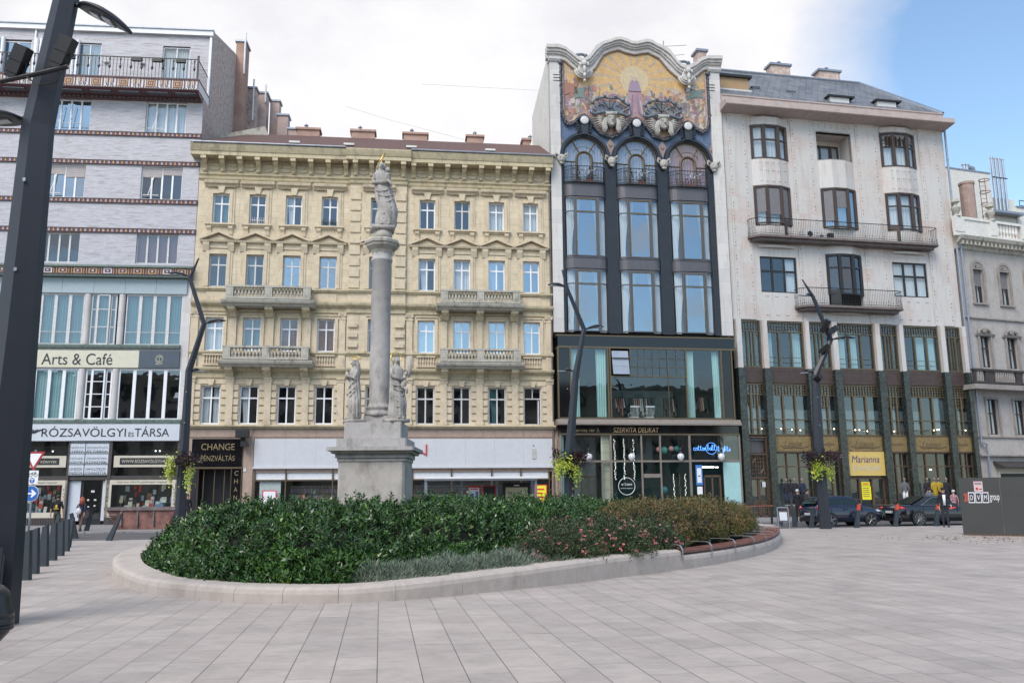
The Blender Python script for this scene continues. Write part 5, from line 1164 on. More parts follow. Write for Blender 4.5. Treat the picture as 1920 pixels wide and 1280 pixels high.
for u, z, c, lab in ((6.98, 4.55, (.6, .28, .3), 'pink ball lamp, leftmost of the hanging row'), (7.35, 4.5, (.06, .32, .30), 'large turquoise ball lamp second in the hanging row'), (7.85, 4.6, (.6, .3, .28), 'smaller pink ball lamp right of the turquoise one'), (8.2, 4.6, (.04, .25, .27), 'turquoise ball lamp, rightmost of the hanging row'), (7.25, 1.9, (.06, .32, .30), 'turquoise ball lamp low in the shop window')):
    o = MB(); o.smooth = True; o.ball((0, 0, 0), .24 if 'large' in lab or 'low' in lab else .19, 14); ob = o.build('ball_lamp', flat('ball_%s' % lab[:6], c)); ob.location = bpos(u, .2, z); tag(ob, lab, 'ball lamp', 'ball lamps in the shop window')
    q = MB(); q.tube([(0, 0, .15), (.05, 0, .95)], .006, 3); q.build('cord', 'black', ob)
# white chairs, clothes rails upstairs
def chair(u, lab):
    t = thing('spindle_chair', lab, 'chair', bpos(u, .3, 6.22), ANG_B, 'white chairs behind the upstairs shop window')
    o = MB(); o.box(-.28, .28, -.25, .25, .4, .45); o.build('seat', 'white', t)
    o = MB()
    for k in range(7): o.tube([(-.24+.08*k, -.24, .45), (-.28+.093*k, -.36, 1.1)], .013, 5)
    o.box(-.31, .31, -.39, -.35, 1.08, 1.18); o.build('backrest', 'white', t)
    for sx in (-1, 1):
        for sy in (-1, 1): q = MB(); q.tube([(sx*.24, sy*.2, .42), (sx*.3, sy*.26, .0)], .02, 6); q.build('leg', 'white', t)
        q = MB(); q.tube([(sx*.3, -.3, .72), (sx*.34, .2, .66)], .02, 5); q.tube([(sx*.32, .18, .66), (sx*.26, .18, .44)], .015, 5); q.build('armrest', 'white', t)
chair(5.3, 'white spindle armchair upstairs, the left of the two'); chair(6.35, 'white spindle armchair upstairs, the right of the two')
rd = random.Random(9); CL = [(.05, .06, .05), (.35, .3, .28), (.08, .08, .09), (.02, .05, .05), (.3, .16, .12), (.45, .45, .45)]
for x0, x1, z, nme in ((4.0, 5.2, 8.1, 'left'), (5.3, 7.1, 8.1, 'middle'), (7.75, 8.7, 8.1, 'right'), (9.6, 10.9, 8.2, 'far right')):
    t = thing('clothes_rail', 'rail of dark hanging garments upstairs, the %s one' % nme, 'clothes rail', bpos(0, 0, 0), ANG_B, 'clothes rails upstairs')
    o = FB(); o.tube([(x0, -.8, z), (x1, -.8, z)], .02, 5); o.tube([(x0, -.8, z), (x0, -.8, 6.2)], .02, 5); o.tube([(x1, -.8, z), (x1, -.8, 6.2)], .02, 5); o.build('rail', 'black', t)
    for k in range(int((x1-x0)/.14)):
        x = x0+.08+k*.14; c = rd.choice(CL); L = rd.uniform(.7, 1.3); o = FB(); o.hexa([(x-.04, -1.0, z-L), (x+.05, -1.0, z-L), (x+.05, -.5, z-L), (x-.04, -.5, z-L), (x-.02, -.95, z-.05), (x+.02, -.95, z-.05), (x+.02, -.65, z-.05), (x-.02, -.65, z-.05)]); o.build('garment', flat('cloth_%d' % CL.index(c), c, .9), t)
o = MB(); o.tube([(10.0, 4, 31.2), (10.0, 4, 36.6)], .04, 5)
for k, z in enumerate((36.2, 35.4, 34.8, 34.2)): o.tube([(9.0 if k == 0 else 9.6, 4, z-.2), (12.0-.2*k, 4.3, z+.35)], .02, 4)
an = o.build('roof_antenna', 'zinc', None); an.matrix_world = BP; tag(an, 'thin metal television aerial on the roof behind the curved gable', 'antenna')

# ================================================================ pink and white marble building
J3 = (15.3971, 58.1931); ANG_P = radians(11.4); PP = Matrix.Translation((*J3, 0)) @ Matrix.Rotation(ANG_P, 4, 'Z')
pk = thing('marble_building', 'pink and white marble clad building with slate roof, iron balconies and green marble shop piers', 'building', (*J3, 0), ANG_P)
PW = 18.15
o = FB()
flatC = [(2.29, 5.14, 15.6, 18.22), (12.83, 15.67, 15.68, 18.28)]
bayH = [(2.16, 4.96, 20.45, 23.4), (12.76, 15.55, 20.6, 23.5), (2.16, 4.96, 25.5, 28.0), (12.72, 15.56, 25.62, 28.22), (7.5, 10.25, 14.7, 18.5), (7.5, 10.25, 20.55, 23.5), (7.45, 10.25, 25.8, 28.0)]
o.wall(0, PW, 13.55, 29.0, flatC+bayH, 0, .3)
o.poly([(PW, 0, 0), (PW, -9, 0), (PW, -9, 29.4), (PW, 0, 29.4)]); o.poly([(0, -9, 0), (PW, -9, 0), (PW, -9, 29.4), (0, -9, 29.4)])
for a, b_ in ((.35, 1.75), (5.35, 7.05), (10.65, 12.35), (15.95, 17.5)): o.box(a, b_, -.02, .07, 13.6, 28.9)
o.build('wall', 'marble', pk)
o = FB(); o.box(.1, PW-.1, -2.6, -2.5, 0, 29); o.box(.1, PW-.1, -2.5, -.3, 14.3, 14.4); o.box(.1, PW-.1, -2.5, -.3, 19.3, 19.4); o.box(.1, PW-.1, -2.5, -.4, 24.5, 24.6); o.build('interior', 'darkint', pk)
def cant(x0, x1, b=.36):
    return [(x0-.04, .0), (x0+.06, .05), (x0+.85, b), (x1-.85, b), (x1-.06, .05), (x1+.04, .0)]
# bowed marble aprons between the bay windows
for x0, x1, zs in ((2.16, 4.96, ((23.4, 25.5), (28.0, 28.75), (19.55, 20.45))), (12.74, 15.56, ((23.5, 25.62), (28.22, 28.8), (19.55, 20.6))), (7.5, 10.25, ((23.5, 25.8), (18.5, 19.3)))):
    for z0, z1 in zs:
        b_ = .36
        q = FB(); P_ = cant(x0, x1, b_); q.ribbon(P_, z0, z1); q.prismz(P_, z1-.05, z1+.004); q.prismz(P_, z0-.004, z0+.05); q.build('bay_apron', 'marble', pk)
q = FB(); q.box(7.45, 10.25, -1.6, -1.5, 25.7, 28.1); q.box(7.4, 7.45, -1.6, -.0, 25.7, 28); q.box(10.25, 10.3, -1.6, 0, 25.7, 28); q.box(7.45, 10.25, -1.6, 0, 28.0, 28.1); q.box(7.45, 10.25, -1.6, 0, 24.7, 24.8); q.build('loggia', 'marble', pk)
win(pk, 7.7, 9.4, 24.9, 27.6, -1.4, vm=(.5,), hm=(.55,), fm='woodd', gm='glass', fw=.12, mw=.14)
win(pk, 9.42, 10.1, 24.9, 27.6, -1.42, vm=(), hm=(.55,), fm='woodd', gm='glass', fw=.12, mw=.14)
def baywin(x0, x1, z0, z1, tr, glassm, curtain=True, shut=None, door=None, fm='woodd'):
    P_ = cant(x0, x1); S_ = [(P_[1], P_[2]), (P_[2], P_[3]), (P_[3], P_[4])]
    f = FB()
    for k, (x, y) in enumerate(P_[1:5]): w_ = .13 if k in (1, 2) else .1; f.box(x-w_, x+w_, y-.16, y+.03, z0, z1)
    for z in (z0, z1-.1)+((z0+(z1-z0)*tr-.04,) if tr else ()): f.ribbon([(x, y+.01) for x, y in P_[1:5]], z, z+.1, t=.12)
    f.ribbon([(x, y+.06) for x, y in P_], z1-.02, z1+.1, t=.2)
    if door is not None: (xa, ya), (xb, yb) = S_[door]; f.hexa([(xa+.1, ya-.07, z0-.9), (xb-.1, yb-.07, z0-.9), (xb-.1, yb, z0-.9), (xa+.1, ya, z0-.9), (xa+.1, ya-.07, z0+.35), (xb-.1, yb-.07, z0+.35), (xb-.1, yb, z0+.35), (xa+.1, ya, z0+.35)])
    w = f.build('bay_window', fm, pk)
    for k, (p, q_) in enumerate(S_):
        g = FB(); g.poly([(p[0], p[1]-.06, z0), (q_[0], q_[1]-.06, z0), (q_[0], q_[1]-.06, z1), (p[0], p[1]-.06, z1)]); g.build('pane', glassm, w, recalc=False)
        h = shut[k] if shut else 0
        if h:
            g = FB(); n = int((z1-z0)*h/.06)
            for i in range(n):
                za = z1-.1-(z1-z0)*h*i/n; zb = z1-.1-(z1-z0)*h*(i+1)/n; e = .012*(i % 2)
                g.hexa([(p[0]+.1, p[1]-.05, zb), (q_[0]-.1, q_[1]-.05, zb), (q_[0]-.1, q_[1]-.03+e, zb), (p[0]+.1, p[1]-.03+e, zb), (p[0]+.1, p[1]-.05, za), (q_[0]-.1, q_[1]-.05, za), (q_[0]-.1, q_[1]-.03+e, za), (p[0]+.1, p[1]-.03+e, za)])
            g.build('shutter', 'shutter', w)
        if curtain:
            g = FB(); n = 14
            for i in range(n):
                t0, t1 = i/n, (i+1)/n; xa = p[0]+(q_[0]-p[0])*t0; xb = p[0]+(q_[0]-p[0])*t1; ya = p[1]+(q_[1]-p[1])*t0-.28+.03*sin(i*1.7); yb = p[1]+(q_[1]-p[1])*t1-.28+.03*sin((i+1)*1.7)
                g.poly([(xa, ya, z0), (xb, yb, z0), (xb, yb, z1), (xa, ya, z1)])
            g.build('curtain', 'curt', w, smooth=True, recalc=False)
    return w
baywin(2.16, 4.96, 25.5, 28.0, .58, 'glass')
w = baywin(12.72, 15.56, 25.62, 28.22, .6, 'glass', shut=(.12, .12, .22))
f = FB()
for xx in (13.0, 13.25, 13.75, 14.1, 14.5): f.box(xx, xx+.03, .2, .52, 27.2, 27.95)
for (p, q_) in zip(cant(12.72, 15.56)[1:4], cant(12.72, 15.56)[2:5]):
    for z in (27.45, 27.7): f.hexa([(p[0], p[1]-.03, z), (q_[0], q_[1]-.03, z), (q_[0], q_[1]-.01, z), (p[0], p[1]-.01, z), (p[0], p[1]-.03, z+.03), (q_[0], q_[1]-.03, z+.03), (q_[0], q_[1]-.01, z+.03), (p[0], p[1]-.01, z+.03)])
f.build('glazing_bar', 'woodd', w)
baywin(2.16, 4.96, 20.6, 23.35, 0, 'glass', shut=(.66, .72, .78), door=2)
baywin(7.5, 10.25, 20.6, 23.5, 0, 'glassb', shut=(.8, .45, .0))
baywin(12.76, 15.55, 20.7, 23.45, .66, 'glass', door=0)
baywin(7.5, 10.25, 15.6, 18.5, .68, 'glass', curtain=False, door=0, fm='black')
for x0, x1, z0, z1 in flatC: win(pk, x0, x1, z0, z1, -.1, vm=(.333, .667), hm=(.6,), fm='black', gm='glass', fw=.1, mw=.15, curtain=[(.66, .98, 0)] if x0 < 5 else [(.02, .98, 0)])
o = FB()
for x0, x1, z in ((2.2, 5.1, 18.85), (12.9, 15.6, 18.9), (7.4, 10.3, 14.15)):
    n = 12; P_ = [(x0+(x1-x0)*k/n, .08+.22*sin(pi*k/n)) for k in range(n+1)]; o.prismz(P_, z, z+.16)
o.build('curved_sill', 'marble', pk)
# bolt heads in rows along the panel joints
o = FB()
def stud(x, z, d=.0): o.ball((x, d+.01, z), .032, 6)
for a, b_ in ((.35, 1.75), (5.35, 7.05), (10.65, 12.35), (15.95, 17.5)):
    for k in range(16):
        for dz in (-.13, .13):
            z = 14.1+k*.98+dz; stud(a+.13, z, .07); stud(b_-.13, z+.05, .07)
for x0, x1, zs in ((2.2, 4.9, (23.7, 24.5, 25.1)), (12.8, 15.5, (23.8, 24.6, 25.2))):
    for z in zs:
        for k in range(5): x = x0+.4+(x1-x0-.8)*k/4; stud(x-.08, z, .45); stud(x+.08, z, .45)
for x0, x1 in ((2.3, 5.1), (12.8, 15.6)):
    for z in (15.3, 13.95):
        for k in range(4): stud(x0+.3+k*.75, z); stud(x0+.45+k*.75, z)
for z in (28.6, 28.4):
    for k in range(34): stud(.7+k*.5, z+.05*(k % 2), .08 if False else .02)
o.build('bolt_heads', 'darkgrey', pk)['kind'] = 'stuff'
# eaves, parapet, roof
M['pinkeave'] = mat('pink_plaster_eaves', (.40, .33, .31), .8, 0, .12, 2)
o = FB(); o.mould(-.25, PW+.15, [(-.1, 28.85), (1.25, 29.0), (1.3, 29.05), (1.3, 29.38), (.32, 29.5), (-.1, 29.5)]); o.mould(-.1, PW+.0, [(-.3, 29.5), (.3, 29.5), (.3, 30.1), (.36, 30.12), (.36, 30.2), (-.3, 30.25)]); o.build('eaves', 'pinkeave', pk)
o = FB(); o.poly([(-.05, .3, 30.15), (PW, .3, 30.15), (15.6, -6, 35.6), (-.05, -6, 35.6)]); o.poly([(PW, .3, 30.15), (PW, -12, 30.15), (15.6, -6, 35.6)]); o.poly([(PW, -12, 30.15), (-.05, -12, 30.15), (-.05, -6, 35.6), (15.6, -6, 35.6)])
rf = o.build('roof', 'slate', pk)
o = FB(); o.tube([(-.05, -6, 35.62), (15.6, -6, 35.62), (PW, .3, 30.2)], .16, 6); o.build('ridge', 'zinc', rf)
for x0, x1, y, zt in ((-.2, .5, 3.5, 35.6), (7.6, 9.3, 6.4, 36.75), (12.1, 14.0, 6.6, 36.75)):
    q = FB(); q.box(x0, x1, -y-.5, -y+.4, 31, zt-.18, 0); q.box(x0-.14, x1+.14, -y-.62, -y+.52, zt-.18, zt, 1); ch = q.build('chimney', ['gbrick', 'zinc'], pk)
    if x0 > 5: q = FB(); q.lathe(x0+.9, -y, [(.1, zt), (.1, zt+.25), (.2, zt+.3), (.02, zt+.42)], 8); q.build('flue', 'zinc', ch)
o = FB(); o.box(.35, 2.9, -2.2, -1.2, 31.0, 32.4, 1); o.box(.2, 3.1, -2.3, -1.0, 32.4, 32.6, 0); o.box(.35, 3.0, -1.4, -1.0, 30.9, 31.4, 2); o.build('dormer', ['black', flat('tan_board', (.33, .22, .12)), 'whited'], pk)
for x, d, z in ((3.8, 1.8, 32.1), (6.8, 1.8, 32.0)):
    o = FB(); o.box(x-.35, x+.35, -d-.5, -d, z, z+.12); o.box(x-.25, x+.2, -d-.2, -d+.02, z-.15, z); o.build('roof_hatch', 'spand', rf)
for x in (10.0, 14.0):
    o = FB(); o.box(x-1.1, x+1.1, -1.1, -.25, 31.15, 31.28, 0); o.box(x-.9, x+.7, -.8, -.4, 30.7, 31.15, 1); o.build('dormer', ['black', 'whited'], pk)
# iron balconies
def iron_balcony(x0, x1, zt, d=1.0, ch=.55):
    P_ = [(x0, .0), (x0, d-ch), (x0+ch, d), (x1-ch*.6, d), (x1, d-ch*.4), (x1, 0)]
    o = FB(); q = [(x, y) for x, y in P_]; o.prismz(q, zt-.16, zt); ins = [(x0+.25, 0), (x0+.25, d-ch-.1), (x0+ch+.1, d-.25), (x1-.4, d-.25), (x1-.25, d-.4), (x1-.25, 0)]
    o.prismz(ins, zt-.36, zt-.16); b_ = o.build('balcony', 'bslab', pk)
    o = FB(); R_ = [(x0+.06, 0), (x0+.06, d-ch), (x0+ch, d-.06), (x1-ch*.6, d-.06), (x1-.06, d-ch*.4), (x1-.06, 0)]
    for z, w_ in ((zt+1.22, .028), (zt+.12, .016)): o.tube([(x, y, z) for x, y in R_], w_, 4)
    for a, c_ in zip(R_, R_[1:]):
        L = math.hypot(c_[0]-a[0], c_[1]-a[1]); n = max(1, int(L/.135))
        for k in range(n):
            x, y = a[0]+(c_[0]-a[0])*k/n, a[1]+(c_[1]-a[1])*k/n; o.tube([(x, y, zt), (x, y, zt+1.22)], .011, 4)
            if k % 2: o.ball((x, y, zt+.3), (.03, .03, .05), 5)
    o.build('railing', 'black', b_); return b_
M['bslab'] = mat('balcony_slab', (.14, .115, .11), .8, 0, .25, 3)
iron_balcony(1.4, 16.25, 19.55); iron_balcony(4.75, 12.85, 14.62)
for u, w_, h, c, lab in ((5.8, .75, .55, 'whited', 'grey air conditioning unit standing on the long upper balcony'), (6.9, .22, .25, 'bluebk', 'small blue bucket beside the air conditioning unit'), (7.6, .4, .42, 'black', 'small dark box on the long upper balcony beside the blue bucket')):
    if c == 'bluebk': M[c] = flat('blue_plastic', (.03, .06, .2))
    o = MB()
    if w_ > .5: o.box(-w_/2, w_/2, -.15, .15, 0, h); o.T = Matrix.Translation((.12, -.155, h/2)) @ Matrix.Rotation(pi/2, 4, 'X'); o.lathe(0, 0, [(.2, 0), (.2, .01)], 16, 1)
    elif h < .3: o.lathe(0, 0, [(w_*.35, 0), (w_*.5, h)], 12); o.tube([(-w_*.5, 0, h), (0, 0, h+.15), (w_*.5, 0, h)], .01, 4, 1)
    else: o.box(-w_/2, w_/2, -.15, .15, 0, h); o.box(-w_/2+.04, w_/2-.04, -.17, -.15, .04, h-.04, 1)
    ob = o.build('air_conditioner' if w_ > .5 else ('bucket' if h < .3 else 'storage_box'), [c, 'black']); ob.location = PP @ Vector((u, -.6, 19.56)); ob.rotation_euler = (0, 0, ANG_P); tag(ob, lab, 'air conditioner' if w_ > .5 else ('bucket' if h < .3 else 'box'))
# glazed storeys and shop zone
PIE = [(0, .5), (1.95, 2.45), (5.22, 5.65), (7.3, 7.82), (10.7, 11.2), (12.65, 13.1), (16.0, 16.5), (17.85, PW+.05)]
BAYS = [(a[1], b_[0]) for a, b_ in zip(PIE, PIE[1:])]
for a, b_ in PIE:
    o = FB(); o.box(a, b_, -.3, .42, 0, 10.12); o.build('green_pier', 'greenmarble', pk)
    o = FB(); m_ = (a+b_)/2; e_ = max(.16, (b_-a)/2-.06); o.box(m_-e_, m_+e_, -.3, .3, 10.14, 13.56); o.build('marble_pier', 'marble', pk)
M['brownpan'] = mat('dark_brown_panel', (.055, .035, .032), .5, 0, .2)
M['goldpan'] = mat('ochre_shop_band', (.19, .135, .055), .55, 0, .25, 5)
M['lattice'] = mat('greenish_brass_lattice', (.115, .095, .062), .5, .4, .2)
M['frosted'] = mat('frosted_glass', (.13, .165, .175), .35, 0, .15, 2)
for i, (a, b_) in enumerate(BAYS):
    wide = b_-a > 2
    # second floor: lattice above three lights
    o = FB(); z0, z1 = 10.2, 13.5; zl = 12.75
    o.box(a, b_, -.1, .02, z0, z0+.1); o.box(a, b_, -.1, .02, z1-.08, z1); o.box(a, b_, -.1, .02, zl-.04, zl+.04); o.box(a-.02, a+.06, -.12, .03, z0, z1); o.box(b_-.06, b_+.02, -.12, .03, z0, z1)
    n = max(5, int((b_-a)/.2))
    for k in range(1, n): x = a+(b_-a)*k/n; o.box(x-.014, x+.014, -.07, -.02, zl, z1)
    for z in (12.95, 13.15, 13.35): o.box(a, b_, -.07, -.019, z-.014, z+.014)
    ks = (1, 2) if wide else (1, 2)
    for k in ks: x = a+(b_-a)*(k/3 if wide else (.32, .68)[k-1]); o.box(x-.06, x+.06, -.09, .03, z0, zl)
    for z in (10.6, 10.95): o.box(a, b_, -.06, -.02, z-.015, z+.015)
    if not wide:
        c = (a+b_)/2; o.box(c-.03, c+.03, -.09, .02, z0, zl)
        for s in (-1, 1): o.tube([(c+s*.3+.3*cos(t), -.03, 12.3+.3*sin(t)) for t in [pi*k/8 for k in range(9)]], .016, 4)
    w = o.build('window', 'lattice', pk)
    g = FB(); g.poly([(a, -.08, z0), (b_, -.08, z0), (b_, -.08, z1), (a, -.08, z1)]); g.build('pane', 'glass', w, recalc=False)
    cu = FB()
    if wide:
        for p, q_ in (((.68, .97), (.03, .2)), ((.04, .3), (.37, .6)), ((.37, .66), (.7, .97)))[(i-1)//2 % 3]: wavy(cu, a+(b_-a)*p, a+(b_-a)*q_, -.35, z0, zl+.2)
    else: wavy(cu, a+.05, b_-.05, -.4, z0, zl)
    cu.build('curtain', 'curtc' if wide else 'curtt', w, smooth=True, recalc=False)
    # dark spandrel with a thin frame
    o = FB(); o.box(a, b_, -.1, .06, 9.12, 10.18, 0); 
    for za, zb in ((9.22, 9.25), (10.02, 10.05)): o.box(a+.12, b_-.12, .06, .08, za, zb, 1)
    for xa in (a+.12, b_-.15): o.box(xa, xa+.03, .06, .08, 9.25, 10.02, 1)
    o.build('spandrel_panel', ['brownpan', 'lattice'], pk)
    # first floor
    z0, z1 = 5.56, 9.08; zl = 8.32; o = FB()
    o.box(a, b_, -.1, .04, z1-.07, z1); o.box(a, b_, -.1, .04, zl-.03, zl+.04); o.box(a, b_, -.1, .04, 6.6, 6.66); o.box(a, b_, -.1, .05, z0, z0+.06)
    n = max(5, int((b_-a)/.22))
    for k in range(0, n+1): x = a+(b_-a)*k/n; o.box(x-.022, x+.022, -.08, .02, zl, z1)
    for z in (8.5, 8.69, 8.87): o.box(a, b_, -.08, .021, z-.02, z+.02)
    for k in (1, 2):
        x = a+(b_-a)*(k/3 if wide else (.33, .67)[k-1]); o.box(x-.06, x+.06, -.1, .05, z0+.05, zl)
    if not wide:
        c = (a+b_)/2
        for z in (7.6, 7.9, 8.1): o.box(c-.42, c+.42, -.08, .02, z-.018, z+.018)
        for x in (c-.4, c-.2, c, c+.2, c+.4): o.box(x-.018, x+.018, -.08, .02, 7.55, zl)
        o.tube([(c+.44*cos(t), -.02, 7.75+.3*sin(t)) for t in [pi+pi*k/8 for k in range(9)]], .025, 4)
    for k in range(int((b_-a)/.12)): x = a+.06+k*.12; o.tube([(x, .05, 5.6), (x+.03, .08, 5.75), (x-.02, .07, 5.95)], .011, 3)
    o.box(a, b_, .04, .08, 5.95, 5.98)
    w = o.build('window', 'brass', pk)
    g = FB(); g.poly([(a, -.07, z0), (b_, -.07, z0), (b_, -.07, z1), (a, -.07, z1)]); g.build('pane', 'glass', w, recalc=False)
    g = FB()
    if i == 5: g.box(a, a+(b_-a)/3, -.14, -.1, z0, 7.3); g.box(a+(b_-a)*2/3, b_, -.14, -.1, z0, 8.3)
    else: g.box(a, b_, -.14, -.1, z0, 7.3)
    g.build('frosted_panel', 'frosted', w)
    rd = random.Random(i)
    g = FB()
    for k in range(3 if wide else 1): g.ball((a+.3+rd.random()*(b_-a-.5), .12, 5.85+rd.random()*.15), .04, 6)
    g.build('bulb', 'bulb', w)
    # ochre band over the shop
    if i > 0:
        o = FB(); o.box(a, b_, -.1, .1, 4.46, 5.5, 0); o.box(a, b_, -.1, .14, 4.38, 4.46, 1); o.box(a, b_, -.1, .13, 5.5, 5.55, 1); sgb = o.build('shop_sign', ['goldpan', 'bronze'], pk)
        if wide: text('lettering', 'Luxus', 'bronze', sgb, a+.75, b_-.65, .115, 4.75, 5.2, shear=.35); q = FB(); q.tube([(a+.5, .12, 4.85), (a+.8, .12, 4.66), (a+1.5, .12, 4.72), (b_-.8, .12, 4.66), (b_-.2, .12, 4.8)], .018, 4); q.build('flourish', 'bronze', sgb)
        else: text('lettering', 'divatház', 'bronze', sgb, a+.3, b_-.3, .115, 4.85, 5.05)
    # shop level
    o = FB(); n = 3
    if i == 0:
        o.box(a, b_, -.1, .05, 4.2, 4.3); o.box(a, b_, -.1, .05, 5.35, 5.45); o.box(a, b_, -.1, .06, 2.62, 2.72)
        for x in (a+.04, b_-.04): o.box(x-.05, x+.05, -.1, .06, .1, 5.45)
        for x in (a+.3, a+.55, (a+b_)/2, b_-.55, b_-.3): o.box(x-.02, x+.02, -.08, .03, 2.75, 4.2)
        for z in (2.95, 3.2, 3.45, 3.7, 3.95): o.box(a, b_, -.08, .031, z-.02, z+.02)
        o.tube([((a+b_)/2+.42*cos(t*pi/8), .02, 3.45+.5*sin(t*pi/8)) for t in range(16)], .035, 4, closed=True)
        w = o.build('entrance', 'bronze', pk)
        for k in range(2):
            xa = a+.1+k*.64; q = FB(); 
            for x in (xa, xa+.54): q.box(x, x+.08, -.12, .0, .1, 2.6)
            for z in (.1, .9, 1.06, 2.52): q.box(xa, xa+.62, -.12, .0, z, z+.09)
            for z in (.35, .6): q.box(xa, xa+.62, -.1, -.01, z, z+.05)
            q.box(xa+.2, xa+.24, -.1, -.01, .1, .95); q.box(xa+.4, xa+.44, -.1, -.01, .1, .95)
            dr = q.build('door', 'bronze', w); g = FB(); g.poly([(xa, -.07, .1), (xa+.6, -.07, .1), (xa+.6, -.07, 2.6), (xa, -.07, 2.6)]); g.build('pane', 'glasss', dr, recalc=False)
        q = FB(); q.box(a+.95, a+1.2, .01, .03, 2.05, 2.4); q.build('notice', 'milk', w)
        q = FB(); q.box(a+.1, b_-.1, -.3, -.25, 4.35, 5.3); q.build('inner_wall', 'spand', w)
    elif i == 3:
        o.box(a, b_, -.2, .05, 2.55, 2.68)
        for x in (a+.05, a+.95, b_-.95, b_-.05): o.box(x-.06, x+.06, -.2, .02, .1, 2.6)
        for x0_, x1_ in ((a, a+.95), (b_-.95, b_)):
            for z in (.1, .25, .5, .75, .98, 1.1, 1.18): o.box(x0_, x1_, -.16, .0, z, z+.035 if z > .9 else z+.09)
            for k in range(5): x = x0_+.1+k*.18; o.box(x, x+.06, -.15, -.01, .1, .85)
        w = o.build('shop_front', 'bronze', pk)
        g = FB(); g.poly([(a, -.12, .2), (b_, -.12, .2), (b_, -.12, 2.6), (a, -.12, 2.6)]); g.build('pane', 'glasss', w, recalc=False)
        q = FB(); q.box(a-.04, b_+.02, .1, .2, 2.78, 4.42); M['yel'] = mat('yellow_signboard', (.55, .40, .12), .5, 0, .04); sg = q.build('shop_sign', 'yel', pk)
        M['purple'] = mat('purple_lettering', (.06, .03, .16), .5, 0, 0)
        text('lettering', 'Marianna', 'purple', sg, a+.35, b_-.4, .215, 3.68, 4.15, shear=.2); text('lettering', 'boutique', 'creamfr', sg, a+.4, b_-.4, .215, 3.0, 3.6)
        M['brightyel'] = mat('bright_yellow_paper', (.72, .65, .02), .6, 0, .03)
        q = FB(); q.box(a+1.05, a+1.7, .03, .05, 2.12, 2.35, 0); q.box(a+1.05, a+1.75, .03, .05, 1.15, 2.08, 0)
        for k in range(5): q.box(a+1.12, a+1.62, .05, .055, 1.35+k*.14, 1.40+k*.14, 1)
        q.box(a+1.15, a+1.6, .05, .055, 2.19, 2.27, 2); q.build('poster', ['brightyel', 'goldpan', 'red'], w)
    else:
        n = 3
        for k in range(n+1): x = a+(b_-a)*k/n; o.box(x-.04, x+.04, -.1, .04, .55, 4.4)
        o.box(a, b_, -.1, .04, 3.38, 3.46); o.box(a, b_, -.1, .05, 4.3, 4.38); o.box(a, b_, -.1, .06, .45, .6); o.box(a, b_, -.12, .03, .0, .45)
        w = o.build('shop_front', 'bronze', pk)
        g = FB(); g.poly([(a, -.06, .55), (b_, -.06, .55), (b_, -.06, 4.4), (a, -.06, 4.4)]); g.build('pane', 'glasss', w, recalc=False)
o = FB(); o.box(.1, PW-.1, -2.45, -2.4, .1, 10); o.box(.1, PW-.1, -2.4, -.2, .05, .5); o.box(.1, PW-.1, -2.4, -.12, 5.2, 5.3); o.box(.1, PW-.1, -2.4, -.12, 9.1, 9.2); o.build('shop_interior', mat('shop_grey_wall', (.22, .24, .25), .9, 0, .2, 1), pk)
o = FB()
for x in (3.0, 4.7, 6.9, 13.8, 14.9, 15.0, 11.9): o.ball((x, -.7, 3.2), .05, 6)
o.build('spotlight', 'litwhite', pk)
o = FB(); o.T = Matrix.Translation((0, 0, 0)); o.tube([(PW+.12, .15, 0), (PW+.12, .15, 29)], .08, 8)
for k in range(11): o.tube([(PW+.12, .15, 1.5+k*2.5), (PW+.12, .15, 1.58+k*2.5)], .1, 8)
o.build('drainpipe', 'zinc', pk)
# mannequins
SKM = mat('mannequin_shell', (.20, .15, .13), .5, 0, .05)
def mannequin(u, d, c1, c2, lab, h=1.8, coat=False):
    t = thing('mannequin', lab, 'mannequin', PP @ Vector((u, -d, .82)), ANG_P+random.uniform(-.3, .3), 'mannequins in the fashion shop windows')
    o = MB(); o.smooth = True; s = h/1.8; o.ball((0, 0, 1.68*s), (.085*s, .1*s, .13*s), 10); o.tube([(0, 0, 1.42*s), (0, 0, 1.58*s)], .05, 8)
    for q in (-1, 1): o.tube([(q*.09, 0, .85*s), (q*.1, 0, .45*s), (q*.1, .02, .05)], [.08, .055, .04], 8)
    o.build('body', SKM, t)
    o = MB(); o.smooth = True; o.lathe(0, 0, [(.06, 1.5*s), (.17, 1.45*s), (.2, 1.3*s), (.16, 1.05*s), (.19, .85*s)]+([(.24, .45*s)] if coat else [(.19, .8*s)]), 14, 0, 1, .62)
    for q in (-1, 1): o.tube([(q*.18, 0, 1.42*s), (q*.25, -.03, 1.12*s), (q*.2, -.12, .88*s)], [.065, .055, .04], 8)
    o.build('top', c1, t)
    if not coat:
        o = MB(); o.smooth = True
        for q in (-1, 1): o.tube([(q*.08, 0, .88*s), (q*.1, 0, .45*s), (q*.1, .02, .12)], [.11, .085, .07], 8)
        o.build('trousers', c2, t)
    o = MB(); o.lathe(0, 0, [(.18, 0), (.18, .02)], 14); o.build('base', 'whited', t)
dk = flat('dark_cloth', (.012, .012, .018), .9); nv = flat('navy_cloth', (.015, .02, .045), .9); mus = flat('mustard_cloth', (.33, .22, .02), .9); wh = flat('white_cloth', (.5, .5, .5), .9); bl = flat('light_blue_cloth', (.08, .2, .4), .9); gr = flat('grey_cloth', (.10, .10, .11), .9)
mannequin(2.9, .6, dk, nv, 'bald mannequin in a dark striped top, leftmost in the shop windows'); mannequin(3.4, .8, dk, dk, 'mannequin in an open black jacket, second from the left')
mannequin(4.0, .7, nv, dk, 'mannequin in a navy top, third from the left'); mannequin(11.75, .7, gr, wh, 'mannequin in a grey coat and white trousers behind the leaning man')
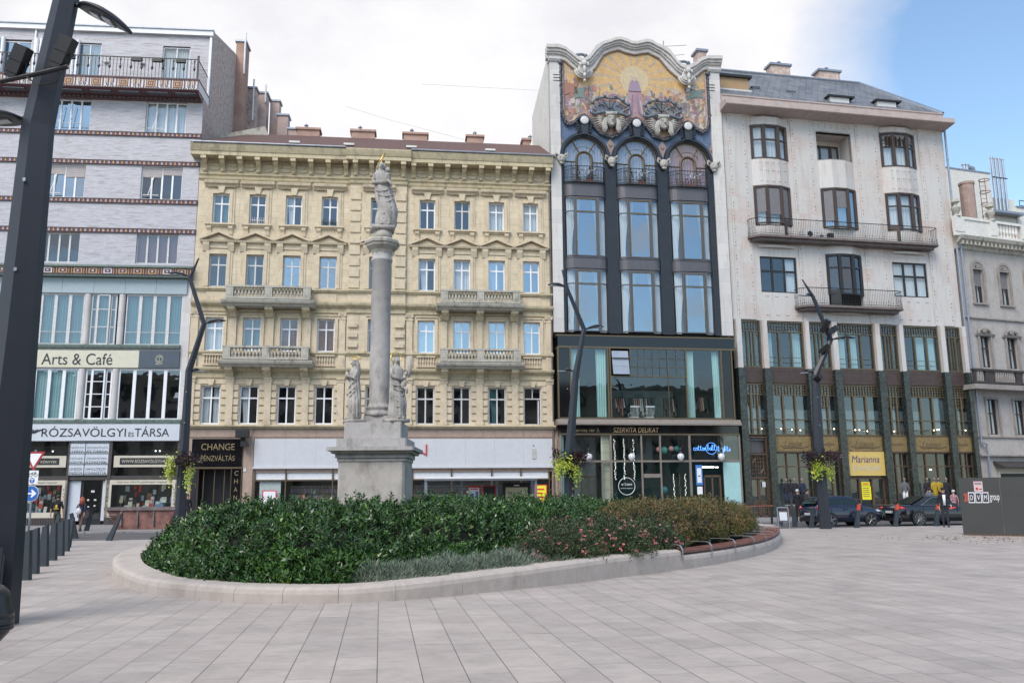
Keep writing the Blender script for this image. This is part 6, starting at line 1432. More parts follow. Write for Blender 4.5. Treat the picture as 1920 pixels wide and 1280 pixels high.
mannequin(13.6, .6, dk, dk, 'mannequin in black, left of the mustard dress'); mannequin(14.0, .8, mus, mus, 'mannequin in a long mustard dress', coat=True); mannequin(14.5, .6, mus, dk, 'mannequin in a mustard jacket and black trousers'); mannequin(14.95, .8, dk, dk, 'mannequin in a black coat, right of the mustard jacket', coat=True)
mannequin(17.0, .7, bl, bl, 'mannequin in a pale blue dress behind the hoarding', coat=True)

# ================================================================ stained beige building on the right
J4 = (33.3066, 61.8043); ANG_F = radians(20); FP = Matrix.Translation((*J4, 0)) @ Matrix.Rotation(ANG_F, 4, 'Z')
fb_ = thing('stained_building', 'stained beige building with arched windows, dark stone balcony and roof balustrade', 'building', (*J4, 0), ANG_F)
ws = []
for k in range(5):
    u = 1.42+k*2.68; ws += [(u, u+1.0, 15.5, 18.2), (u, u+1.05, 10.65, 13.0), (u, u+1.1, 5.72, 8.3)]
o = FB(); o.wall(.15, 14, 0, 20.3, ws+[(1.95, 13, 0, 3.3)], 0, .3); o.box(.15, 14, -9, -8.9, 0, 20.3); o.poly([(.15, 0, 0), (.15, -9, 0), (.15, -9, 22), (.15, 0, 22)]); o.build('wall', 'farwall', fb_)
o = FB(); o.box(.2, 14, -2, -1.9, 0, 20); o.build('interior', 'darkint', fb_)
for k in range(5):
    u = 1.42+k*2.68
    w = win(fb_, u, u+1.0, 15.5, 18.2, -.2, vm=(.5,), hm=(), fm='woodd', gm='glass', fw=.06, mw=.06, shutter=[(.02, .98, .5)], curtain=[(.1, .9, 0)])
    o = FB(); c = u+.5
    n = 12
    for i in range(n):
        a, b_ = pi*i/n, pi*(i+1)/n
        for ra, rb, dd in ((.5, .68, .1), (.3, .5, .05)):
            P_ = [(c+ra*cos(a), 18.15+ra*sin(a)), (c+ra*cos(b_), 18.15+ra*sin(b_)), (c+rb*cos(b_), 18.15+rb*sin(b_)), (c+rb*cos(a), 18.15+rb*sin(a))]
            o.hexa([(p[0], -.02, p[1]) for p in P_]+[(p[0], dd, p[1]) for p in P_])
    for i in range(5): a = radians(20+35*i); o.tube([(c+.05*cos(a), .06, 18.2+.05*sin(a)), (c+.3*cos(a), .08, 18.2+.3*sin(a))], .04, 5)
    o.prism([(c-.5, 18.1), (c+.5, 18.1), (c+.5, 18.2), (c-.5, 18.2)], -.02, .08)
    o.box(u-.18, u, -.02, .1, 15.5, 18.15); o.box(u+1.0, u+1.18, -.02, .1, 15.5, 18.15); o.box(u-.25, u+1.25, -.02, .16, 15.38, 15.5); o.build('window_surround', 'fartrim', fb_)
    win(fb_, u, u+1.05, 10.65, 13.0, -.2, vm=(.5,), hm=(.62,), fm='woodd', gm='glass', fw=.08, mw=.1, curtain=[(.05, .95, 0)])
    o = FB(); o.box(u-.2, u, -.02, .1, 10.5, 13.05); o.box(u+1.05, u+1.25, -.02, .1, 10.5, 13.05); o.mould(u-.4, u+1.45, [(-.02, 13.0), (.14, 13.0), (.22, 13.14), (-.02, 13.2)])
    for i in range(9): t = pi*i/8; o.ball((u+.52+.6*cos(t), .1, 13.22+.32*sin(t)), .12, 6)
    o.ball((u+.52, .12, 13.42), (.28, .1, .22), 8); o.build('window_surround', 'fartrim', fb_)
    win(fb_, u+.03, u+1.08, 5.72, 8.3, -.2, vm=(.5,), hm=(.6,), fm='woodd', gm='glass', fw=.07, mw=.09, curtain=[(.12, .9, 0)])
    o = FB(); o.box(u-.15, u, -.02, .08, 5.6, 8.45); o.box(u+1.1, u+1.25, -.02, .08, 5.6, 8.45); o.box(u, u+1.1, -.02, .08, 8.3, 8.45); o.build('window_surround', 'fartrim', fb_)
for z, dd in ((14.25, .14), (5.45, .12), (4.1, .3)): o = FB(); o.mould(.15, 14, [(-.02, z), (dd, z+.04), (dd, z+.14), (-.02, z+.2)]); o.build('string_course', 'fartrim', fb_)
o = FB(); o.mould(-.1, 14, [(-.02, 19.5), (.15, 19.6), (.25, 19.9), (.7, 20.2), (.8, 20.45), (-.02, 20.5)])
for k in range(34): o.box(.1+k*.41, .28+k*.41, .1, .6, 19.82, 20.12)
o.build('cornice', 'balc', fb_)
o = FB(); o.box(-.4, 14, .3, .55, 20.45, 20.75); o.box(-.4, 14, .27, .58, 21.75, 21.95)
for x0, x1 in ((-.4, .5), (3.1, 3.8), (6.3, 6.8), (9.3, 9.9)): o.box(x0, x1, .28, .6, 20.75, 21.75)
o.box(.5, 3.1, .33, .5, 20.75, 21.75)
for a, b_ in ((3.8, 6.3), (6.8, 9.3), (9.9, 13)):
    for k in range(7): o.lathe(a+.2+k*(b_-a-.3)/7, .42, [(.08, 20.75), (.05, 20.9), (.12, 21.15), (.05, 21.5), (.08, 21.75)], 8)
o.build('balustrade', 'plaster', fb_)
for x in (.0, 3.45):
    o = FB(); o.lathe(x, .4, [(.3, 21.95), (.15, 22.1), (.3, 22.4), (.36, 22.6), (.12, 22.8), (.12, 22.95), (.3, 23.05), (.24, 23.3), (.08, 23.45)], 14); o.build('urn', 'balc', fb_)
o = FB(); o.box(-.55, 14, -.1, 1.0, 8.9, 9.25, 1); o.box(-.55, 14, .75, .95, 9.3, 9.45, 0); o.box(-.58, 14, .72, 1.0, 10.2, 10.36, 0)
for x0, x1 in ((-.5, -.3), (.6, 1.5), (3.6, 4.2), (6.5, 7.2)): o.box(x0, x1, .76, .94, 9.45, 10.2, 0)
for a, b_, n in ((-.25, .55, 3), (1.55, 3.55, 9), (4.25, 6.45, 10), (7.3, 9.5, 10)):
    for k in range(n): o.lathe(a+(b_-a)*(k+.5)/n, .85, [(.05, 9.45), (.07, 9.75), (.04, 10.0), (.05, 10.2)], 6, 1)
M['darkstone'] = mat('blackened_stone', (.04, .035, .035), .8, 0, .4, 3); o.build('balcony', ['darkstone', 'fartrim'], fb_)
o = FB(); o.mould(1.5, 14, [(0, 3.55), (.9, 3.3), (.9, 3.38), (0, 3.8)]); o.build('awning', 'darkstone', fb_)
o = FB(); o.box(1.9, 12, -.02, .05, 2.9, 3.3, 1); o.box(1.9, 2.05, -.02, .05, 0, 2.9, 1); o.box(2.05, 12, -.3, -.25, 0, 2.9, 0); o.build('shop_front', ['black', 'creamfr'], fb_)
o = FB(); o.tube([(.35, .2, 5), (.35, .2, 20)], .07, 8); o.tube([(.35, .2, 5.1), (.8, .25, 5.0), (.8, .25, 0)], .07, 8); o.build('drainpipe', 'zinc', fb_)
o = FB(); o.box(5.55, 6.6, .3, 1.0, 4.3, 5.35, 0); o.box(6.4, 6.55, 1.0, 1.02, 4.5, 5.15, 1); o.box(5.75, 6.6, 1.0, 1.02, 5.0, 5.15, 1); o.build('projecting_sign', ['white', 'inkb'], fb_)
# white building behind with metal flues
wb_ = thing('white_building', 'plain white rear building with steel flues rising behind the roof balustrade', 'building', (41, 72, 0), radians(18))
o = MB(); o.box(-3.2, 2.0, 0, 8, 0, 29.6); o.box(2.0, 5.0, .4, 8, 0, 27.6); o.box(5.0, 22, .3, 8, 0, 26.9); o.build('wall', 'plaster', wb_)
o = MB(); o.box(-3.25, 2.05, -.05, 8, 29.6, 29.72); o.box(5.0, 22, .2, 8, 26.9, 27.0); o.box(1.6, 5.1, -.5, .6, 25.9, 26.1); o.build('coping', 'zinc', wb_)
M['steel'] = mat('stainless_flue', (.50, .51, .53), .25, .8, .1)
for k in range(4):
    o = MB(); o.lathe(2.2+k*.42, -.15, [(.12, 26.1), (.12, 31.0), (.15, 31.02), (.15, 31.15)], 10); o.build('flue', 'steel', wb_)
o = MB(); o.box(2.0, 3.7, -.3, -.26, 29.2, 29.28); o.build('bracket', 'black', wb_)
for x, z in ((-2.5, 32.6), (-2.9, 32.4), (.2, 30.7), (.5, 30.7)):
    o = MB(); o.lathe(x, 1, [(.16, 29.7), (.16, z-.1), (.22, z-.1), (.22, z)], 10); o.build('flue', 'steel', wb_)
o = MB(); o.smooth = True; o.tube([(.8, 1.5, 30.2), (1.1, 1.5, 30.7), (1.6, 1.5, 30.6), (1.75, 1.5, 29.7)], .3, 10); o.build('vent_duct', 'zinc', wb_)
o = MB()
for z in (27.4, 27.9): o.tube([(6.3, 1, z), (20, 1, z)], .05, 5)
for k in range(6): o.tube([(6.3+k*1.6, 1, 27), (6.3+k*1.6, 1, 27.9)], .04, 5)
o.build('roof_railing', flat('blue_grey_rail', (.08, .14, .2)), wb_)
for x, z in ((2.2, 23.9), (4.2, 24.2)): o = MB(); o.box(x, x+.9, -.06, .4, z-.6, z+.4); o.build('bare_patch', 'gbrick', wb_)
o = MB(); o.lathe(0, 0, [(.55, 0), (.55, 4.6), (.6, 4.6), (.6, 4.8)], 12, 0)
t = thing('water_tank', 'rust brown metal duct with a caged ladder beside the marble building', 'duct', (37.0, 66, 21.5)); o.build('duct', 'rust2' if 'rust2' in M else mat('pinkish_rust', (.34, .245, .215), .8, 0, .2), t)
o = MB()
for x in (.9, 1.35): o.tube([(x, -.3, 0), (x, -.3, 5.0)], .03, 4)
for k in range(14): o.tube([(.9, -.3, .2+k*.35), (1.35, -.3, .2+k*.35)], .02, 4)
for k in range(5): o.tube([(1.12+.4*cos(a), -.6+.35*sin(a), .8+k*1.0) for a in [2*pi*j/12 for j in range(12)]], .03, 4, closed=True)
o.build('ladder', 'rust', t)
# building across the square, seen only as reflections in the glass
ob_ = thing('opposite_building', 'long plastered building across the square, seen only in window reflections', 'building', (0, -27, 0))
hs = [(-58+k*3.4, -56.6+k*3.4, 4.6+r*3.9, 6.9+r*3.9) for k in range(36) for r in range(4)]
o = MB(); o.wall(-60, 64, 0, 19.5, hs, 0, -.25, 0); o.box(-60, 64, -12, -.6, 0, 19.3, 1); o.box(-60.3, 64.3, -.3, .6, 19.5, 20.2, 0); o.build('wall', [mat('dull_plaster', (.34, .31, .27), .9, 0, .2, .6), 'darkint'], ob_)

# ================================================================ round planter with stone ring and bench
from mathutils import noise as mnoise
PTS = [(-8.23, 18.02), (-7.4, 16.59), (-6.34, 15.26), (-5.15, 14.3), (-4.14, 13.76), (-2.97, 13.55), (-1.86, 13.83), (-.5, 14.85), (.86, 16.1), (2.13, 17.44), (3.66, 19.1), (5.06, 20.95), (6.41, 23.1), (7.45, 25.2), (8.5, 27.9), (9.5, 31), (10.1, 33.6), (9.9, 36), (8.3, 37.6), (4, 37.6), (-1.5, 36.2), (-5.8, 33.9), (-8.8, 31), (-10.1, 28), (-10.35, 25), (-9.95, 22.5), (-9.2, 20.2)]
def crom(P, sub=8):
    out = []; n = len(P)
    for i in range(n):
        p0, p1, p2, p3 = [Vector(P[(i+k-1) % n]) for k in range(4)]
        for j in range(sub):
            t = j/sub; out.append(.5*((2*p1)+(-p0+p2)*t+(2*p0-5*p1+4*p2-p3)*t*t+(-p0+3*p1-3*p2+p3)*t**3))
    return out
def smoothc(P, it):
    for _ in range(it): n = len(P); P = [(P[i-1]+P[i]*2+P[(i+1) % n])*.25 for i in range(n)]
    return P
RC = smoothc(crom(PTS), 6); NR = len(RC)
def rn(i): t = (RC[(i+1) % NR]-RC[i-1]).normalized(); return Vector((-t.y, t.x))     # points into the bed
def rh_(p): return .24+.18*max(0, min(1, (p.x+2.5)/4.5))+.10*max(0, min(1, (-6.5-p.x)/2.0))
IB0 = min(range(NR), key=lambda i: (RC[i]-Vector((3.75, 19.2))).length); IB1 = min(range(NR), key=lambda i: (RC[i]-Vector((9.75, 32.4))).length)
pl = thing('planter', 'large oval raised flower bed with a pale rounded stone ring and built in bench', 'planter', (0, 0, 0))
M['ringstone'] = trimm('pale_pinkish_ring_stone', (.415, .375, .345), (.22, .19, .165), .5, 1.6)
rnd = random.Random(3)
def ringseg(o, i0, i1, h0=None, gap=.003):
    prof = lambda h: [(0, 0), (.0, h-.11), (.02, h-.045), (.07, h-.01), (.13, h), (.56, h), (.58, h-.02), (.58, 0)]
    secs = []
    for i in range(i0, i1+1):
        p = RC[i % NR]; n = rn(i % NR); h = h0 or rh_(p); t = (RC[(i+1) % NR]-RC[i-1 if i else NR-1]).normalized()*(gap if i == i0 else (-gap if i == i1 else 0))
        secs.append([o.V(p.x+n.x*a+t.x, p.y+n.y*a+t.y, z) for a, z in prof(h)])
    for a, b_ in zip(secs, secs[1:]):
        for k in range(7): o.F([a[k], a[k+1], b_[k+1], b_[k]])
    o.F(secs[0]); o.F(secs[-1][::-1])
o = MB(); i = 0
while i < NR:
    j = min(NR, i+6)
    if IB0 <= i < IB1:
        j = min(j, IB1); ringseg(o, i, j, .30)
    else:
        if i < IB0 < j: j = IB0
        ringseg(o, i, j)
    i = j
o.build('stone_ring', 'ringstone', pl)
M['benchwood'] = mat('red_brown_hardwood', (.16, .06, .045), .5, 0, .4, 6, .2, 40)
for k in range(5):
    o = MB(); a0 = .05+k*.105; secs = []
    for i in range(IB0, IB1+1):
        p = RC[i]; n = rn(i); secs.append([o.V(p.x+n.x*a, p.y+n.y*a, z) for a, z in ((a0, .335), (a0, .385), (a0+.09, .385), (a0+.09, .335))])
    for a, b_ in zip(secs, secs[1:]):
        for q in range(4): o.F([a[q], a[(q+1) % 4], b_[(q+1) % 4], b_[q]])
    o.F(secs[0]); o.F(secs[-1]); o.build('bench_slat', 'benchwood', pl)
nA = 9
for k in range(nA):
    i = IB0+int((IB1-IB0)*(k+.02)/(nA-.5)); p = RC[i]; n = rn(i); o = MB()
    P_ = [(.62, .36), (.62, .50), (.57, .525), (.12, .525), (.02, .50), (-.03, .42), (-.03, .20)]
    t = Vector((-n.y, n.x))*.028
    for q in (-1, 1):
        pass
    A_ = []
    for a, z in P_:
        c = p+n*a; A_.append([o.V(c.x+t.x*s, c.y+t.y*s, z+e) for s, e in ((-1, -.008), (1, -.008), (1, .008), (-1, .008))] if abs(a) > .0 else None)
    for a, b_ in zip(A_, A_[1:]):
        for q in range(4): o.F([a[q], a[(q+1) % 4], b_[(q+1) % 4], b_[q]])
    o.F(A_[0]); o.F(A_[-1]); o.build('armrest', 'steel', pl)
M['soil'] = mat('dark_soil', (.035, .028, .022), .95, 0, .4, 5, .5, 20)
o = MB(); o.poly([(*(RC[i]+rn(i)*.5), .12) for i in range(NR)]); s_ = o.build('soil', 'soil', pl)

# ---------------------------------------------------------------- planting
import numpy as np
def leafmat(name, c1, c2, rough=.35, c3=None):
    t = NT(name); g = t.n('ShaderNodeNewGeometry'); st = [(0, c1), (.7, c2)]+([(1, c3)] if c3 else [])
    cc = t.ramp(g.outputs['Random Per Island'], st); cc = t.mix(1, cc, t.ramp(t.noise(1.3, 3, .6), [(.35, (.62, .70, .62)), (.65, (1.35, 1.25, 1.1))]), 'MULTIPLY'); t.col(cc); t.set(rough=rough, spec=.5); t.b.inputs['Subsurface Weight'].default_value = 0; return t.m
M['laurel'] = leafmat('laurel_leaves', (.018, .05, .02), (.052, .125, .04), .30, (.09, .19, .05))
M['laurelnew'] = leafmat('young_laurel_leaves', (.035, .11, .03), (.08, .19, .04), .35, (.16, .27, .05))
M['spirea'] = leafmat('olive_leaves', (.045, .065, .018), (.10, .10, .028), .55, (.15, .12, .04))
M['spireab'] = leafmat('brown_flower_heads', (.15, .09, .045), (.24, .16, .09), .8)
M['rosel'] = leafmat('rose_leaves', (.022, .045, .022), (.05, .085, .035), .5, (.08, .11, .04))
M['rosef'] = leafmat('pink_petals', (.52, .13, .18), (.68, .28, .33), .6)
M['lav'] = leafmat('lavender_leaves', (.09, .14, .12), (.18, .23, .20), .8, (.28, .33, .29))
M['lime'] = leafmat('lime_leaves', (.20, .30, .03), (.38, .46, .05), .5, (.5, .5, .1))
M['purpleleaf'] = leafmat('dark_purple_leaves', (.012, .008, .012), (.035, .015, .025), .5)
def leaves(name, C, D, N, L, Wd, m, parent=None, seed=0, fold=.25, mi=None, spread=None):
    """C centres, D leaf directions, one folded diamond leaf each"""
    r = np.random.RandomState(seed); n = len(C)
    D = D/np.linalg.norm(D, axis=1, keepdims=True); up = N+r.normal(0, .25, (n, 3)); S = np.cross(D, up); S /= np.maximum(1e-6, np.linalg.norm(S, axis=1, keepdims=True)); U = np.cross(S, D)
    L = L*(.7+.6*r.rand(n, 1)); Wd = Wd*(.8+.4*r.rand(n, 1))
    v = np.stack([C, C+D*L*.45+S*Wd*.5+U*Wd*fold, C+D*L, C+D*L*.45-S*Wd*.5+U*Wd*fold], 1).reshape(-1, 3)
    me = bpy.data.meshes.new(name); me.vertices.add(4*n); me.vertices.foreach_set('co', v.astype('f').ravel()); me.loops.add(4*n); me.loops.foreach_set('vertex_index', np.arange(4*n, dtype='i')); me.polygons.add(n)
    me.polygons.foreach_set('loop_start', np.arange(0, 4*n, 4, dtype='i')); me.polygons.foreach_set('loop_total', np.full(n, 4, dtype='i'))
    for q in (m if isinstance(m, list) else [m]): me.materials.append(M[q])
    if mi is not None: me.polygons.foreach_set('material_index', mi.astype('i'))
    me.update(calc_edges=True)
    o = bpy.data.objects.new(name, me); COL.objects.link(o)
    if parent: o.parent = parent
    return o
LP = [(-9.3, 26.5), (-9.1, 24), (-8.75, 21.6), (-8.1, 19.6), (-7.2, 17.9), (-6.35, 16.5), (-5.5, 15.4), (-4.6, 14.75), (-3.7, 14.4), (-3.0, 14.3), (-2.4, 14.6), (-2.0, 15.5), (-1.0, 16.5), (.2, 17.5), (.7, 19), (1.2, 21), (2.1, 23.5), (3.3, 26.5), (4.6, 30), (5.5, 33), (5.8, 36), (0, 36), (-5.4, 33), (-8.3, 30)]
def sdist(x, y, P):
    ins = False; d = 1e9
    for (ax, ay), (bx, by) in zip(P, P[1:]+P[:1]):
        if (ay > y) != (by > y) and x < (bx-ax)*(y-ay)/(by-ay)+ax: ins = not ins
        ex, ey = bx-ax, by-ay; t = max(0, min(1, ((x-ax)*ex+(y-ay)*ey)/(ex*ex+ey*ey))); d = min(d, math.hypot(x-ax-ex*t, y-ay-ey*t))
    return d if ins else -d
def voro(x, y, c=1.25):
    i, j = math.floor(x/c), math.floor(y/c); d = 9
    for a in (-1, 0, 1):
        for b_ in (-1, 0, 1):
            h1 = math.sin((i+a)*127.1+(j+b_)*311.7)*43758.5453; h2 = math.sin((i+a)*269.5+(j+b_)*183.3)*43758.5453
            d = min(d, math.hypot(x-(i+a+h1-math.floor(h1))*c, y-(j+b_+h2-math.floor(h2))*c))
    return d/c
def LH(x, y):
    s = sdist(x, y, LP)
    if s < -.25: return -1
    b_ = .98+.26*mnoise.noise(Vector((x*.75, y*.75, 1)))+.20*mnoise.noise(Vector((x*2.1, y*2.1, 5)))
    vd = voro(x, y); b_ += .50*(1-min(1, vd*1.1)**1.7)-.20
    b_ += .10*min(1, max(0, (y-16)/8))-.16*max(0, min(1, (x-1)/4))
    b_ -= .30*max(0, min(1, (-1.5+x)/2))*max(0, min(1, (21-y)/3))
    if math.hypot(x+4.2, y-26) < 1.35: return -1
    k = min(1, max(0, (s+.25)/1.9)); return .15+(b_-.15)*(1-(1-k)**2.5)
rr = random.Random(11); tc_ = []; tn = []
def lg(x, y, e=.12):
    h = LH(x, y); a = LH(x+e, y); b_ = LH(x, y+e); a = h-.6 if a < 0 else a; b_ = h-.6 if b_ < 0 else b_
    return h, Vector((-(a-h)/e, -(b_-h)/e, 1)).normalized()
nt = 0
while nt < 13000:
    x = rr.uniform(-11.3, 6); y = rr.uniform(14, 36)
    if y > 25 and rr.random() < .45: continue
    h, n_ = lg(x, y)
    if h < .1: continue
    dep = abs(rr.gauss(0, .10)); up = rr.random()**6*.26
    p = Vector((x, y, h))-n_*dep+Vector((0, 0, up)); 
    if p.z < .14: p.z = .14+rr.random()*.1
    tc_.append(p); tn.append(n_); nt += 1
# extra tufts down the visible front face
for _ in range(5000):
    q = rr.random()*15.5; k = int(q); (ax, ay), (bx, by) = LP[k], LP[k+1]; t = q-k; x, y = ax+(bx-ax)*t, ay+(by-ay)*t
    tx, ty = bx-ax, by-ay; L_ = math.hypot(tx, ty); nx, ny = (-ty/L_, tx/L_)
    hh = rr.random(); ins = -.08+.55*hh**1.5+rr.gauss(0, .07); sgn = 1 if sdist(x+nx*.3, y+ny*.3, LP) > 0 else -1
    x += nx*ins*sgn; y += ny*ins*sgn
    tc_.append(Vector((x, y, .15+hh*.5))); tn.append(Vector((-nx*sgn, -ny*sgn, .5)).normalized())
C = []; D = []; N_ = []; MI = []
for p, n_ in zip(tc_, tn):
    ax = (n_*.8+Vector((rr.gauss(0, .3), rr.gauss(0, .3), .75+rr.gauss(0, .2)))).normalized(); q = ax.orthogonal().normalized(); w_ = ax.cross(q)
    new = mnoise.noise(Vector((p.x*.9, p.y*.9, 9))) > .18 and rr.random() < .5 or rr.random() < .04
    L_ = rr.uniform(.06, .20); m_ = 12 if p.y < 22 else 9; a0 = rr.random()*6
    for k in range(m_):
        f = k/(m_-1); a = a0+k*2.4; el = .15+1.0*f**2+rr.gauss(0, .12); d_ = (q*cos(a)+w_*sin(a))*cos(el)+ax*sin(el); C.append(p+ax*(L_*(f-.55))); D.append(d_); N_.append(ax); MI.append(1 if new and f > .55 else 0)
o = leaves('laurel_shrubbery', np.array([tuple(c) for c in C]), np.array([tuple(c) for c in D]), np.array([tuple(c) for c in N_]), .105, .042, ['laurel', 'laurelnew'], None, 1, mi=np.array(MI))
tag(o, 'dense mass of glossy dark green laurel filling the left of the oval bed', 'shrubbery', None, 'stuff'); LAUREL = o
# dark fill hull added under the leaves to block light, in place of twigs
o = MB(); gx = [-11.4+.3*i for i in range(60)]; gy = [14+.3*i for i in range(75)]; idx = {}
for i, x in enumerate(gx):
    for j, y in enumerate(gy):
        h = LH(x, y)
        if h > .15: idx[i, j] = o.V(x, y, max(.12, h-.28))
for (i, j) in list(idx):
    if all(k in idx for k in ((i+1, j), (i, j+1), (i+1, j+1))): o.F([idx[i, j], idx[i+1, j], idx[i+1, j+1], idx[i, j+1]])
M['twig'] = mat('dark_fill', (.010, .014, .008), .9, 0, .4, 8); o = o.build('inner_dark_hull', 'twig', LAUREL); o['kind'] = 'stuff'
def ball_tufts(R, H, n, r, lo=.1):
    out = []
    for _ in range(n):
        a = r.uniform(0, 2*pi); e = math.asin(r.uniform(-.15, 1)); k = r.uniform(.72, 1.03)*(1+.18*mnoise.noise(Vector((cos(a)*2.2, sin(a)*2.2, e*2+R*9))))
        nn = Vector((cos(a)*cos(e), sin(a)*cos(e), sin(e))); p = Vector((nn.x*R*k, nn.y*R*k, .35*H+nn.z*H*.65*k)); p.z = max(lo, p.z); out.append((p, nn))
    return out
def bush(name, R, H, nt, nl, L, Wd, mats, seed, frac=.0, top=False, up=.4, jit=.5):
    r = random.Random(seed); C = []; D = []; N_ = []; MI = []
    for p, nn in ball_tufts(R, H, nt, r):
        alt = (r.random() < frac) and (not top or nn.z > .15)
        for k in range(nl):
            d_ = Vector((r.gauss(0, 1), r.gauss(0, 1), r.gauss(0, 1))).normalized()*jit*2+nn+Vector((0, 0, up)); C.append(p+Vector((r.gauss(0, .03), r.gauss(0, .03), r.gauss(0, .03)))); D.append(d_); N_.append(nn); MI.append(1 if alt else 0)
    t = np.array
    return leaves(name, t([tuple(c) for c in C]), t([tuple(c) for c in D]), t([tuple(c) for c in N_]), L, Wd, mats, None, seed, mi=t(MI))
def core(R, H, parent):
    o = MB(); o.ball((0, 0, .36*H), (R*.72, R*.72, H*.5), 14); return o.build('inner_fill', 'twig', parent)  # dark fill ball inside each bush, same colour as under the laurel
def side(k, n): return ('first', 'second', 'third', 'fourth', 'fifth', 'sixth', 'seventh', 'eighth', 'ninth', 'tenth', 'eleventh', 'twelfth', 'thirteenth', 'fourteenth')[k]
# spireas
SP = []
for v in range(3):
    t = thing('spirea_shrub', 'x', 'shrub', (0, 0, 0), 0, 'olive brown shrubs behind the bench'); f = bush('foliage', 1.05, 1.42, 1500, 9, .042, .024, ['spirea', 'spireab'], 20+v, .33, True); f.parent = t; core(1.05, 1.42, t); SP.append(t)
pos = [(3.35, 21.6), (4.5, 23.0), (5.55, 25.0), (6.4, 27.3), (7.25, 29.7), (8.1, 32.2), (3.0, 23.6), (4.1, 25.8), (5.2, 28.4), (6.3, 31.2), (7.2, 34.0)]
for k, (x, y) in enumerate(pos):
    lab = ('olive and rust brown shrub along the bench, %s from the roses' % side(k, 0)) if k < 6 else ('rust brown shrub in the row behind the bench shrubs, %s from the roses' % side(k-6, 0))
    if k < 3: t = SP[k]; t.location = (x, y, .1); t.rotation_euler = (0, 0, k*2.1); t['label'] = lab
    else: dup(SP[k % 3], (x, y, .1), k*1.7, lab, scale=(.85 if k < 6 else .95)*(1 if k != 0 else .8))
# roses
RS = []
for v in range(2):
    t = thing('rose_bush', 'x', 'rose bush', (0, 0, 0), 0, 'pink roses in the planter'); f = bush('foliage', .85, 1.05, 1500, 7, .042, .026, ['rosel', 'rosel'], 40+v, 0); f.parent = t; core(.85, 1.05, t)
    r = random.Random(50+v); C = []; D = []; N_ = []
    cl = [ball_tufts(.9, 1.1, 1, r, .3)[0] for _ in range(48)]
    for p, nn in cl:
        for q in range(r.randint(1, 3)):
            pc = p+Vector((r.gauss(0, .05), r.gauss(0, .05), r.gauss(0, .04)))
            for k in range(9): d_ = Vector((r.gauss(0, 1), r.gauss(0, 1), r.gauss(0, .8))).normalized()+nn*.4; C.append(pc); D.append(d_); N_.append(nn)
    tt = np.array; fl = leaves('flowers', tt([tuple(c) for c in C]), tt([tuple(c) for c in D]), tt([tuple(c) for c in N_]), .038, .036, 'rosef', t, 60+v); RS.append(t)
for k, (x, y, s) in enumerate([(1.15, 17.55, .85), (2.15, 18.5, .95), (3.0, 19.75, .9), (1.0, 18.9, .95), (2.0, 20.1, 1.0), (3.4, 20.9, .85), (.55, 17.2, .75)]):
    lab = 'pink flowering rose bush, %s' % ('at the stone ring beside the lavender', 'in the middle of the front row', 'next to the start of the bench', 'behind the front row on the laurel side', 'tallest one in the middle of the rear row', 'rearmost one touching the olive shrubs', 'smallest one at the lavender end')[k]
    if k < 2: t = RS[k]; t.location = (x, y, .1); t.scale = (s,)*3; t['label'] = lab
    else: dup(RS[k % 2], (x, y, .1), k*1.3, lab, scale=s)
# lavender
LV = []
for v in range(2):
    t = thing('lavender_plant', 'x', 'lavender', (0, 0, 0), 0, 'grey green lavender at the front of the bed'); r = random.Random(70+v); C = []; D = []; N_ = []
    for _ in range(2600):
        a = r.uniform(0, 2*pi); rad = .42*sqrt(r.random()); x, y = rad*cos(a), rad*sin(a); z = .04+.34*(1-(rad/.46)**2)*(.4+.6*r.random()); C.append((x, y, z)); D.append((x*1.6+r.gauss(0, .35), y*1.6+r.gauss(0, .35), .8)); N_.append((r.gauss(0, 1), r.gauss(0, 1), .3))
    f = leaves('foliage', np.array(C), np.array(D), np.array(N_), .095, .011, 'lav', t, v); o = MB(); o.ball((0, 0, .08), (.34, .34, .2), 10); o.build('inner_fill', flat('grey_twigs', (.05, .065, .055), .9), t); LV.append(t)
lp = [(-2.0, 14.75), (-1.5, 15.05), (-1.05, 15.45), (-.6, 15.85), (-.15, 16.25), (.3, 16.65), (-1.75, 15.35), (-1.2, 15.85), (-.7, 16.35), (-.2, 16.85), (.25, 17.1), (-2.35, 14.65), (.75, 17.0)]
for k, (x, y) in enumerate(lp):
    lab = ('grey green lavender plant against the stone ring, %s counted from the laurel' % side(k, 0)) if k < 6 else ('grey green lavender plant in the rear row, %s counted from the laurel' % side(k-6, 0)) if k < 11 else ('small lavender plant at the %s end of the strip' % ('laurel' if k == 11 else 'rose'))
    s = (1.0+.25*rnd.random())*(1.12 if k in (4, 5, 9, 10) else 1)
    if k < 2: t = LV[k]; t.location = (x, y, .1); t.scale = (s,)*3; t['label'] = lab
    else: dup(LV[k % 2], (x, y, .1), k*1.1, lab, scale=s)
for k, (x, y, s) in enumerate(((8.75, 34.0, 1.7), (9.0, 35.2, 1.7), (8.2, 35.6, 1.6))): dup(LV[k % 2], (x, y, .12), k*2.0, 'silvery grey mound at the far tip of the bed, %s' % ('nearest the bench', 'the outermost', 'behind the other two')[k], 'silver mounds at the tip of the bed', scale=s)

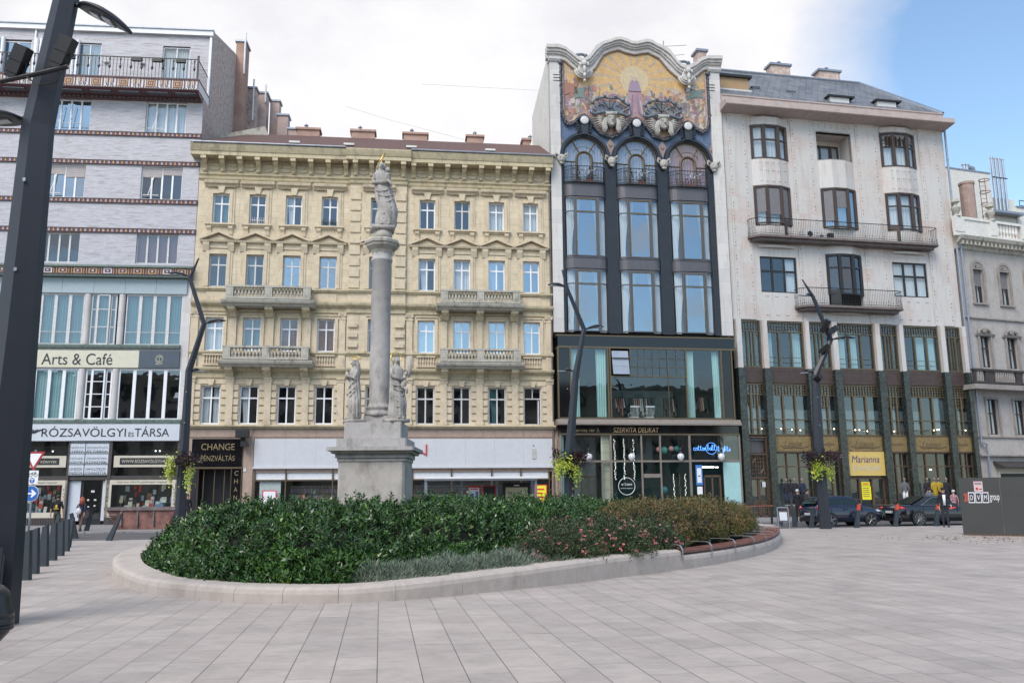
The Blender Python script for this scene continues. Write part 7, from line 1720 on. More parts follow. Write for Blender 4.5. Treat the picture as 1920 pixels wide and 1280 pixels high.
# ================================================================ votive column with statues
cx, cy = -4.12, 26.0
co = thing('votive_column', 'tall grey stone column on a stepped pedestal with a carved capital', 'column', (cx, cy, 0))
def sq(o, w, z0, z1, d=None, ch=.0, m=None):
    d = d or w
    o.prismz([(-w+ch, -d), (w-ch, -d), (w, -d+ch), (w, d-ch), (w-ch, d), (-w+ch, d), (-w, d-ch), (-w, -d+ch)], z0, z1, m)
o = MB(); sq(o, 1.15, .0, .55, 1.15, .1); sq(o, 1.08, .55, .8, 1.08, .1); sq(o, .97, .8, 2.62, .97, .07); o.build('pedestal', 'pedestal', co)
o = MB(); sq(o, 1.0, 2.62, 2.72, ch=.05); sq(o, 1.05, 2.72, 2.85, ch=.05); sq(o, 1.16, 2.85, 2.92, ch=.06); sq(o, 1.27, 2.92, 3.03, ch=.06); sq(o, 1.03, 3.03, 3.28, ch=.05); sq(o, .84, 3.28, 3.77, ch=.03); sq(o, .36, 3.77, 4.0, ch=.0); o.build('cornice', 'column', co)
o = MB(); o.smooth = True; o.lathe(0.04, 0, [(.42, 4.0), (.44, 4.05), (.42, 4.12), (.37, 4.14), (.35, 4.2), (.39, 4.24), (.38, 4.3), (.33, 4.33), (.312, 4.42), (.305, 6), (.30, 8.85), (.335, 8.88), (.335, 8.95), (.29, 8.98), (.30, 9.12)], 32); o.build('shaft', 'column', co)
o = MB(); o.lathe(.04, 0, [(.31, 9.1), (.36, 9.22), (.5, 9.33), (.52, 9.4), (.56, 9.42), (.57, 9.5), (.5, 9.56), (.3, 9.6)], 8, rot=pi/8); o.smooth = True; o.lathe(.04, 0, [(.31, 9.58), (.31, 9.72), (.28, 9.85), (.2, 9.93)], 20); o.build('capital', 'balc', co)
def lerp(tab, t):
    for (a, p), (b_, q) in zip(tab, tab[1:]):
        if a <= t <= b_: return p+(q-p)*(t-a)/(b_-a)
    return tab[-1][1]
def statue(lab, loc, rz, H, kind):
    """kind: 'madonna' swaying with child, 'saint_book' hands joined in profile, 'saint_child' holding a child"""
    t = thing('stone_statue', lab, 'statue', loc, rz); o = MB(); o.smooth = True; s = H/1.8; n = 56; lv = 44; rings = []
    sway = {'madonna': .10, 'saint_praying': .05, 'saint_child': .03}[kind]
    wt_ = [(0, .25), (.06, .27), (.25, .25), (.42, .235), (.55, .215), (.64, .195), (.74, .21), (.80, .195), (.84, .13), (.865, .09), (.885, .065), (.90, .062)]
    fx = lambda t_: sway*sin(t_*5.2+.4)*s*(1-.2*t_)
    for j in range(lv+1):
        t_ = .90*j/lv; z = t_*1.8*s; w = lerp(wt_, t_)*s; rg = []
        am = .10*(1-max(0, (t_-.5)/.4)) if t_ < .86 else 0
        for k in range(n):
            a = 2*pi*k/n; drape = sin(a*8+3.2*t_*(1.5+sway*8)+1.3*sin(a*2))+.6*sin(a*15+7*t_); diag = .8*sin(22*t_+2.4*cos(a+.7)) if t_ < .6 else 0
            r = w*(1+am*.8*drape+am*.75*diag*(1 if sin(a) < .3 else .2)); rg.append(o.V(fx(t_)+r*cos(a), r*.72*sin(a)-.02*s, z))
        rings.append(rg)
    for a, b_ in zip(rings, rings[1:]):
        for k in range(n): o.F([a[k], a[(k+1) % n], b_[(k+1) % n], b_[k]])
    o.F(rings[0][::-1]); o.F(rings[-1])
    hx = fx(.93); hz = 1.68*s; o.ball((hx, -.02*s, hz), (.078*s, .098*s, .115*s), 16)
    o.tube([(hx, -.1*s, hz+.03*s), (hx, -.14*s, hz-.015*s), (hx, -.105*s, hz-.03*s)], [.014*s, .02*s, .012*s], 6); o.ball((hx, -.085*s, hz-.065*s), (.03*s, .025*s, .012*s), 8); o.ball((hx, -.07*s, hz-.095*s), (.035*s, .03*s, .025*s), 8)
    for q in (-1, 1): o.ball((hx+q*.032*s, -.092*s, hz+.022*s), (.018*s, .012*s, .009*s), 6); o.ball((hx+q*.032*s, -.094*s, hz+.045*s), (.026*s, .01*s, .008*s), 6)
    # hair or veil down the back
    for k in range(9): a = radians(20+k*17.5); o.tube([(hx+.06*s*cos(a), .05*s*sin(a), hz+.10*s), (hx+.10*s*cos(a), .1*s*sin(a), hz-.02*s), (hx+.11*s*cos(a), .12*s*sin(a), hz-.17*s), (hx+.10*s*cos(a), .13*s*sin(a)+.02, hz-(.36 if kind != 'madonna' else .55)*s)], [.03*s, .04*s, .045*s, .02*s], 6)
    # arms
    sh = 1.46*s
    for q in (-1, 1):
        if kind == 'saint_praying': P_ = [(fx(.8)+q*.155*s, 0, sh-.02*s), (fx(.7)+q*.20*s, -.1*s, 1.2*s), (q*.03*s, -.26*s, 1.3*s), (q*.015*s, -.27*s, 1.42*s)]
        elif kind == 'madonna': P_ = [(fx(.8)+q*.155*s, 0, sh-.02*s), (fx(.7)+q*.205*s, -.1*s, 1.18*s), (fx(.7)+(.10 if q > 0 else .14)*s, -.22*s, (1.18 if q < 0 else 1.3)*s)]
        else: P_ = [(fx(.8)+q*.155*s, 0, sh-.02*s), (fx(.7)+q*.21*s, -.12*s, 1.22*s), (fx(.6)+(.2 if q > 0 else .05)*s, -.24*s, (1.34 if q > 0 else 1.1)*s)]
        o.tube(P_, [.055*s, .066*s, .048*s, .028*s][:len(P_)], 10)
        e = Vector(P_[-1])
        for f in range(4): o.tube([e, e+Vector((q*.006*s*f, -.01*s*(f-1.5), .045*s)), e+Vector((q*.004*s*f, -.012*s*(f-1.5)-.01, .085*s))], [.012*s, .011*s, .007*s], 5)
        o.tube([e, e+Vector((-q*.02*s, -.03*s, .03*s))], [.012*s, .008*s], 5)
    if kind != 'saint_praying':
        bx = fx(.75)+(.16 if kind == 'madonna' else .12)*s; bz = (1.30 if kind == 'madonna' else .98)*s
        o.ball((bx, -.22*s, bz), (.085*s, .075*s, .15*s), 12); o.ball((bx+.01, -.25*s, bz+.2*s), (.058*s, .062*s, .068*s), 12); o.tube([(bx, -.26*s, bz-.08*s), (bx+.08*s, -.3*s, bz-.16*s), (bx+.08*s, -.27*s, bz-.26*s)], [.04*s, .032*s, .02*s], 8); o.tube([(bx, -.27*s, bz+.08*s), (bx+.1*s, -.29*s, bz+.06*s)], [.025*s, .015*s], 6)
    if kind == 'saint_child': o.tube([(.24*s, -.26*s, 1.2*s), (.27*s, -.26*s, 1.45*s), (.29*s, -.24*s, 1.8*s)], [.03*s, .06*s, .04*s], 8)
    # swags of cloth across the front
    for k in range(6):
        z = (.20+.15*k)*s; tl_ = .10 if k % 2 else .02; cs = [(-.95+1.9*i/12) for i in range(13)]; o.tube([(fx(z/1.8/s)+.235*s*sin(c_*1.45), -.175*s*cos(c_*1.45)-.012*s, z+(.20*c_*c_+tl_*c_)*s) for c_ in cs], [.006*s+.013*s*cos(c_*1.5) for c_ in cs], 6)
    for q in (-1, 1): o.ball((fx(0)+q*.09*s, -.2*s, .03*s), (.045*s, .1*s, .035*s), 8)
    o.box(-.3*s, .3*s, -.26*s, .26*s, -.1*s, .0); b_ = o.build('figure', 'statue', t)
    h = MB(); h.smooth = True; c = Vector((hx, .03*s, hz+.10*s)); 
    if kind == 'madonna': A, B_, rad = Vector((.42, -.1, .9)).normalized(), Vector((.1, .9, .3)).normalized(), .25*s; c = Vector((hx-.01, .0, hz+.17*s))
    elif kind == 'saint_praying': A, B_, rad = Vector((1, .1, -.45)).normalized(), Vector((0, 1, .1)).normalized(), .15*s; c.z += .08*s
    else: A, B_, rad = Vector((1, 0, .15)).normalized(), Vector((0, .25, 1)).normalized(), .17*s
    h.tube([c+A*rad*cos(2*pi*k/28)+B_*rad*sin(2*pi*k/28) for k in range(28)], .014*s, 6, closed=True); h.build('halo', 'gold', t); return t
statue('grey stone Madonna holding a child with a tilted gold halo, on top of the column', (cx+.05, cy, 10.0), radians(12), 2.18, 'madonna')
statue('grey stone praying saint with a gold halo at the left foot of the column', (cx-.62, cy-.42, 3.88), radians(-62), 1.82, 'saint_praying')
statue('grey stone bearded saint carrying a child at the right foot of the column', (cx+.64, cy-.5, 3.88), radians(38), 1.88, 'saint_child')

# ================================================================ street lamps
def lamp_head(parent, x, z, s, L=.95, tilt=0, y=0, ry=0, wk=1):
    o = MB(); o.T = Matrix.Translation((x, y, z)) @ Matrix.Rotation(ry, 4, 'Z') @ Matrix.Scale(s, 4, (1, 0, 0)) @ Matrix.Rotation(-tilt, 4, 'Y'); o.smooth = True
    n = 16; R = []
    for j in range(13):
        t = j/12; xx = L*t; w = wk*.20*sin(pi*min(1, t**.75*.97+.03))**.8+.012; h = .055*sin(pi*min(1, t*.93+.05))**.6+.012; R.append([o.V(xx, w*cos(2*pi*k/n), (h*1.3 if sin(2*pi*k/n) > 0 else h*.5)*sin(2*pi*k/n)+.05*sin(pi*t)) for k in range(n)])
    for a, b_ in zip(R, R[1:]):
        for k in range(n): o.F([a[k], a[(k+1) % n], b_[(k+1) % n], b_[k]])
    o.F(R[0]); o.F(R[-1]); o.tube([(-.16, 0, .0), (.06, 0, .02)], .035, 8)
    hd = o.build('lamp_head', 'lampm', parent)
    g = MB(); g.T = o.T; g.box(.22*L/.95, .36, -.06, .06, -.012, .018); g.box(.46*L/.95, .6, -.1, -.01, -.012, .014); g.box(.46*L/.95, .6, .01, .1, -.012, .014); g.build('lens', 'lens', hd)
M['lens'] = mat('led_lens', (.35, .38, .42), .2, .2, .05)
def hexbar(o, P_, W_):
    secs = []
    for (x, z), w in zip(P_, W_):
        secs.append([o.V(x+a*w, b_*w, z) for a, b_ in ((-1, -.35), (-.05, -.85), (1, -.35), (1, .35), (0, .8), (-1, .35))])
    for a, b_ in zip(secs, secs[1:]):
        for k in range(6): o.F([a[k], a[(k+1) % 6], b_[(k+1) % 6], b_[k]])
    o.F(secs[0][::-1]); o.F(secs[-1])
def street_lamp(lab, x, y, P_, W_, heads, small=None, basket=None, rz=0):
    t = thing('street_lamp', lab, 'street lamp', (x, y, 0), rz, 'zigzag street lamps around the square'); o = MB(); hexbar(o, P_, W_); p = o.build('pole', 'lampm', t)
    for hx, hz, s, L, ti in heads: lamp_head(t, hx, hz, s, L, ti)
    if small: lamp_head(t, small[0], small[1], small[2], .36, 0)
    for z in (4.7, 6.0): o = MB(); o.box(-.02, .02, -W_[1]*.86, -W_[1]*.8, z, z+.05); o.build('bolt', 'zinc', p)
    return t
def basket(x, y, z, lab, lime, dark, seed):
    t = thing('flower_basket', lab, 'flower basket', (x, y, z), 0, 'flower baskets on the lamp posts'); o = MB(); o.lathe(0, 0, [(.2, -.12), (.42, .0), (.44, .1)], 14); o.build('basket', 'black', t)
    r = random.Random(seed)
    for nm, spots, L, Wd, mt in (('trailing_foliage', lime, .085, .07, 'lime'), ('dark_foliage', dark, .13, .07, 'purpleleaf')):
        C = []; D = []; N_ = []
        for (sx, sz, rx, rzz, dn) in spots:
            for _ in range(dn):
                v = Vector((r.gauss(0, .5), r.gauss(0, .5), r.gauss(0, .5))); C.append((sx+v.x*rx, -.25+v.y*.35*(1 if mt == 'lime' else 1.2), sz+v.z*rzz)); D.append((v.x+r.gauss(0, .5), v.y-.3, (v.z-.8) if mt == 'lime' else v.z+.3+r.gauss(0, .5))); N_.append((v.x, v.y-.8, .6))
        leaves(nm, np.array(C), np.array(D), np.array(N_), L, Wd, mt, t, seed)
    return t
street_lamp('grey zigzag street lamp standing between the white brick and cream buildings', -13.78, 36, [(0, 0), (-.0, 2.9), (-.0, 6.95), (.53, 8.98), (-.2, 11.0), (.13, 11.9)], [.22, .19, .135, .10, .08, .03], [(-.32, 11.1, -1, .85, .15), (.66, 9.0, 1, .8, .12)], (.14, 6.92, 1))
street_lamp('grey zigzag street lamp standing in front of the narrow dark glass building', 2.33, 36, [(0, 0), (0.0, 3), (.38, 6.7), (.77, 8.61), (.08, 10.41), (-.12, 11.25)], [.22, .2, .14, .10, .08, .03], [(-.04, 10.5, -1, .72, .1), (.9, 8.62, 1, .72, .12)], (.2, 6.8, -1))
L4 = street_lamp('grey zigzag street lamp with floodlights standing beside the navy hatchback', 14.3, 40, [(0, 0), (-.08, 3), (.02, 7.1), (.88, 8.78), (.18, 10.9), (-.28, 11.75)], [.25, .235, .16, .11, .085, .03], [(.1, 10.92, -1, .3, .1), (1.0, 8.8, 1, 1.05, .05)], (-.06, 7.2, -1))
def floodlight(parent, x, y, z, ax, ay, s=1):
    o = MB(); o.T = Matrix.Translation((x, y, z)) @ Matrix.Rotation(ay, 4, 'Y') @ Matrix.Rotation(ax, 4, 'X'); w = .15*s; o.prismz([(-w, -w*.8), (w, -w*.8), (w*1.05, w*.8), (-w*1.05, w*.8)], -.3*s, .32*s); o.box(-w*1.1, w*1.1, -w*.9, w*.9, -.02, .02); o.prismz([(-w*.8, -w*.7), (w*.8, -w*.7), (w*.5, w*.6), (-w*.5, w*.6)], -.42*s, -.3*s)
    f = o.build('floodlight', 'black', parent); q = MB(); q.T = o.T; q.tube([(w*1.15, 0, .0), (w*1.5, 0, -.15*s), (w*.9, 0, -.38*s), (0, 0, -.42*s)], .018*s, 5); q.build('cable', 'black', f); return f
floodlight(L4, .60, -.2, 9.45, .6, .5, .9); floodlight(L4, .92, -.2, 9.2, -.4, 1.0, .9); floodlight(L4, .50, -.2, 8.35, .5, .9, .75); floodlight(L4, .05, -.2, 6.9, 1.2, .9, .8)
NL = street_lamp('near grey lamp post rising out of the picture, carrying two black floodlights', -6.84, 11.6, [(-.05, 0), (-.01, 3.9), (.0, 6.9), (.27, 9.2), (-.3, 11.2), (0, 12)], [.36, .25, .205, .16, .12, .05], [], None)
lamp_head(NL, .44, 8.80, 1, .92, -.5, wk=1.25)
lamp_head(NL, -.24, 7.02, -1, .75, -.1, wk=1.25)
floodlight(NL, -.19, -.3, 7.78, .15, .38, .66); floodlight(NL, .44, -.3, 7.92, .15, .42, .66)
o = MB(); o.tube([(-.42, -.3, 7.46), (0, -.3, 7.55), (.52, -.3, 7.68)], .035, 8); o.tube([(-.05, -.32, 7.52), (.15, -.34, 7.38), (.38, -.34, 7.42), (.5, -.3, 7.68)], .012, 5); o.build('crossbar', 'black', NL)
o = MB(); o.box(-.18, .3, -.385, -.355, .25, 1.0); o.tube([(.31, -.37, .3), (.31, -.37, .9), (.2, -.37, 1.02)], .012, 5); o.build('service_hatch', 'lampm', NL)
basket(-13.78, 36, 3.05, 'lamp post basket of long yellow green trailers with dark leaves beside the laurel', [(-.42, -.25, .16, .5, 260), (-.38, .05, .22, .25, 120), (.35, -.5, .16, .55, 220)], [(.3, .12, .4, .25, 230), (.0, .15, .25, .15, 90)], 1)
basket(2.33, 36, 3.0, 'round lime green basket with a dark purple plant on the middle lamp post', [(-.22, -.1, .38, .35, 520), (-.45, -.4, .15, .3, 130), (.3, -.45, .2, .4, 200)], [(.42, .08, .28, .27, 330), (-.5, .25, .18, .15, 80)], 2)
basket(14.22, 40, 3.1, 'basket with wide dark purple leaves over bright lime trailers beside the hatchback', [(-.18, -.3, .28, .5, 430), (.35, -.5, .16, .4, 170)], [(-.45, .1, .4, .26, 300), (.42, .12, .46, .25, 330)], 3)

# ================================================================ bollards
def bollard(x, y, lean, lab, cap=False, h=.97, rz=0):
    t = thing('bollard', lab, 'bollard', (x, y, 0), rz, 'slanted metal bollards round the square'); o = MB(); w0, w1 = .11, .06
    o.hexa([(-w0, -.07, 0), (w0, -.07, 0), (w0, .07, 0), (-w0, .07, 0), (lean-w1, -.05, h-.03), (lean+w1, -.05, h+.02), (lean+w1, .05, h+.02), (lean-w1, .05, h-.03)]); o.build('post', 'darkgrey' if 'bolm' not in M else M['bolm'], t)
    if cap:
        k = .76; f = lambda s_: (lean*s_, w0+(w1-w0)*s_+.006, .07-.02*s_+.006)
        a, b_ = f(k), f(1.0); o = MB(); o.hexa([(a[0]-a[1], -a[2], h*k), (a[0]+a[1], -a[2], h*k), (a[0]+a[1], a[2], h*k), (a[0]-a[1], a[2], h*k), (b_[0]-b_[1], -b_[2], h-.02), (b_[0]+b_[1], -b_[2], h+.03), (b_[0]+b_[1], b_[2], h+.03), (b_[0]-b_[1], b_[2], h-.02)]); o.build('reflective_band', flat('orange_red_band', (.45, .06, .03)), t)
    return t
M['bolm'] = mat('bollard_paint', (.028, .038, .05), .5, 0, .15, 6)
for k, (x, y) in enumerate([(-9.89, 17.82), (-10.55, 19.32), (-11.47, 21.42), (-12.32, 23.43), (-13.08, 25.27), (-14.03, 27.43)]): bollard(x, y, -.02, 'dark bollard in the straight row beside the near lamp post, %s from the camera' % side(k, 0))
bollard(-15.1, 29.6, .12, 'dark bollard ending the row, leaning slightly right behind the last of the six')
for k, (x, y, l, lab) in enumerate([(-21.12, 43.12, .22, 'leaning dark bollard just right of the red haired woman'), (-15.81, 34.16, .4, 'strongly leaning dark bollard standing alone in front of the rusty skip'), (-17.6, 33.5, .1, 'dark bollard leaning right beside the round blue arrow sign'), (-18.3, 36.5, -.25, 'dark bollard leaning left behind the traffic sign post')]): bollard(x, y, l, lab, h=1.02)
bollard(13.2, 43.2, .2, 'dark leaning bollard left of the folding board sign'); bollard(13.82, 42.82, -.06, 'dark upright bollard between the board sign and the hatchback'); bollard(13.95, 40.9, .14, 'dark bollard close behind the base of the floodlit lamp post')
bollard(16.07, 40.92, .2, 'red capped bollard in front of the navy hatchback', True, 1.08); bollard(18.3, 41.83, .18, 'red capped bollard at the tail of the black sedan', True, 1.05); bollard(20.42, 42.2, .2, 'red capped bollard before the rear wheel of the black sedan', True, 1.05)
for k, (x, y, l, lab) in enumerate([(14.2, 51.5, .1, 'far bollard on the pavement left of the mannequins'), (12.6, 49.5, .1, 'far bollard before the green marble entrance pier'), (12.0, 49.0, .15, 'far bollard behind the tip of the flower bed'), (20.6, 49.9, .2, 'far bollard between the two parked cars')]): bollard(x, y, l, lab)

# ================================================================ cars
M['carglass'] = mat('car_window_glass', (.012, .022, .02), .04, 0, .1); M['tyre'] = mat('tyre_rubber', (.012, .012, .012), .8, 0, .1); M['rim'] = mat('alloy_rim', (.30, .30, .31), .3, .7, .1); M['taill'] = mat('red_tail_light', (.5, .015, .02), .2, 0, .1, coat=.5); M['headl'] = mat('clear_head_light', (.55, .57, .6), .1, 0, .05)
M['navyp'] = mat('navy_car_paint', (.006, .012, .035), .18, .2, .05, coat=1); M['blackp'] = mat('black_car_paint', (.004, .006, .010), .15, .2, .05, coat=1); M['whitep'] = mat('white_car_paint', (.55, .56, .57), .25, 0, .03, coat=1); M['chrome'] = mat('chrome_trim', (.6, .6, .6), .12, 1, .03)
def car(lab, loc, rz, paint, sedan, L, Wd, H, wheel_r=.31):
    """front along +x"""
    t = thing('parked_car', lab, 'car', loc, rz, 'cars parked along the street'); hw = Wd/2; h2 = L/2
    if sedan: hz = [(-h2, .80), (-h2+.08, .98), (-h2+.35, 1.03), (-h2+.95, 1.02), (-.3, .98), (h2-1.35, .96), (h2-.6, .86), (h2-.15, .72), (h2, .55)]; rf_ = [(-h2+.75, 1.02), (-h2+1.1, 1.16), (-h2+1.75, H-.03), (-.25, H), (.35, H-.04), (h2-1.75, 1.12), (h2-1.45, .97)]; wb = (-h2+1.0, h2-.92)
    else: hz = [(-h2, .75), (-h2+.05, .98), (-h2+.25, 1.03), (-.3, 1.0), (h2-1.1, .98), (h2-.5, .86), (h2-.12, .7), (h2, .52)]; rf_ = [(-h2+.08, 1.0), (-h2+.32, 1.32), (-h2+.55, H-.05), (-.5, H), (.3, H-.05), (h2-1.4, 1.18), (h2-.95, .97)]; wb = (-h2+.72, h2-.78)
    zb = .2
    def wx(x): k = abs(x)/h2; return hw*(1-.03*k**2-.16*max(0, (k-.86)/.14)**2)
    o = MB(); o.smooth = True; secs = []; nst = 40
    for j in range(nst+1):
        x = -h2+L*j/nst; w = wx(x); z = lerp(hz, x); b0 = zb+.05*max(0, (abs(x)/h2-.9)/.1); pts = []
        half = [(0, b0), (w-.12, b0), (w-.03, b0+.08), (w, b0+.22), (w+.005, (b0+z)/2), (w-.02, z-.14), (w-.07, z-.04), (w-.2, z), (0, z+.02)]
        pts = half+[(-a, c) for a, c in half[-2:0:-1]]; secs.append([o.V(x, a, c) for a, c in pts])
    m_ = len(secs[0])
    for a, b_ in zip(secs, secs[1:]):
        for k in range(m_): o.F([a[k], a[(k+1) % m_], b_[(k+1) % m_], b_[k]])
    o.F(secs[0]); o.F(secs[-1])
    # roof and pillars
    xr = [rf_[0][0]+(rf_[-1][0]-rf_[0][0])*j/24 for j in range(25)]; S2 = []; fr = lambda x: (min(wx(x)-.07, hw-.08), lerp(hz, x)-.03)
    for x in xr:
        wbt, zb_ = fr(x); z = max(zb_+.01, lerp(rf_, x)); k = (z-zb_)/(H-zb_); wr = wbt-.20*k; half = [(wbt, zb_), (wr+.02, z-.06*k), (wr-.08, z-.005), (0, z+.015)]; S2.append([o.V(x, a, c) for a, c in half+[(-a, c) for a, c in half[-2::-1]]])
    for a, b_ in zip(S2, S2[1:]):
        for k in range(6): o.F([a[k], a[k+1], b_[k+1], b_[k]])
    body = o.build('body', paint, t)
    def sidept(x, f, s, off=.012):
        wbt, zb_ = fr(x); z = max(zb_+.01, lerp(rf_, x)); k = (z-zb_)/(H-zb_); wr = wbt-.20*k; return (x, s*(wbt+(wr+.02-wbt)*f+off), zb_+(z-.06*k-zb_)*f)
    xa, xb = rf_[1][0]+.15, rf_[-2][0]+.05; div = [(xa, -.42 if not sedan else -.2), ((-.34 if not sedan else -.12), xb)]
    if sedan: div = [(rf_[2][0]-.25, -.22), (-.12, xb)]
    for s in (-1, 1):
        for a, b_ in div:
            g = MB(); n = 8; P0 = [a+(b_-a)*i/n for i in range(n+1)]
            for p, q in zip(P0, P0[1:]): g.poly([sidept(p, .16, s), sidept(q, .16, s), sidept(q, .88, s), sidept(p, .88, s)])
            g.build('side_window', 'carglass', body, recalc=False)
        if sedan:
            g = MB(); g.tube([sidept(a, .1 if i < 9 else .1, s, .02) for i, a in enumerate([div[0][0]-.3+(xb+.3-div[0][0])*i/9 for i in range(10)])], .014, 5); g.tube([sidept(div[0][0]-.3+(xb+.3-div[0][0])*i/9, .1+.86*sin(pi*min(1, i/4.5)/2) if i < 5 else .96, s, .02) for i in range(10)], .012, 5); g.build('chrome_trim', 'chrome', body)
    # windscreen and rear window lie on the sloped roof ends
    for (x0, z0), (x1, z1), nm in ((rf_[-1], rf_[-2], 'windscreen'), (rf_[0], rf_[1 if not sedan else 2], 'rear_window')):
        (w0, _), (w1, _) = fr(x0), fr(x1); k = (z1-fr(x1)[1])/(H-fr(x1)[1]); dx = .03 if nm == 'windscreen' else -.03
        if nm == 'rear_window' and not sedan: x1, z1 = rf_[2][0]-.05, rf_[2][1]-.06; k = .9; x0 += -.0; z0 += .07
        g = MB(); g.poly([(x0+dx, -w0+.1, z0+.04), (x0+dx, w0-.1, z0+.04), (x1+dx, w1-.2*k-.12, z1+.02), (x1+dx, -w1+.2*k+.12, z1+.02)]); g.build(nm, 'carglass', body, recalc=False)
    for x in wb:
        for s in (-1, 1):
            o = MB(); o.T = Matrix.Translation((x, s*(hw-.1), wheel_r)) @ Matrix.Rotation(pi/2, 4, 'X'); o.lathe(0, 0, [(wheel_r-.06, -.10), (wheel_r-.01, -.08), (wheel_r, -.04), (wheel_r, .04), (wheel_r-.01, .08), (wheel_r-.06, .10)], 28); w = o.build('wheel', 'tyre', t, smooth=False)
            o = MB(); o.T = Matrix.Translation((x, s*(hw-.1)+s*.103, wheel_r)) @ Matrix.Rotation(pi/2, 4, 'X'); rr_ = wheel_r-.07; ns = 5 if not sedan else 10
            o.tube([(rr_*cos(2*pi*k/24), rr_*sin(2*pi*k/24), 0) for k in range(24)], .016, 5, closed=True)
            for k in range(ns): a = 2*pi*k/ns+.3; o.tube([(.03*cos(a), .03*sin(a), -s*.01), (rr_*cos(a), rr_*sin(a), 0)], [.028, .032 if ns == 5 else .016], 5)
            o.ball((0, 0, 0), (.05, .05, .02), 8); o.build('rim', 'rim', w)
            o = MB(); o.T = Matrix.Translation((x, s*(hw-.02), wheel_r+.02)) @ Matrix.Rotation(pi/2, 4, 'X'); o.lathe(0, 0, [(wheel_r+.055, -.035), (wheel_r+.055, .035)], 28); o.build('wheel_arch', 'black', body)
    for s in (-1, 1):
        o = MB(); o.smooth = True
        if sedan: o.ball((-h2+.2, s*(hw-.27), .86), (.2, .25, .085), 12)
        else: o.ball((-h2+.15, s*(hw-.11), .90), (.135, .085, .11), 12)
        o.build('tail_light', 'taill', t)
        o = MB(); o.smooth = True; o.ball((h2-.32, s*(hw-.2), .72), (.26, .14, .08), 12); o.build('headlight', 'headl', t)
        o = MB(); o.smooth = True; o.ball((xb-.05, s*(hw+.06), 1.04), (.07, .1, .06), 10); o.build('mirror', paint, t)
        o = MB()
        for x in (-.36, .55) if not sedan else (-.3, .7): o.box(x, x+.16, s*(hw+.005)-.012, s*(hw+.005)+.012, .83, .855)
        for x in (-.42, .62, -1.1) if not sedan else (-.22, .85, -1.15): o.box(x-.004, x+.004, s*(hw)-.004, s*(hw)+.009, .36, .9)
        o.build('door_handle', 'black', body)
    o = MB(); z = .55 if not sedan else .62; o.box(-h2-.02, -h2+.02, -.26, .26, z, z+.11, 0); o.box(-h2-.024, -h2-.0201, -.26, -.22, z, z+.11, 1); pt = o.build('number_plate', ['whited', flat('plate_blue', (.02, .06, .3))], t)
    for q in ((-h2-.03, -h2+.1, -hw+.12, hw-.12, .24, .4), (h2-.1, h2+.01, -hw+.2, hw-.2, .26, .42)): o = MB(); o.box(*q); o.build('bumper', 'black', t)
    if sedan: o = MB(); o.box(-h2-.03, -h2+.05, -hw+.15, hw-.15, .44, .465); o.build('chrome_strip', 'chrome', t)
    else: o = MB(); o.tube([(-h2+.7, 0, H-.01), (-h2+.25, 0, H+.45)], .008, 4); o.build('aerial', 'black', t)
    return t
car('navy blue hatchback parked behind the floodlit lamp post', (16.55, 44.0, -.012), radians(15), 'navyp', False, 3.8, 1.7, 1.5)
car('black sedan parked behind the man in the dark jacket', (21.2, 44.25, -.012), radians(14), 'blackp', True, 4.85, 1.84, 1.46, .34)
car('white car mostly hidden behind the near lamp post', (-21.2, 33.6, -.005), radians(190), 'whitep', False, 3.9, 1.7, 1.3)

# ================================================================ skip, signs, shelter, hoarding, board, bin
t = thing('rubbish_skip', 'rusty reddish steel skip standing on the pavement before the music shop', 'skip', (-19.1, 45.2, .0), radians(5)); o = MB()
x0, x1, b0, b1, y0, y1, h = -1.75, 1.75, -1.15, 1.25, -.75, .75, 1.12
o.hexa([(b0, y0+.1, .02), (b1, y0+.1, .02), (b1, y1-.1, .02), (b0, y1-.1, .02), (x0, y0, h), (x1, y0, h), (x1, y1, h), (x0, y1, h)]); o.build('body', mat('rusty_paint_patches', (.20, .10, .085), .8, .1, .55, 2.2, .3, 20), t)
o = MB(); o.box(x0-.06, x1+.06, y0-.08, y0, h-.1, h+.06); o.box(x0-.06, x1+.06, y1, y1+.08, h-.1, h+.06); o.box(x0-.08, x0, y0, y1, h-.1, h+.06); o.box(x1, x1+.08, y0, y1, h-.1, h+.06)
for x in (-1.0, -.2, .6): o.box(x, x+.08, y0-.04, y0+.06, .25, h-.1)
o.tube([(x0+.2, y0-.1, .75), (x0+.6, y0-.1, .8)], .05, 6); o.build('rim', mat('grey_rusty_rim', (.16, .13, .13), .7, .2, .4, 4), t)
o = MB(); o.box(-1.9, 2.4, -.85, .9, 0, .05); o.build('timber_base', flat('raw_timber', (.35, .22, .12)), t)
M['dred'] = mat('sign_red', (.32, .02, .03), .4, 0, .05)
t = thing('traffic_sign', 'grey post with give way triangle, bicycle plate and round blue arrow sign', 'traffic sign', (-19.5, 35.1, 0), radians(-4)); o = MB(); o.lathe(0, 0, [(.04, 0), (.04, 3.6)], 10); o.build('post', 'zinc', t)
yf = -.06; o = MB(); tri = lambda r: [(r*sin(a), 3.26+r*cos(a)) for a in (pi, pi+2*pi/3, pi+4*pi/3)]
o.prism(tri(.52), yf-.01, yf+.01, 0); o.prism(tri(.36), yf-.016, yf-.0101, 1); o.build('give_way_sign', ['dred', 'white'], t)
o = MB(); o.box(-.22, .24, yf-.01, yf+.01, 2.22, 2.76, 0)
for c in (-.08, .13): o.tube([(c+.07*cos(k*pi/6), yf-.015, 2.58+.07*sin(k*pi/6)) for k in range(12)], .01, 4, 1, closed=True)
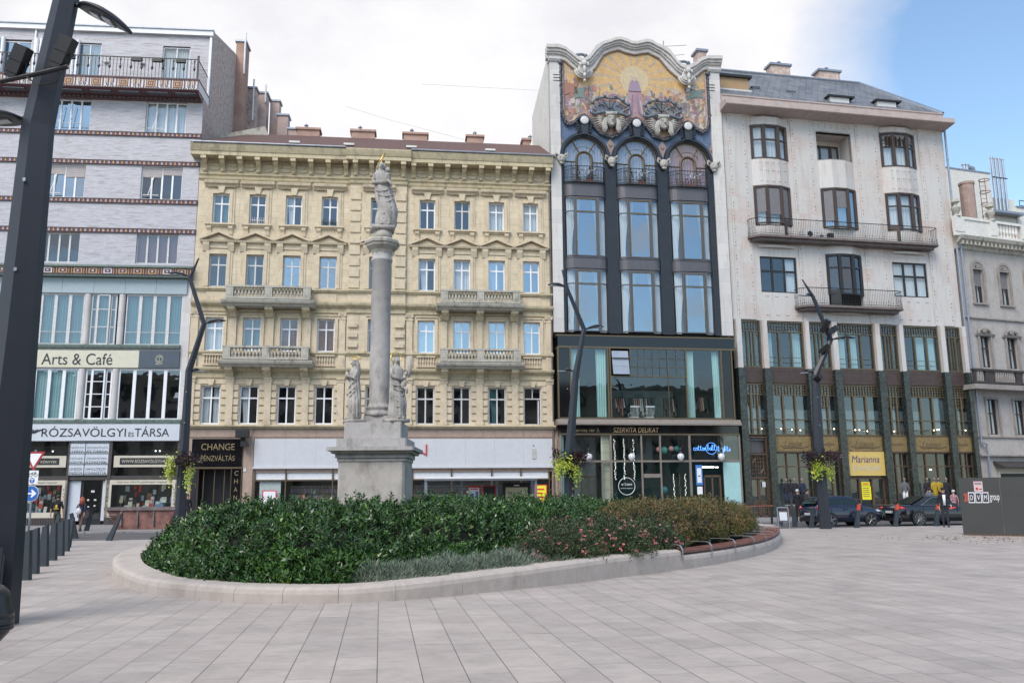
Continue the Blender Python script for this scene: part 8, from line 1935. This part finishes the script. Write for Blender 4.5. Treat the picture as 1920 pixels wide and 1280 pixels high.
o.tube([(-.08, yf-.015, 2.58), (-.02, yf-.015, 2.68), (.1, yf-.015, 2.68), (.03, yf-.015, 2.58), (-.02, yf-.015, 2.68)], .009, 4, 1); o.tube([(.13, yf-.015, 2.58), (.09, yf-.015, 2.71), (.13, yf-.015, 2.72)], .009, 4, 1)
M['signblue'] = mat('sign_blue', (.01, .10, .38), .35, 0, .03); o.prism([(.11*cos(k*pi/10), 2.36+.11*sin(k*pi/10)) for k in range(20)], yf-.014, yf-.0101, 2); o.box(-.012, .012, yf-.018, yf-.0141, 2.28, 2.40, 0); o.box(-.07, .07, yf-.018, yf-.0141, 2.39, 2.42, 0); o.build('bicycle_plate', ['white', 'black', 'signblue'], t)
o = MB(); o.prism([(.32*cos(k*pi/16), 1.84+.32*sin(k*pi/16)) for k in range(32)], yf-.01, yf+.01, 1); o.prism([(.305*cos(k*pi/16), 1.84+.305*sin(k*pi/16)) for k in range(32)], yf-.014, yf-.0101, 0); o.prism([(-.22, 1.81), (.05, 1.81), (.0, 1.7), (.05, 1.68), (.24, 1.84), (.05, 2.0), (.0, 1.98), (.05, 1.87), (-.22, 1.87)], yf-.02, yf-.0141, 1); o.build('direction_sign', ['signblue', 'white'], t)
# bus shelter
t = thing('bus_shelter', 'glass bus shelter with a white roof edge before the long white fascia', 'bus shelter', (-1.75, 46.2, .0), radians(7)); o = MB(); o.box(-2.95, 2.95, -.75, .75, 2.42, 2.56); o.hexa([(-3.0, -.9, 2.5), (3.0, -.9, 2.5), (3.0, .8, 2.56), (-3.0, .8, 2.56), (-3.0, -.9, 2.58), (3.0, -.9, 2.58), (3.0, .8, 2.64), (-3.0, .8, 2.64)]); o.build('roof', 'white', t)
o = MB()
for x in (-2.9, -.95, .95, 2.9): o.box(x-.06, x+.06, .6, .72, 0, 2.42); 
for x in (-2.9, 2.9): o.box(x-.06, x+.06, -.7, -.6, 0, 2.42)
o.box(-2.9, 2.9, .62, .7, 2.1, 2.16); o.box(-2.9, 2.9, .62, .7, .3, .36); o.box(-1.92, -1.88, .62, .7, .36, 2.1); o.build('frame', 'zinc', t)
o = MB()
for a, b_ in ((-2.84, -1.0), (-.9, .9), (1.0, 2.84)): o.poly([(a, .66, .36), (b_, .66, .36), (b_, .66, 2.4), (a, .66, 2.4)])
o.poly([(-2.9, -.6, .36), (-2.9, .6, .36), (-2.9, .6, 2.4), (-2.9, -.6, 2.4)]); o.build('pane', 'glasss', t, recalc=False)
o = MB(); o.box(-.65, .05, .5, .56, .6, 2.15, 0); o.box(-.58, -.02, .48, .5, .7, 2.05, 1); o.box(-.5, -.1, .475, .48, 1.95, 2.0, 0); o.box(-.5, -.3, .475, .48, 1.5, 1.75, 2); o.box(-.22, -.08, .475, .48, 1.3, 1.85, 2); o.box(-.52, -.08, .475, .48, .85, 1.15, 2); o.build('timetable', ['red', 'white', flat('map_blue', (.08, .15, .3))], t)
o = MB(); o.box(.15, .9, .5, .56, .6, 2.15, 0); o.box(.22, .83, .48, .5, .7, 2.1, 1); o.tube([(.35, .47, 1.2), (.52, .46, 1.75), (.7, .47, 1.2)], [.07, .1, .07], 8, 2); o.build('poster', ['red', 'black', flat('poster_grey', (.09, .08, .08))], t)
o = MB(); o.box(1.25, 2.75, .4, .56, .5, 2.3, 0); o.box(1.4, 2.6, .38, .4, .6, 2.05, 1); o.box(1.85, 2.15, .378, .38, 2.12, 2.18, 2); o.box(1.75, 2.05, .37, .38, 1.25, 1.5, 3); o.box(2.15, 2.45, .37, .38, 1.25, 1.5, 3); ad = o.build('poster', ['black', flat('beige_poster', (.48, .42, .26)), 'white', flat('pale_pink_print', (.5, .3, .22))], t)
tx = text('lettering', 'Ízlik az élet!', 'darkgrey', ad, 1.5, 2.3, -.372, 1.68, 1.88)
# hoarding
t = thing('hoarding', 'dark grey construction hoarding panels with a developer logo at the right edge', 'hoarding', (17.05, 33.15, 0), radians(-38)); 
M['hoard'] = mat('dark_grey_hoarding', (.042, .045, .044), .6, 0, .1, 1)
pn = 1.38
for k in range(5): o = MB(); a = k*pn; o.box(a+.006, a+pn-.006, 0, .05, .06, 2.14); o.build('panel', 'hoard', t)
o = MB(); o.box(0, 5*pn, .0, .08, 0, .06, 0); o.build('base_rail', 'bronze', t)
o = MB(); o.box(.52, .82, -.006, -.001, 1.62, 2.0, 0); o.box(.58, .66, -.01, -.0061, 1.68, 1.78, 1); o.box(.55, .78, -.01, -.0061, 1.88, 1.9, 2); o.box(.55, .78, -.01, -.0061, 1.93, 1.95, 2); o.box(.69, .79, -.01, -.0061, 1.7, 1.73, 2); o.build('notice', [flat('pink_paper', (.55, .42, .45)), 'red', 'inkb'], t)
lg_ = MB()
for s in (0, .07): lg_.prism([(.14+s, 1.56), (.19+s, 1.56), (.24+s, 1.40), (.19+s, 1.24), (.14+s, 1.24), (.19+s, 1.40)], -.01, -.001, 0)
for k in range(3):
    a = .30+k*.235; lg_.box(a, a+.215, -.008, -.001, 1.20, 1.60, 1); lg_.box(a+.022, a+.193, -.012, -.0081, 1.235, 1.565, 2)
lo = lg_.build('logo', [flat('logo_red', (.4, .08, .04)), 'white', flat('logo_navy', (.03, .035, .045))], t)
for k, chx in enumerate('DVM'): a = .30+k*.235; text('lettering', chx, 'white', lo, a+.06, a+.155, .0135, 1.31, 1.49)
text('lettering', 'group', 'white', lo, 1.19, 1.58-.06, .003, 1.25, 1.50) if False else text('lettering', 'group', 'white', lo, 1.02, 1.34, .004, 1.22, 1.48)
# folding board
t = thing('board_sign', 'small folding board with a pale notice standing behind the tip of the planter', 'sandwich board', (12.75, 41.2, 0), radians(-8)); o = MB()
for x in (-.25, .25):
    o.tube([(x, -.18, 0), (x, 0, .95)], .018, 6); o.tube([(x, .18, 0), (x, 0, .95)], .018, 6)
o.tube([(-.25, 0, .95), (.25, 0, .95)], .018, 6); o.build('frame', 'zinc', t); o = MB(); o.hexa([(-.22, -.13, .3), (.22, -.13, .3), (.22, -.11, .3), (-.22, -.11, .3), (-.22, -.05, .8), (.22, -.05, .8), (.22, -.03, .8), (-.22, -.03, .8)], 0); o.hexa([(-.17, -.14, .36), (.17, -.14, .36), (.17, -.13, .36), (-.17, -.13, .36), (-.17, -.07, .74), (.17, -.07, .74), (.17, -.06, .74), (-.17, -.06, .74)], 1); o.build('board', ['spand', 'milk'], t)
# black rounded bin at the left edge
t = thing('litter_bin', 'black rounded litter bin with ribbed middle cut by the left edge', 'litter bin', (-4.28, 7.0, 0)); o = MB(); o.smooth = True; o.lathe(0, 0, [(.06, .30), (.14, .42), (.22, .50), (.27, .56), (.285, .60)], 28); o.build('lower_shell', 'binm' if 'binm' in M else M.setdefault('binm', mat('black_cast_iron', (.02, .02, .022), .38, .3, .25, 20)), t)
o = MB(); o.smooth = True
for z in (.60, .62, .645): o.tube([(.29*cos(k*pi/16), .29*sin(k*pi/16), z) for k in range(32)], .014, 6, closed=True)
o.lathe(0, 0, [(.285, .59), (.30, .66), (.30, .69)], 28); o.build('rib', 'binm', t)
o = MB(); o.smooth = True; o.lathe(0, 0, [(.30, .69), (.295, .72), (.27, .78), (.26, .84), (.25, .88), (.2, .925), (.1, .945), (.01, .95)], 28); o.build('dome', 'binm', t)
o = MB(); o.lathe(0, 0, [(.12, 0), (.07, .04), (.06, .32)], 14); o.build('foot', 'binm', t)
# wooden rail behind the bed tip, cables in the sky
t = MB(); t.tube([(10.2, 46.2, .92), (14.0, 46.9, .95)], .045, 6); ob = t.build('timber_rail', 'rust'); tag(ob, 'thin rusty red rail running behind the tip of the flower bed', 'rail')
ob['kind'] = 'thing'
for x, y, lab in ((10.3, 46.2, 'left'), (13.9, 46.88, 'right')): q = MB(); q.box(-.05, .05, -.05, .05, 0, .95); p_ = q.build('post', 'darkgrey', ob, loc=(x, y, 0))
for pts, lab in (([(-10.25, 50, 25.66), (-7.71, 51, 25.21), (-3.18, 55, 25.58)], 'thin cable sagging down to the roof of the cream building'), ([(-5.58, 50, 27.13), (-2.0, 53, 28.4), (2.05, 57, 30.14)], 'thin straight cable reaching the side of the gabled building')):
    o = MB(); o.tube(pts, .007, 4); ob = o.build('cable', 'spand'); tag(ob, lab, 'cable')

# dry leaves blown against the hoarding and scattered on the slabs
r = np.random.RandomState(8); n = 420; X = np.concatenate([r.normal(17.2, 1.6, 260), r.uniform(4, 20, 160)]); Y = np.concatenate([r.normal(30.3, 1.4, 260), r.uniform(9, 34, 160)]); k = Y < 33.0-(X-17)*.78
X, Y = X[k], Y[k]; n = len(X); D_ = np.stack([r.normal(0, 1, n), r.normal(0, 1, n), np.zeros(n)], 1); M['dryleaf'] = leafmat('dry_leaves', (.10, .06, .03), (.22, .15, .08), .9)
kk = np.array([math.hypot(x+.6, (y-25.5)*.9) > 14.5 for x, y in zip(X, Y)]); X, Y, D_ = X[kk], Y[kk], D_[kk]
ob = leaves('fallen_leaves', np.stack([X, Y, np.full(len(X), .006)], 1), D_, np.tile([[0., 0., 1.]], (len(X), 1)), .08, .05, 'dryleaf', None, 3); tag(ob, 'small dry brown leaves scattered over the pale paving near the hoarding', 'fallen leaves', None, 'stuff')

# ================================================================ people
def person(lab, x, y, face, H, top, legs, hair, shoe='black', arms=((.22, .02, .88), (.22, .02, .88)), elb=None, hairlen=0, walk=0, z0=0.0, build=1.0, cap=None, collar=None, coat=0, skin='skin', short=False, bend=0, barelegs=False):
    """one continuous skinned body; arms = wrist positions (left, right) in units of a 1.75 m figure facing -Y"""
    t = thing('person', lab, 'person', (x, y, z0), face); s = H/1.75
    V_ = []; E_ = []; R_ = []; G_ = []
    def add(p, r, par, g):
        V_.append(Vector(p)*s); R_.append((r*s*(build if g == 'top' and r > .06 else 1), r*s*(.72 if g == 'top' and r > .1 else 1))); G_.append(g)
        if par is not None: E_.append((par, len(V_)-1))
        return len(V_)-1
    b = bend
    pel = add((0, 0, .96), .145, None, 'legs'); w = add((0, -.02*b, 1.10), .128, pel, 'top'); ch = add((0, -.08*b, 1.28), .150, w, 'top'); ub = add((0, -.13*b, 1.41), .125, ch, 'top')
    nk = add((0, -.16*b, 1.50), .052, ub, 'skin'); h0 = add((0, -.18*b-.02, 1.575), .062, nk, 'skin'); h1 = add((0, -.19*b-.015, 1.64), .086, h0, 'skin'); add((0, -.19*b, 1.70), .066, h1, 'skin')
    for q, wr in ((-1, arms[0]), (1, arms[1])):
        sh = add((q*.17, -.12*b, 1.42), .062, ub, 'top'); e = elb[0 if q < 0 else 1] if elb else None
        wx_, wy_, wz_ = wr
        ex, ey, ez = e if e else (max(.22, (.19+wx_)/2+.03), wy_*.25+.06, 1.16 if wz_ < 1.1 else 1.18)
        el = add((q*ex, ey-.05*b, ez), .047, sh, 'top'); fa = add((q*(ex+wx_)/2, (ey+wy_)/2, (ez+wz_)/2), .042, el, 'skin' if short else 'top'); wi = add((q*wx_, wy_, wz_), .027, fa, 'skin')
        d = (Vector((wx_, wy_, wz_))-Vector((ex, ey, ez))).normalized(); d.x *= q
        pc = Vector((q*wx_, wy_, wz_))+d*.055; pa = add(pc, .034, wi, 'skin'); side_ = d.cross(Vector((1, 0, 0))); side_ = side_.normalized() if side_.length > .1 else Vector((0, 1, 0))
        for f in range(4):
            o1 = pc+d*.045+side_*(f-1.5)*.019; k1 = add(o1, .0105, pa, 'skin'); L_ = (.030, .038, .036, .028)[f]; k2 = add(o1+d*L_+Vector((-q*.006, -.004, 0)), .009, k1, 'skin'); add(o1+d*L_*1.8+Vector((-q*.018, -.012, 0)), .0075, k2, 'skin')
        th = add(pc-d*.01+side_*(-.036), .013, pa, 'skin'); add(pc+d*.03+side_*(-.052), .009, th, 'skin')
    for q in (-1, 1):
        st = q*walk; lg = 'skin' if barelegs else 'legs'
        hp = add((q*.085, 0, .90), .095, pel, 'legs'); kn = add((q*.09, -.10*st-.02*abs(walk), .50), .062, hp, lg); ca = add((q*.09, -.12*st+.03*abs(walk), .33), .056, kn, lg); an = add((q*.09, -.22*st+.02, .09+(.05*abs(walk) if st < 0 else 0)), .040, ca, lg); he = add((q*.09, -.22*st+.0, .045+(.04*abs(walk) if st < 0 else 0)), .042, an, 'shoe'); add((q*.10, -.22*st-.13, .035+(.01 if st < 0 else 0)), .036, he, 'shoe')
    me = bpy.data.meshes.new('body'); me.from_pydata([tuple(v) for v in V_], E_, []); o = bpy.data.objects.new('tmp_body', me); COL.objects.link(o)
    md = o.modifiers.new('Skin', 'SKIN'); md.use_smooth_shade = True
    if not me.skin_vertices: bpy.context.view_layer.update()
    sv = me.skin_vertices[0].data
    for i, r in enumerate(R_): sv[i].radius = r; sv[i].use_root = (i == 0)
    sb = o.modifiers.new('Sub', 'SUBSURF'); sb.levels = 1; sb.render_levels = 1
    dg = bpy.context.evaluated_depsgraph_get(); m2 = bpy.data.meshes.new_from_object(o.evaluated_get(dg)); bpy.data.objects.remove(o); m2.name = 'body'
    for q in (top, legs, skin, shoe): m2.materials.append(M[q] if isinstance(q, str) else q)
    gi = {'top': 0, 'legs': 1, 'skin': 2, 'shoe': 3}
    for pl_ in m2.polygons:
        c = pl_.center; best = (1e9, 'top')
        for a, b_ in E_:
            A_, B_ = V_[a], V_[b_]; ab = B_-A_; tt = max(0, min(1, (c-A_).dot(ab)/max(1e-9, ab.length_squared))); d_ = (c-A_-ab*tt).length-.9*(R_[a][0]*(1-tt)+R_[b_][0]*tt)
            if d_ < best[0]-1e-5: best = (d_, G_[b_] if tt > .35 or G_[b_] == 'skin' and G_[a] == 'skin' else G_[a])
        g = best[1]
        if coat and c.z < 1.0*s and c.z > (1.0-coat)*s and g == 'legs': g = 'top'
        pl_.material_index = gi[g]; pl_.use_smooth = True
    bo = bpy.data.objects.new('body', m2); COL.objects.link(bo); bo.parent = t
    hc = Vector((0, -.19*b-.012, 1.655))*s
    f = MB(); f.smooth = True; k = s
    f.tube([hc+Vector((0, -.085, .025))*k, hc+Vector((0, -.108, -.008))*k, hc+Vector((0, -.09, -.02))*k], [.009*k, .014*k, .008*k], 6, 0); f.ball(tuple(hc+Vector((0, -.082, -.048))*k), (.024*k, .01*k, .007*k), 8, 1)
    for q in (-1, 1): f.ball(tuple(hc+Vector((q*.03, -.082, .018))*k), (.009*k, .006*k, .006*k), 8, 2); f.ball(tuple(hc+Vector((q*.085, .0, 0))*k), (.012*k, .02*k, .03*k), 8, 0); f.ball(tuple(hc+Vector((q*.03, -.084, .036))*k), (.017*k, .005*k, .004*k), 6, 2)
    f.build('face', [skin, flat('lips', (.32, .10, .09)), 'black'], t)
    hb = MB(); hb.smooth = True; hb.ball(tuple(hc+Vector((0, .02, .03))*k), (.094*k, .102*k, .088*k), 16)
    if hairlen:
        for j in range(11): a = radians(-15+j*21); hb.tube([hc+Vector((.085*cos(a), .085*sin(a)*.9+.015, .03))*k, hc+Vector((.105*cos(a), .1*sin(a)+.02, -.09))*k, hc+Vector((.10*cos(a), .085*sin(a)+.04, -.10-hairlen))*k], [.03*k, .034*k, .012*k], 6)
    hb.build('hair', hair, t)
    if cap: c = MB(); c.smooth = True; c.ball(tuple(hc+Vector((0, .015, .078))*k), (.102*k, .112*k, .052*k), 16); c.tube([hc+Vector((-.06, -.09, .066))*k, hc+Vector((0, -.145, .06))*k, hc+Vector((.06, -.09, .066))*k], .012*k, 6); c.build('cap', cap, t)
    if collar: c = MB(); c.smooth = True; c.hexa([(-.045*k, -.135*k-.1*b, .98*k), (.045*k, -.135*k-.1*b, .98*k), (.045*k, -.10*k, .98*k), (-.045*k, -.10*k, .98*k), (-.06*k, -.118*k-.12*b, 1.44*k), (.06*k, -.118*k-.12*b, 1.44*k), (.06*k, -.08*k, 1.46*k), (-.06*k, -.08*k, 1.46*k)]); c.build('shirt', collar, t)
    return t
hb = flat('brown_hair', (.05, .028, .018), .7); hk = flat('black_hair', (.012, .01, .01), .6); hr = flat('red_hair', (.28, .065, .03), .6); hw_ = flat('white_hair', (.5, .5, .5), .7)
den = flat('dark_denim', (.02, .025, .04), .9); greyj = flat('grey_jacket', (.09, .10, .12), .9); brn = flat('dark_grey_brown_jacket', (.05, .045, .048), .9); camo = flat('camouflage_trousers', (.04, .045, .03), .9); tee = flat('black_tshirt', (.008, .009, .014), .9); whk = flat('white_knit', (.5, .49, .5), .9); leg_ = flat('brown_tights', (.10, .06, .05), .8)
pm = person('man in an open black jacket, white shirt and cap holding a red object', 20.2, 40.75, radians(-18), 1.80, dk, den, hk, arms=((.22, -.0, .86), (.25, -.17, .93)), elb=((.27, .03, 1.15), (.27, .05, 1.14)), cap=dk, collar='white', build=1.12, coat=.16, walk=.15)
o = MB(); o.tube([(.17, -.245, .855), (.40, -.245, .905)], .036, 12); o.tube([(.40, -.245, .905), (.45, -.245, .915)], [.036, .02], 12); ob = o.build('red_bottle', 'red'); ob.matrix_world = Matrix.Translation((20.2, 40.75, 0)) @ Matrix.Rotation(radians(-18), 4, 'Z'); tag(ob, 'small red object held by the man in the open black jacket', 'bottle')
person('woman in a long white cardigan with dark hair standing behind the black sedan', 24.35, 46.9, radians(60), 1.76, whk, den, hb, hairlen=.12, z0=.06, coat=.35, arms=((.12, -.2, 1.45), (.18, -.12, .98)), build=.9)
person('man in a grey hooded jacket leaning forward with a phone at his ear', 22.75, 47.6, radians(130), 1.80, greyj, den, hk, z0=.06, bend=1.3, arms=((.2, -.3, 1.0), (.1, -.22, 1.56)), elb=((.26, -.1, 1.12), (.26, -.24, 1.30)), build=1.15)
chk = NT('pink_checked_cloth'); chk.set(rough=.9); cb_ = chk.n('ShaderNodeTexChecker'); cb_.inputs['Scale'].default_value = 14; chk.l(chk.co, cb_.inputs[0]); cb_.inputs[1].default_value = (.5, .35, .38, 1); cb_.inputs[2].default_value = (.2, .06, .08, 1); chk.col(cb_.outputs[0])
person('person in a pink checked shirt with a pale headscarf behind the black sedan', 23.95, 47.2, radians(190), 1.66, chk.m, den, hw_, z0=.06, build=1.2)
person('dark haired man in a dark grey jacket behind the hatchback, seen from the side', 15.9, 46.9, radians(100), 1.80, brn, den, hk, z0=.06, arms=((.2, -.1, .9), (.2, -.06, .9)), coat=.12)
person('white haired person in black behind the man in the dark grey jacket', 15.5, 47.3, radians(150), 1.76, tee, tee, hw_, z0=.06)
pt = person('man seen from behind in a black T-shirt with a yellow print', -22.35, 42.6, radians(184), 1.80, tee, camo, hb, short=True, build=1.25, arms=((.28, .02, .88), (.28, .02, .88)), walk=.2)
o = MB(); o.box(-.11, .11, .135, .15, 1.13, 1.17, 0); o.ball((-.0, .14, 1.27), (.06, .012, .08), 8, 0); o.tube([(.05, .145, 1.22), (-.06, .145, 1.20)], .012, 5, 0); o.build('print', flat('yellow_print', (.55, .38, .03)), pt)
pw = person('red haired woman walking with a white bag on her back', -21.2, 42.7, radians(172), 1.70, flat('navy_top', (.02, .025, .05), .9), leg_, hr, hairlen=.22, walk=.9, arms=((.2, .08, .9), (.24, -.02, .88)), build=.9)
o = MB(); o.smooth = True; o.lathe(.06, .17, [(.04, .86), (.13, .9), (.15, 1.0), (.12, 1.12), (.03, 1.2)], 14, 0, 1, .6); o.tube([(.06, .17, 1.2), (.12, .12, 1.38), (.12, -.02, 1.44)], .008, 5); ob = o.build('bag', 'whited'); ob.matrix_world = Matrix.Translation((-21.2, 42.7, 0)) @ Matrix.Rotation(radians(172), 4, 'Z'); tag(ob, 'white drawstring bag carried by the red haired woman', 'bag')
person('dark haired person behind the laurel before the currency exchange door', -18.7, 49.8, radians(30), 1.76, dk, den, hk, z0=.06)
person('red haired person behind the laurel before the shelves of the long shop', -12.2, 50.6, radians(10), 1.70, greyj, den, hr, hairlen=.1, z0=.06)
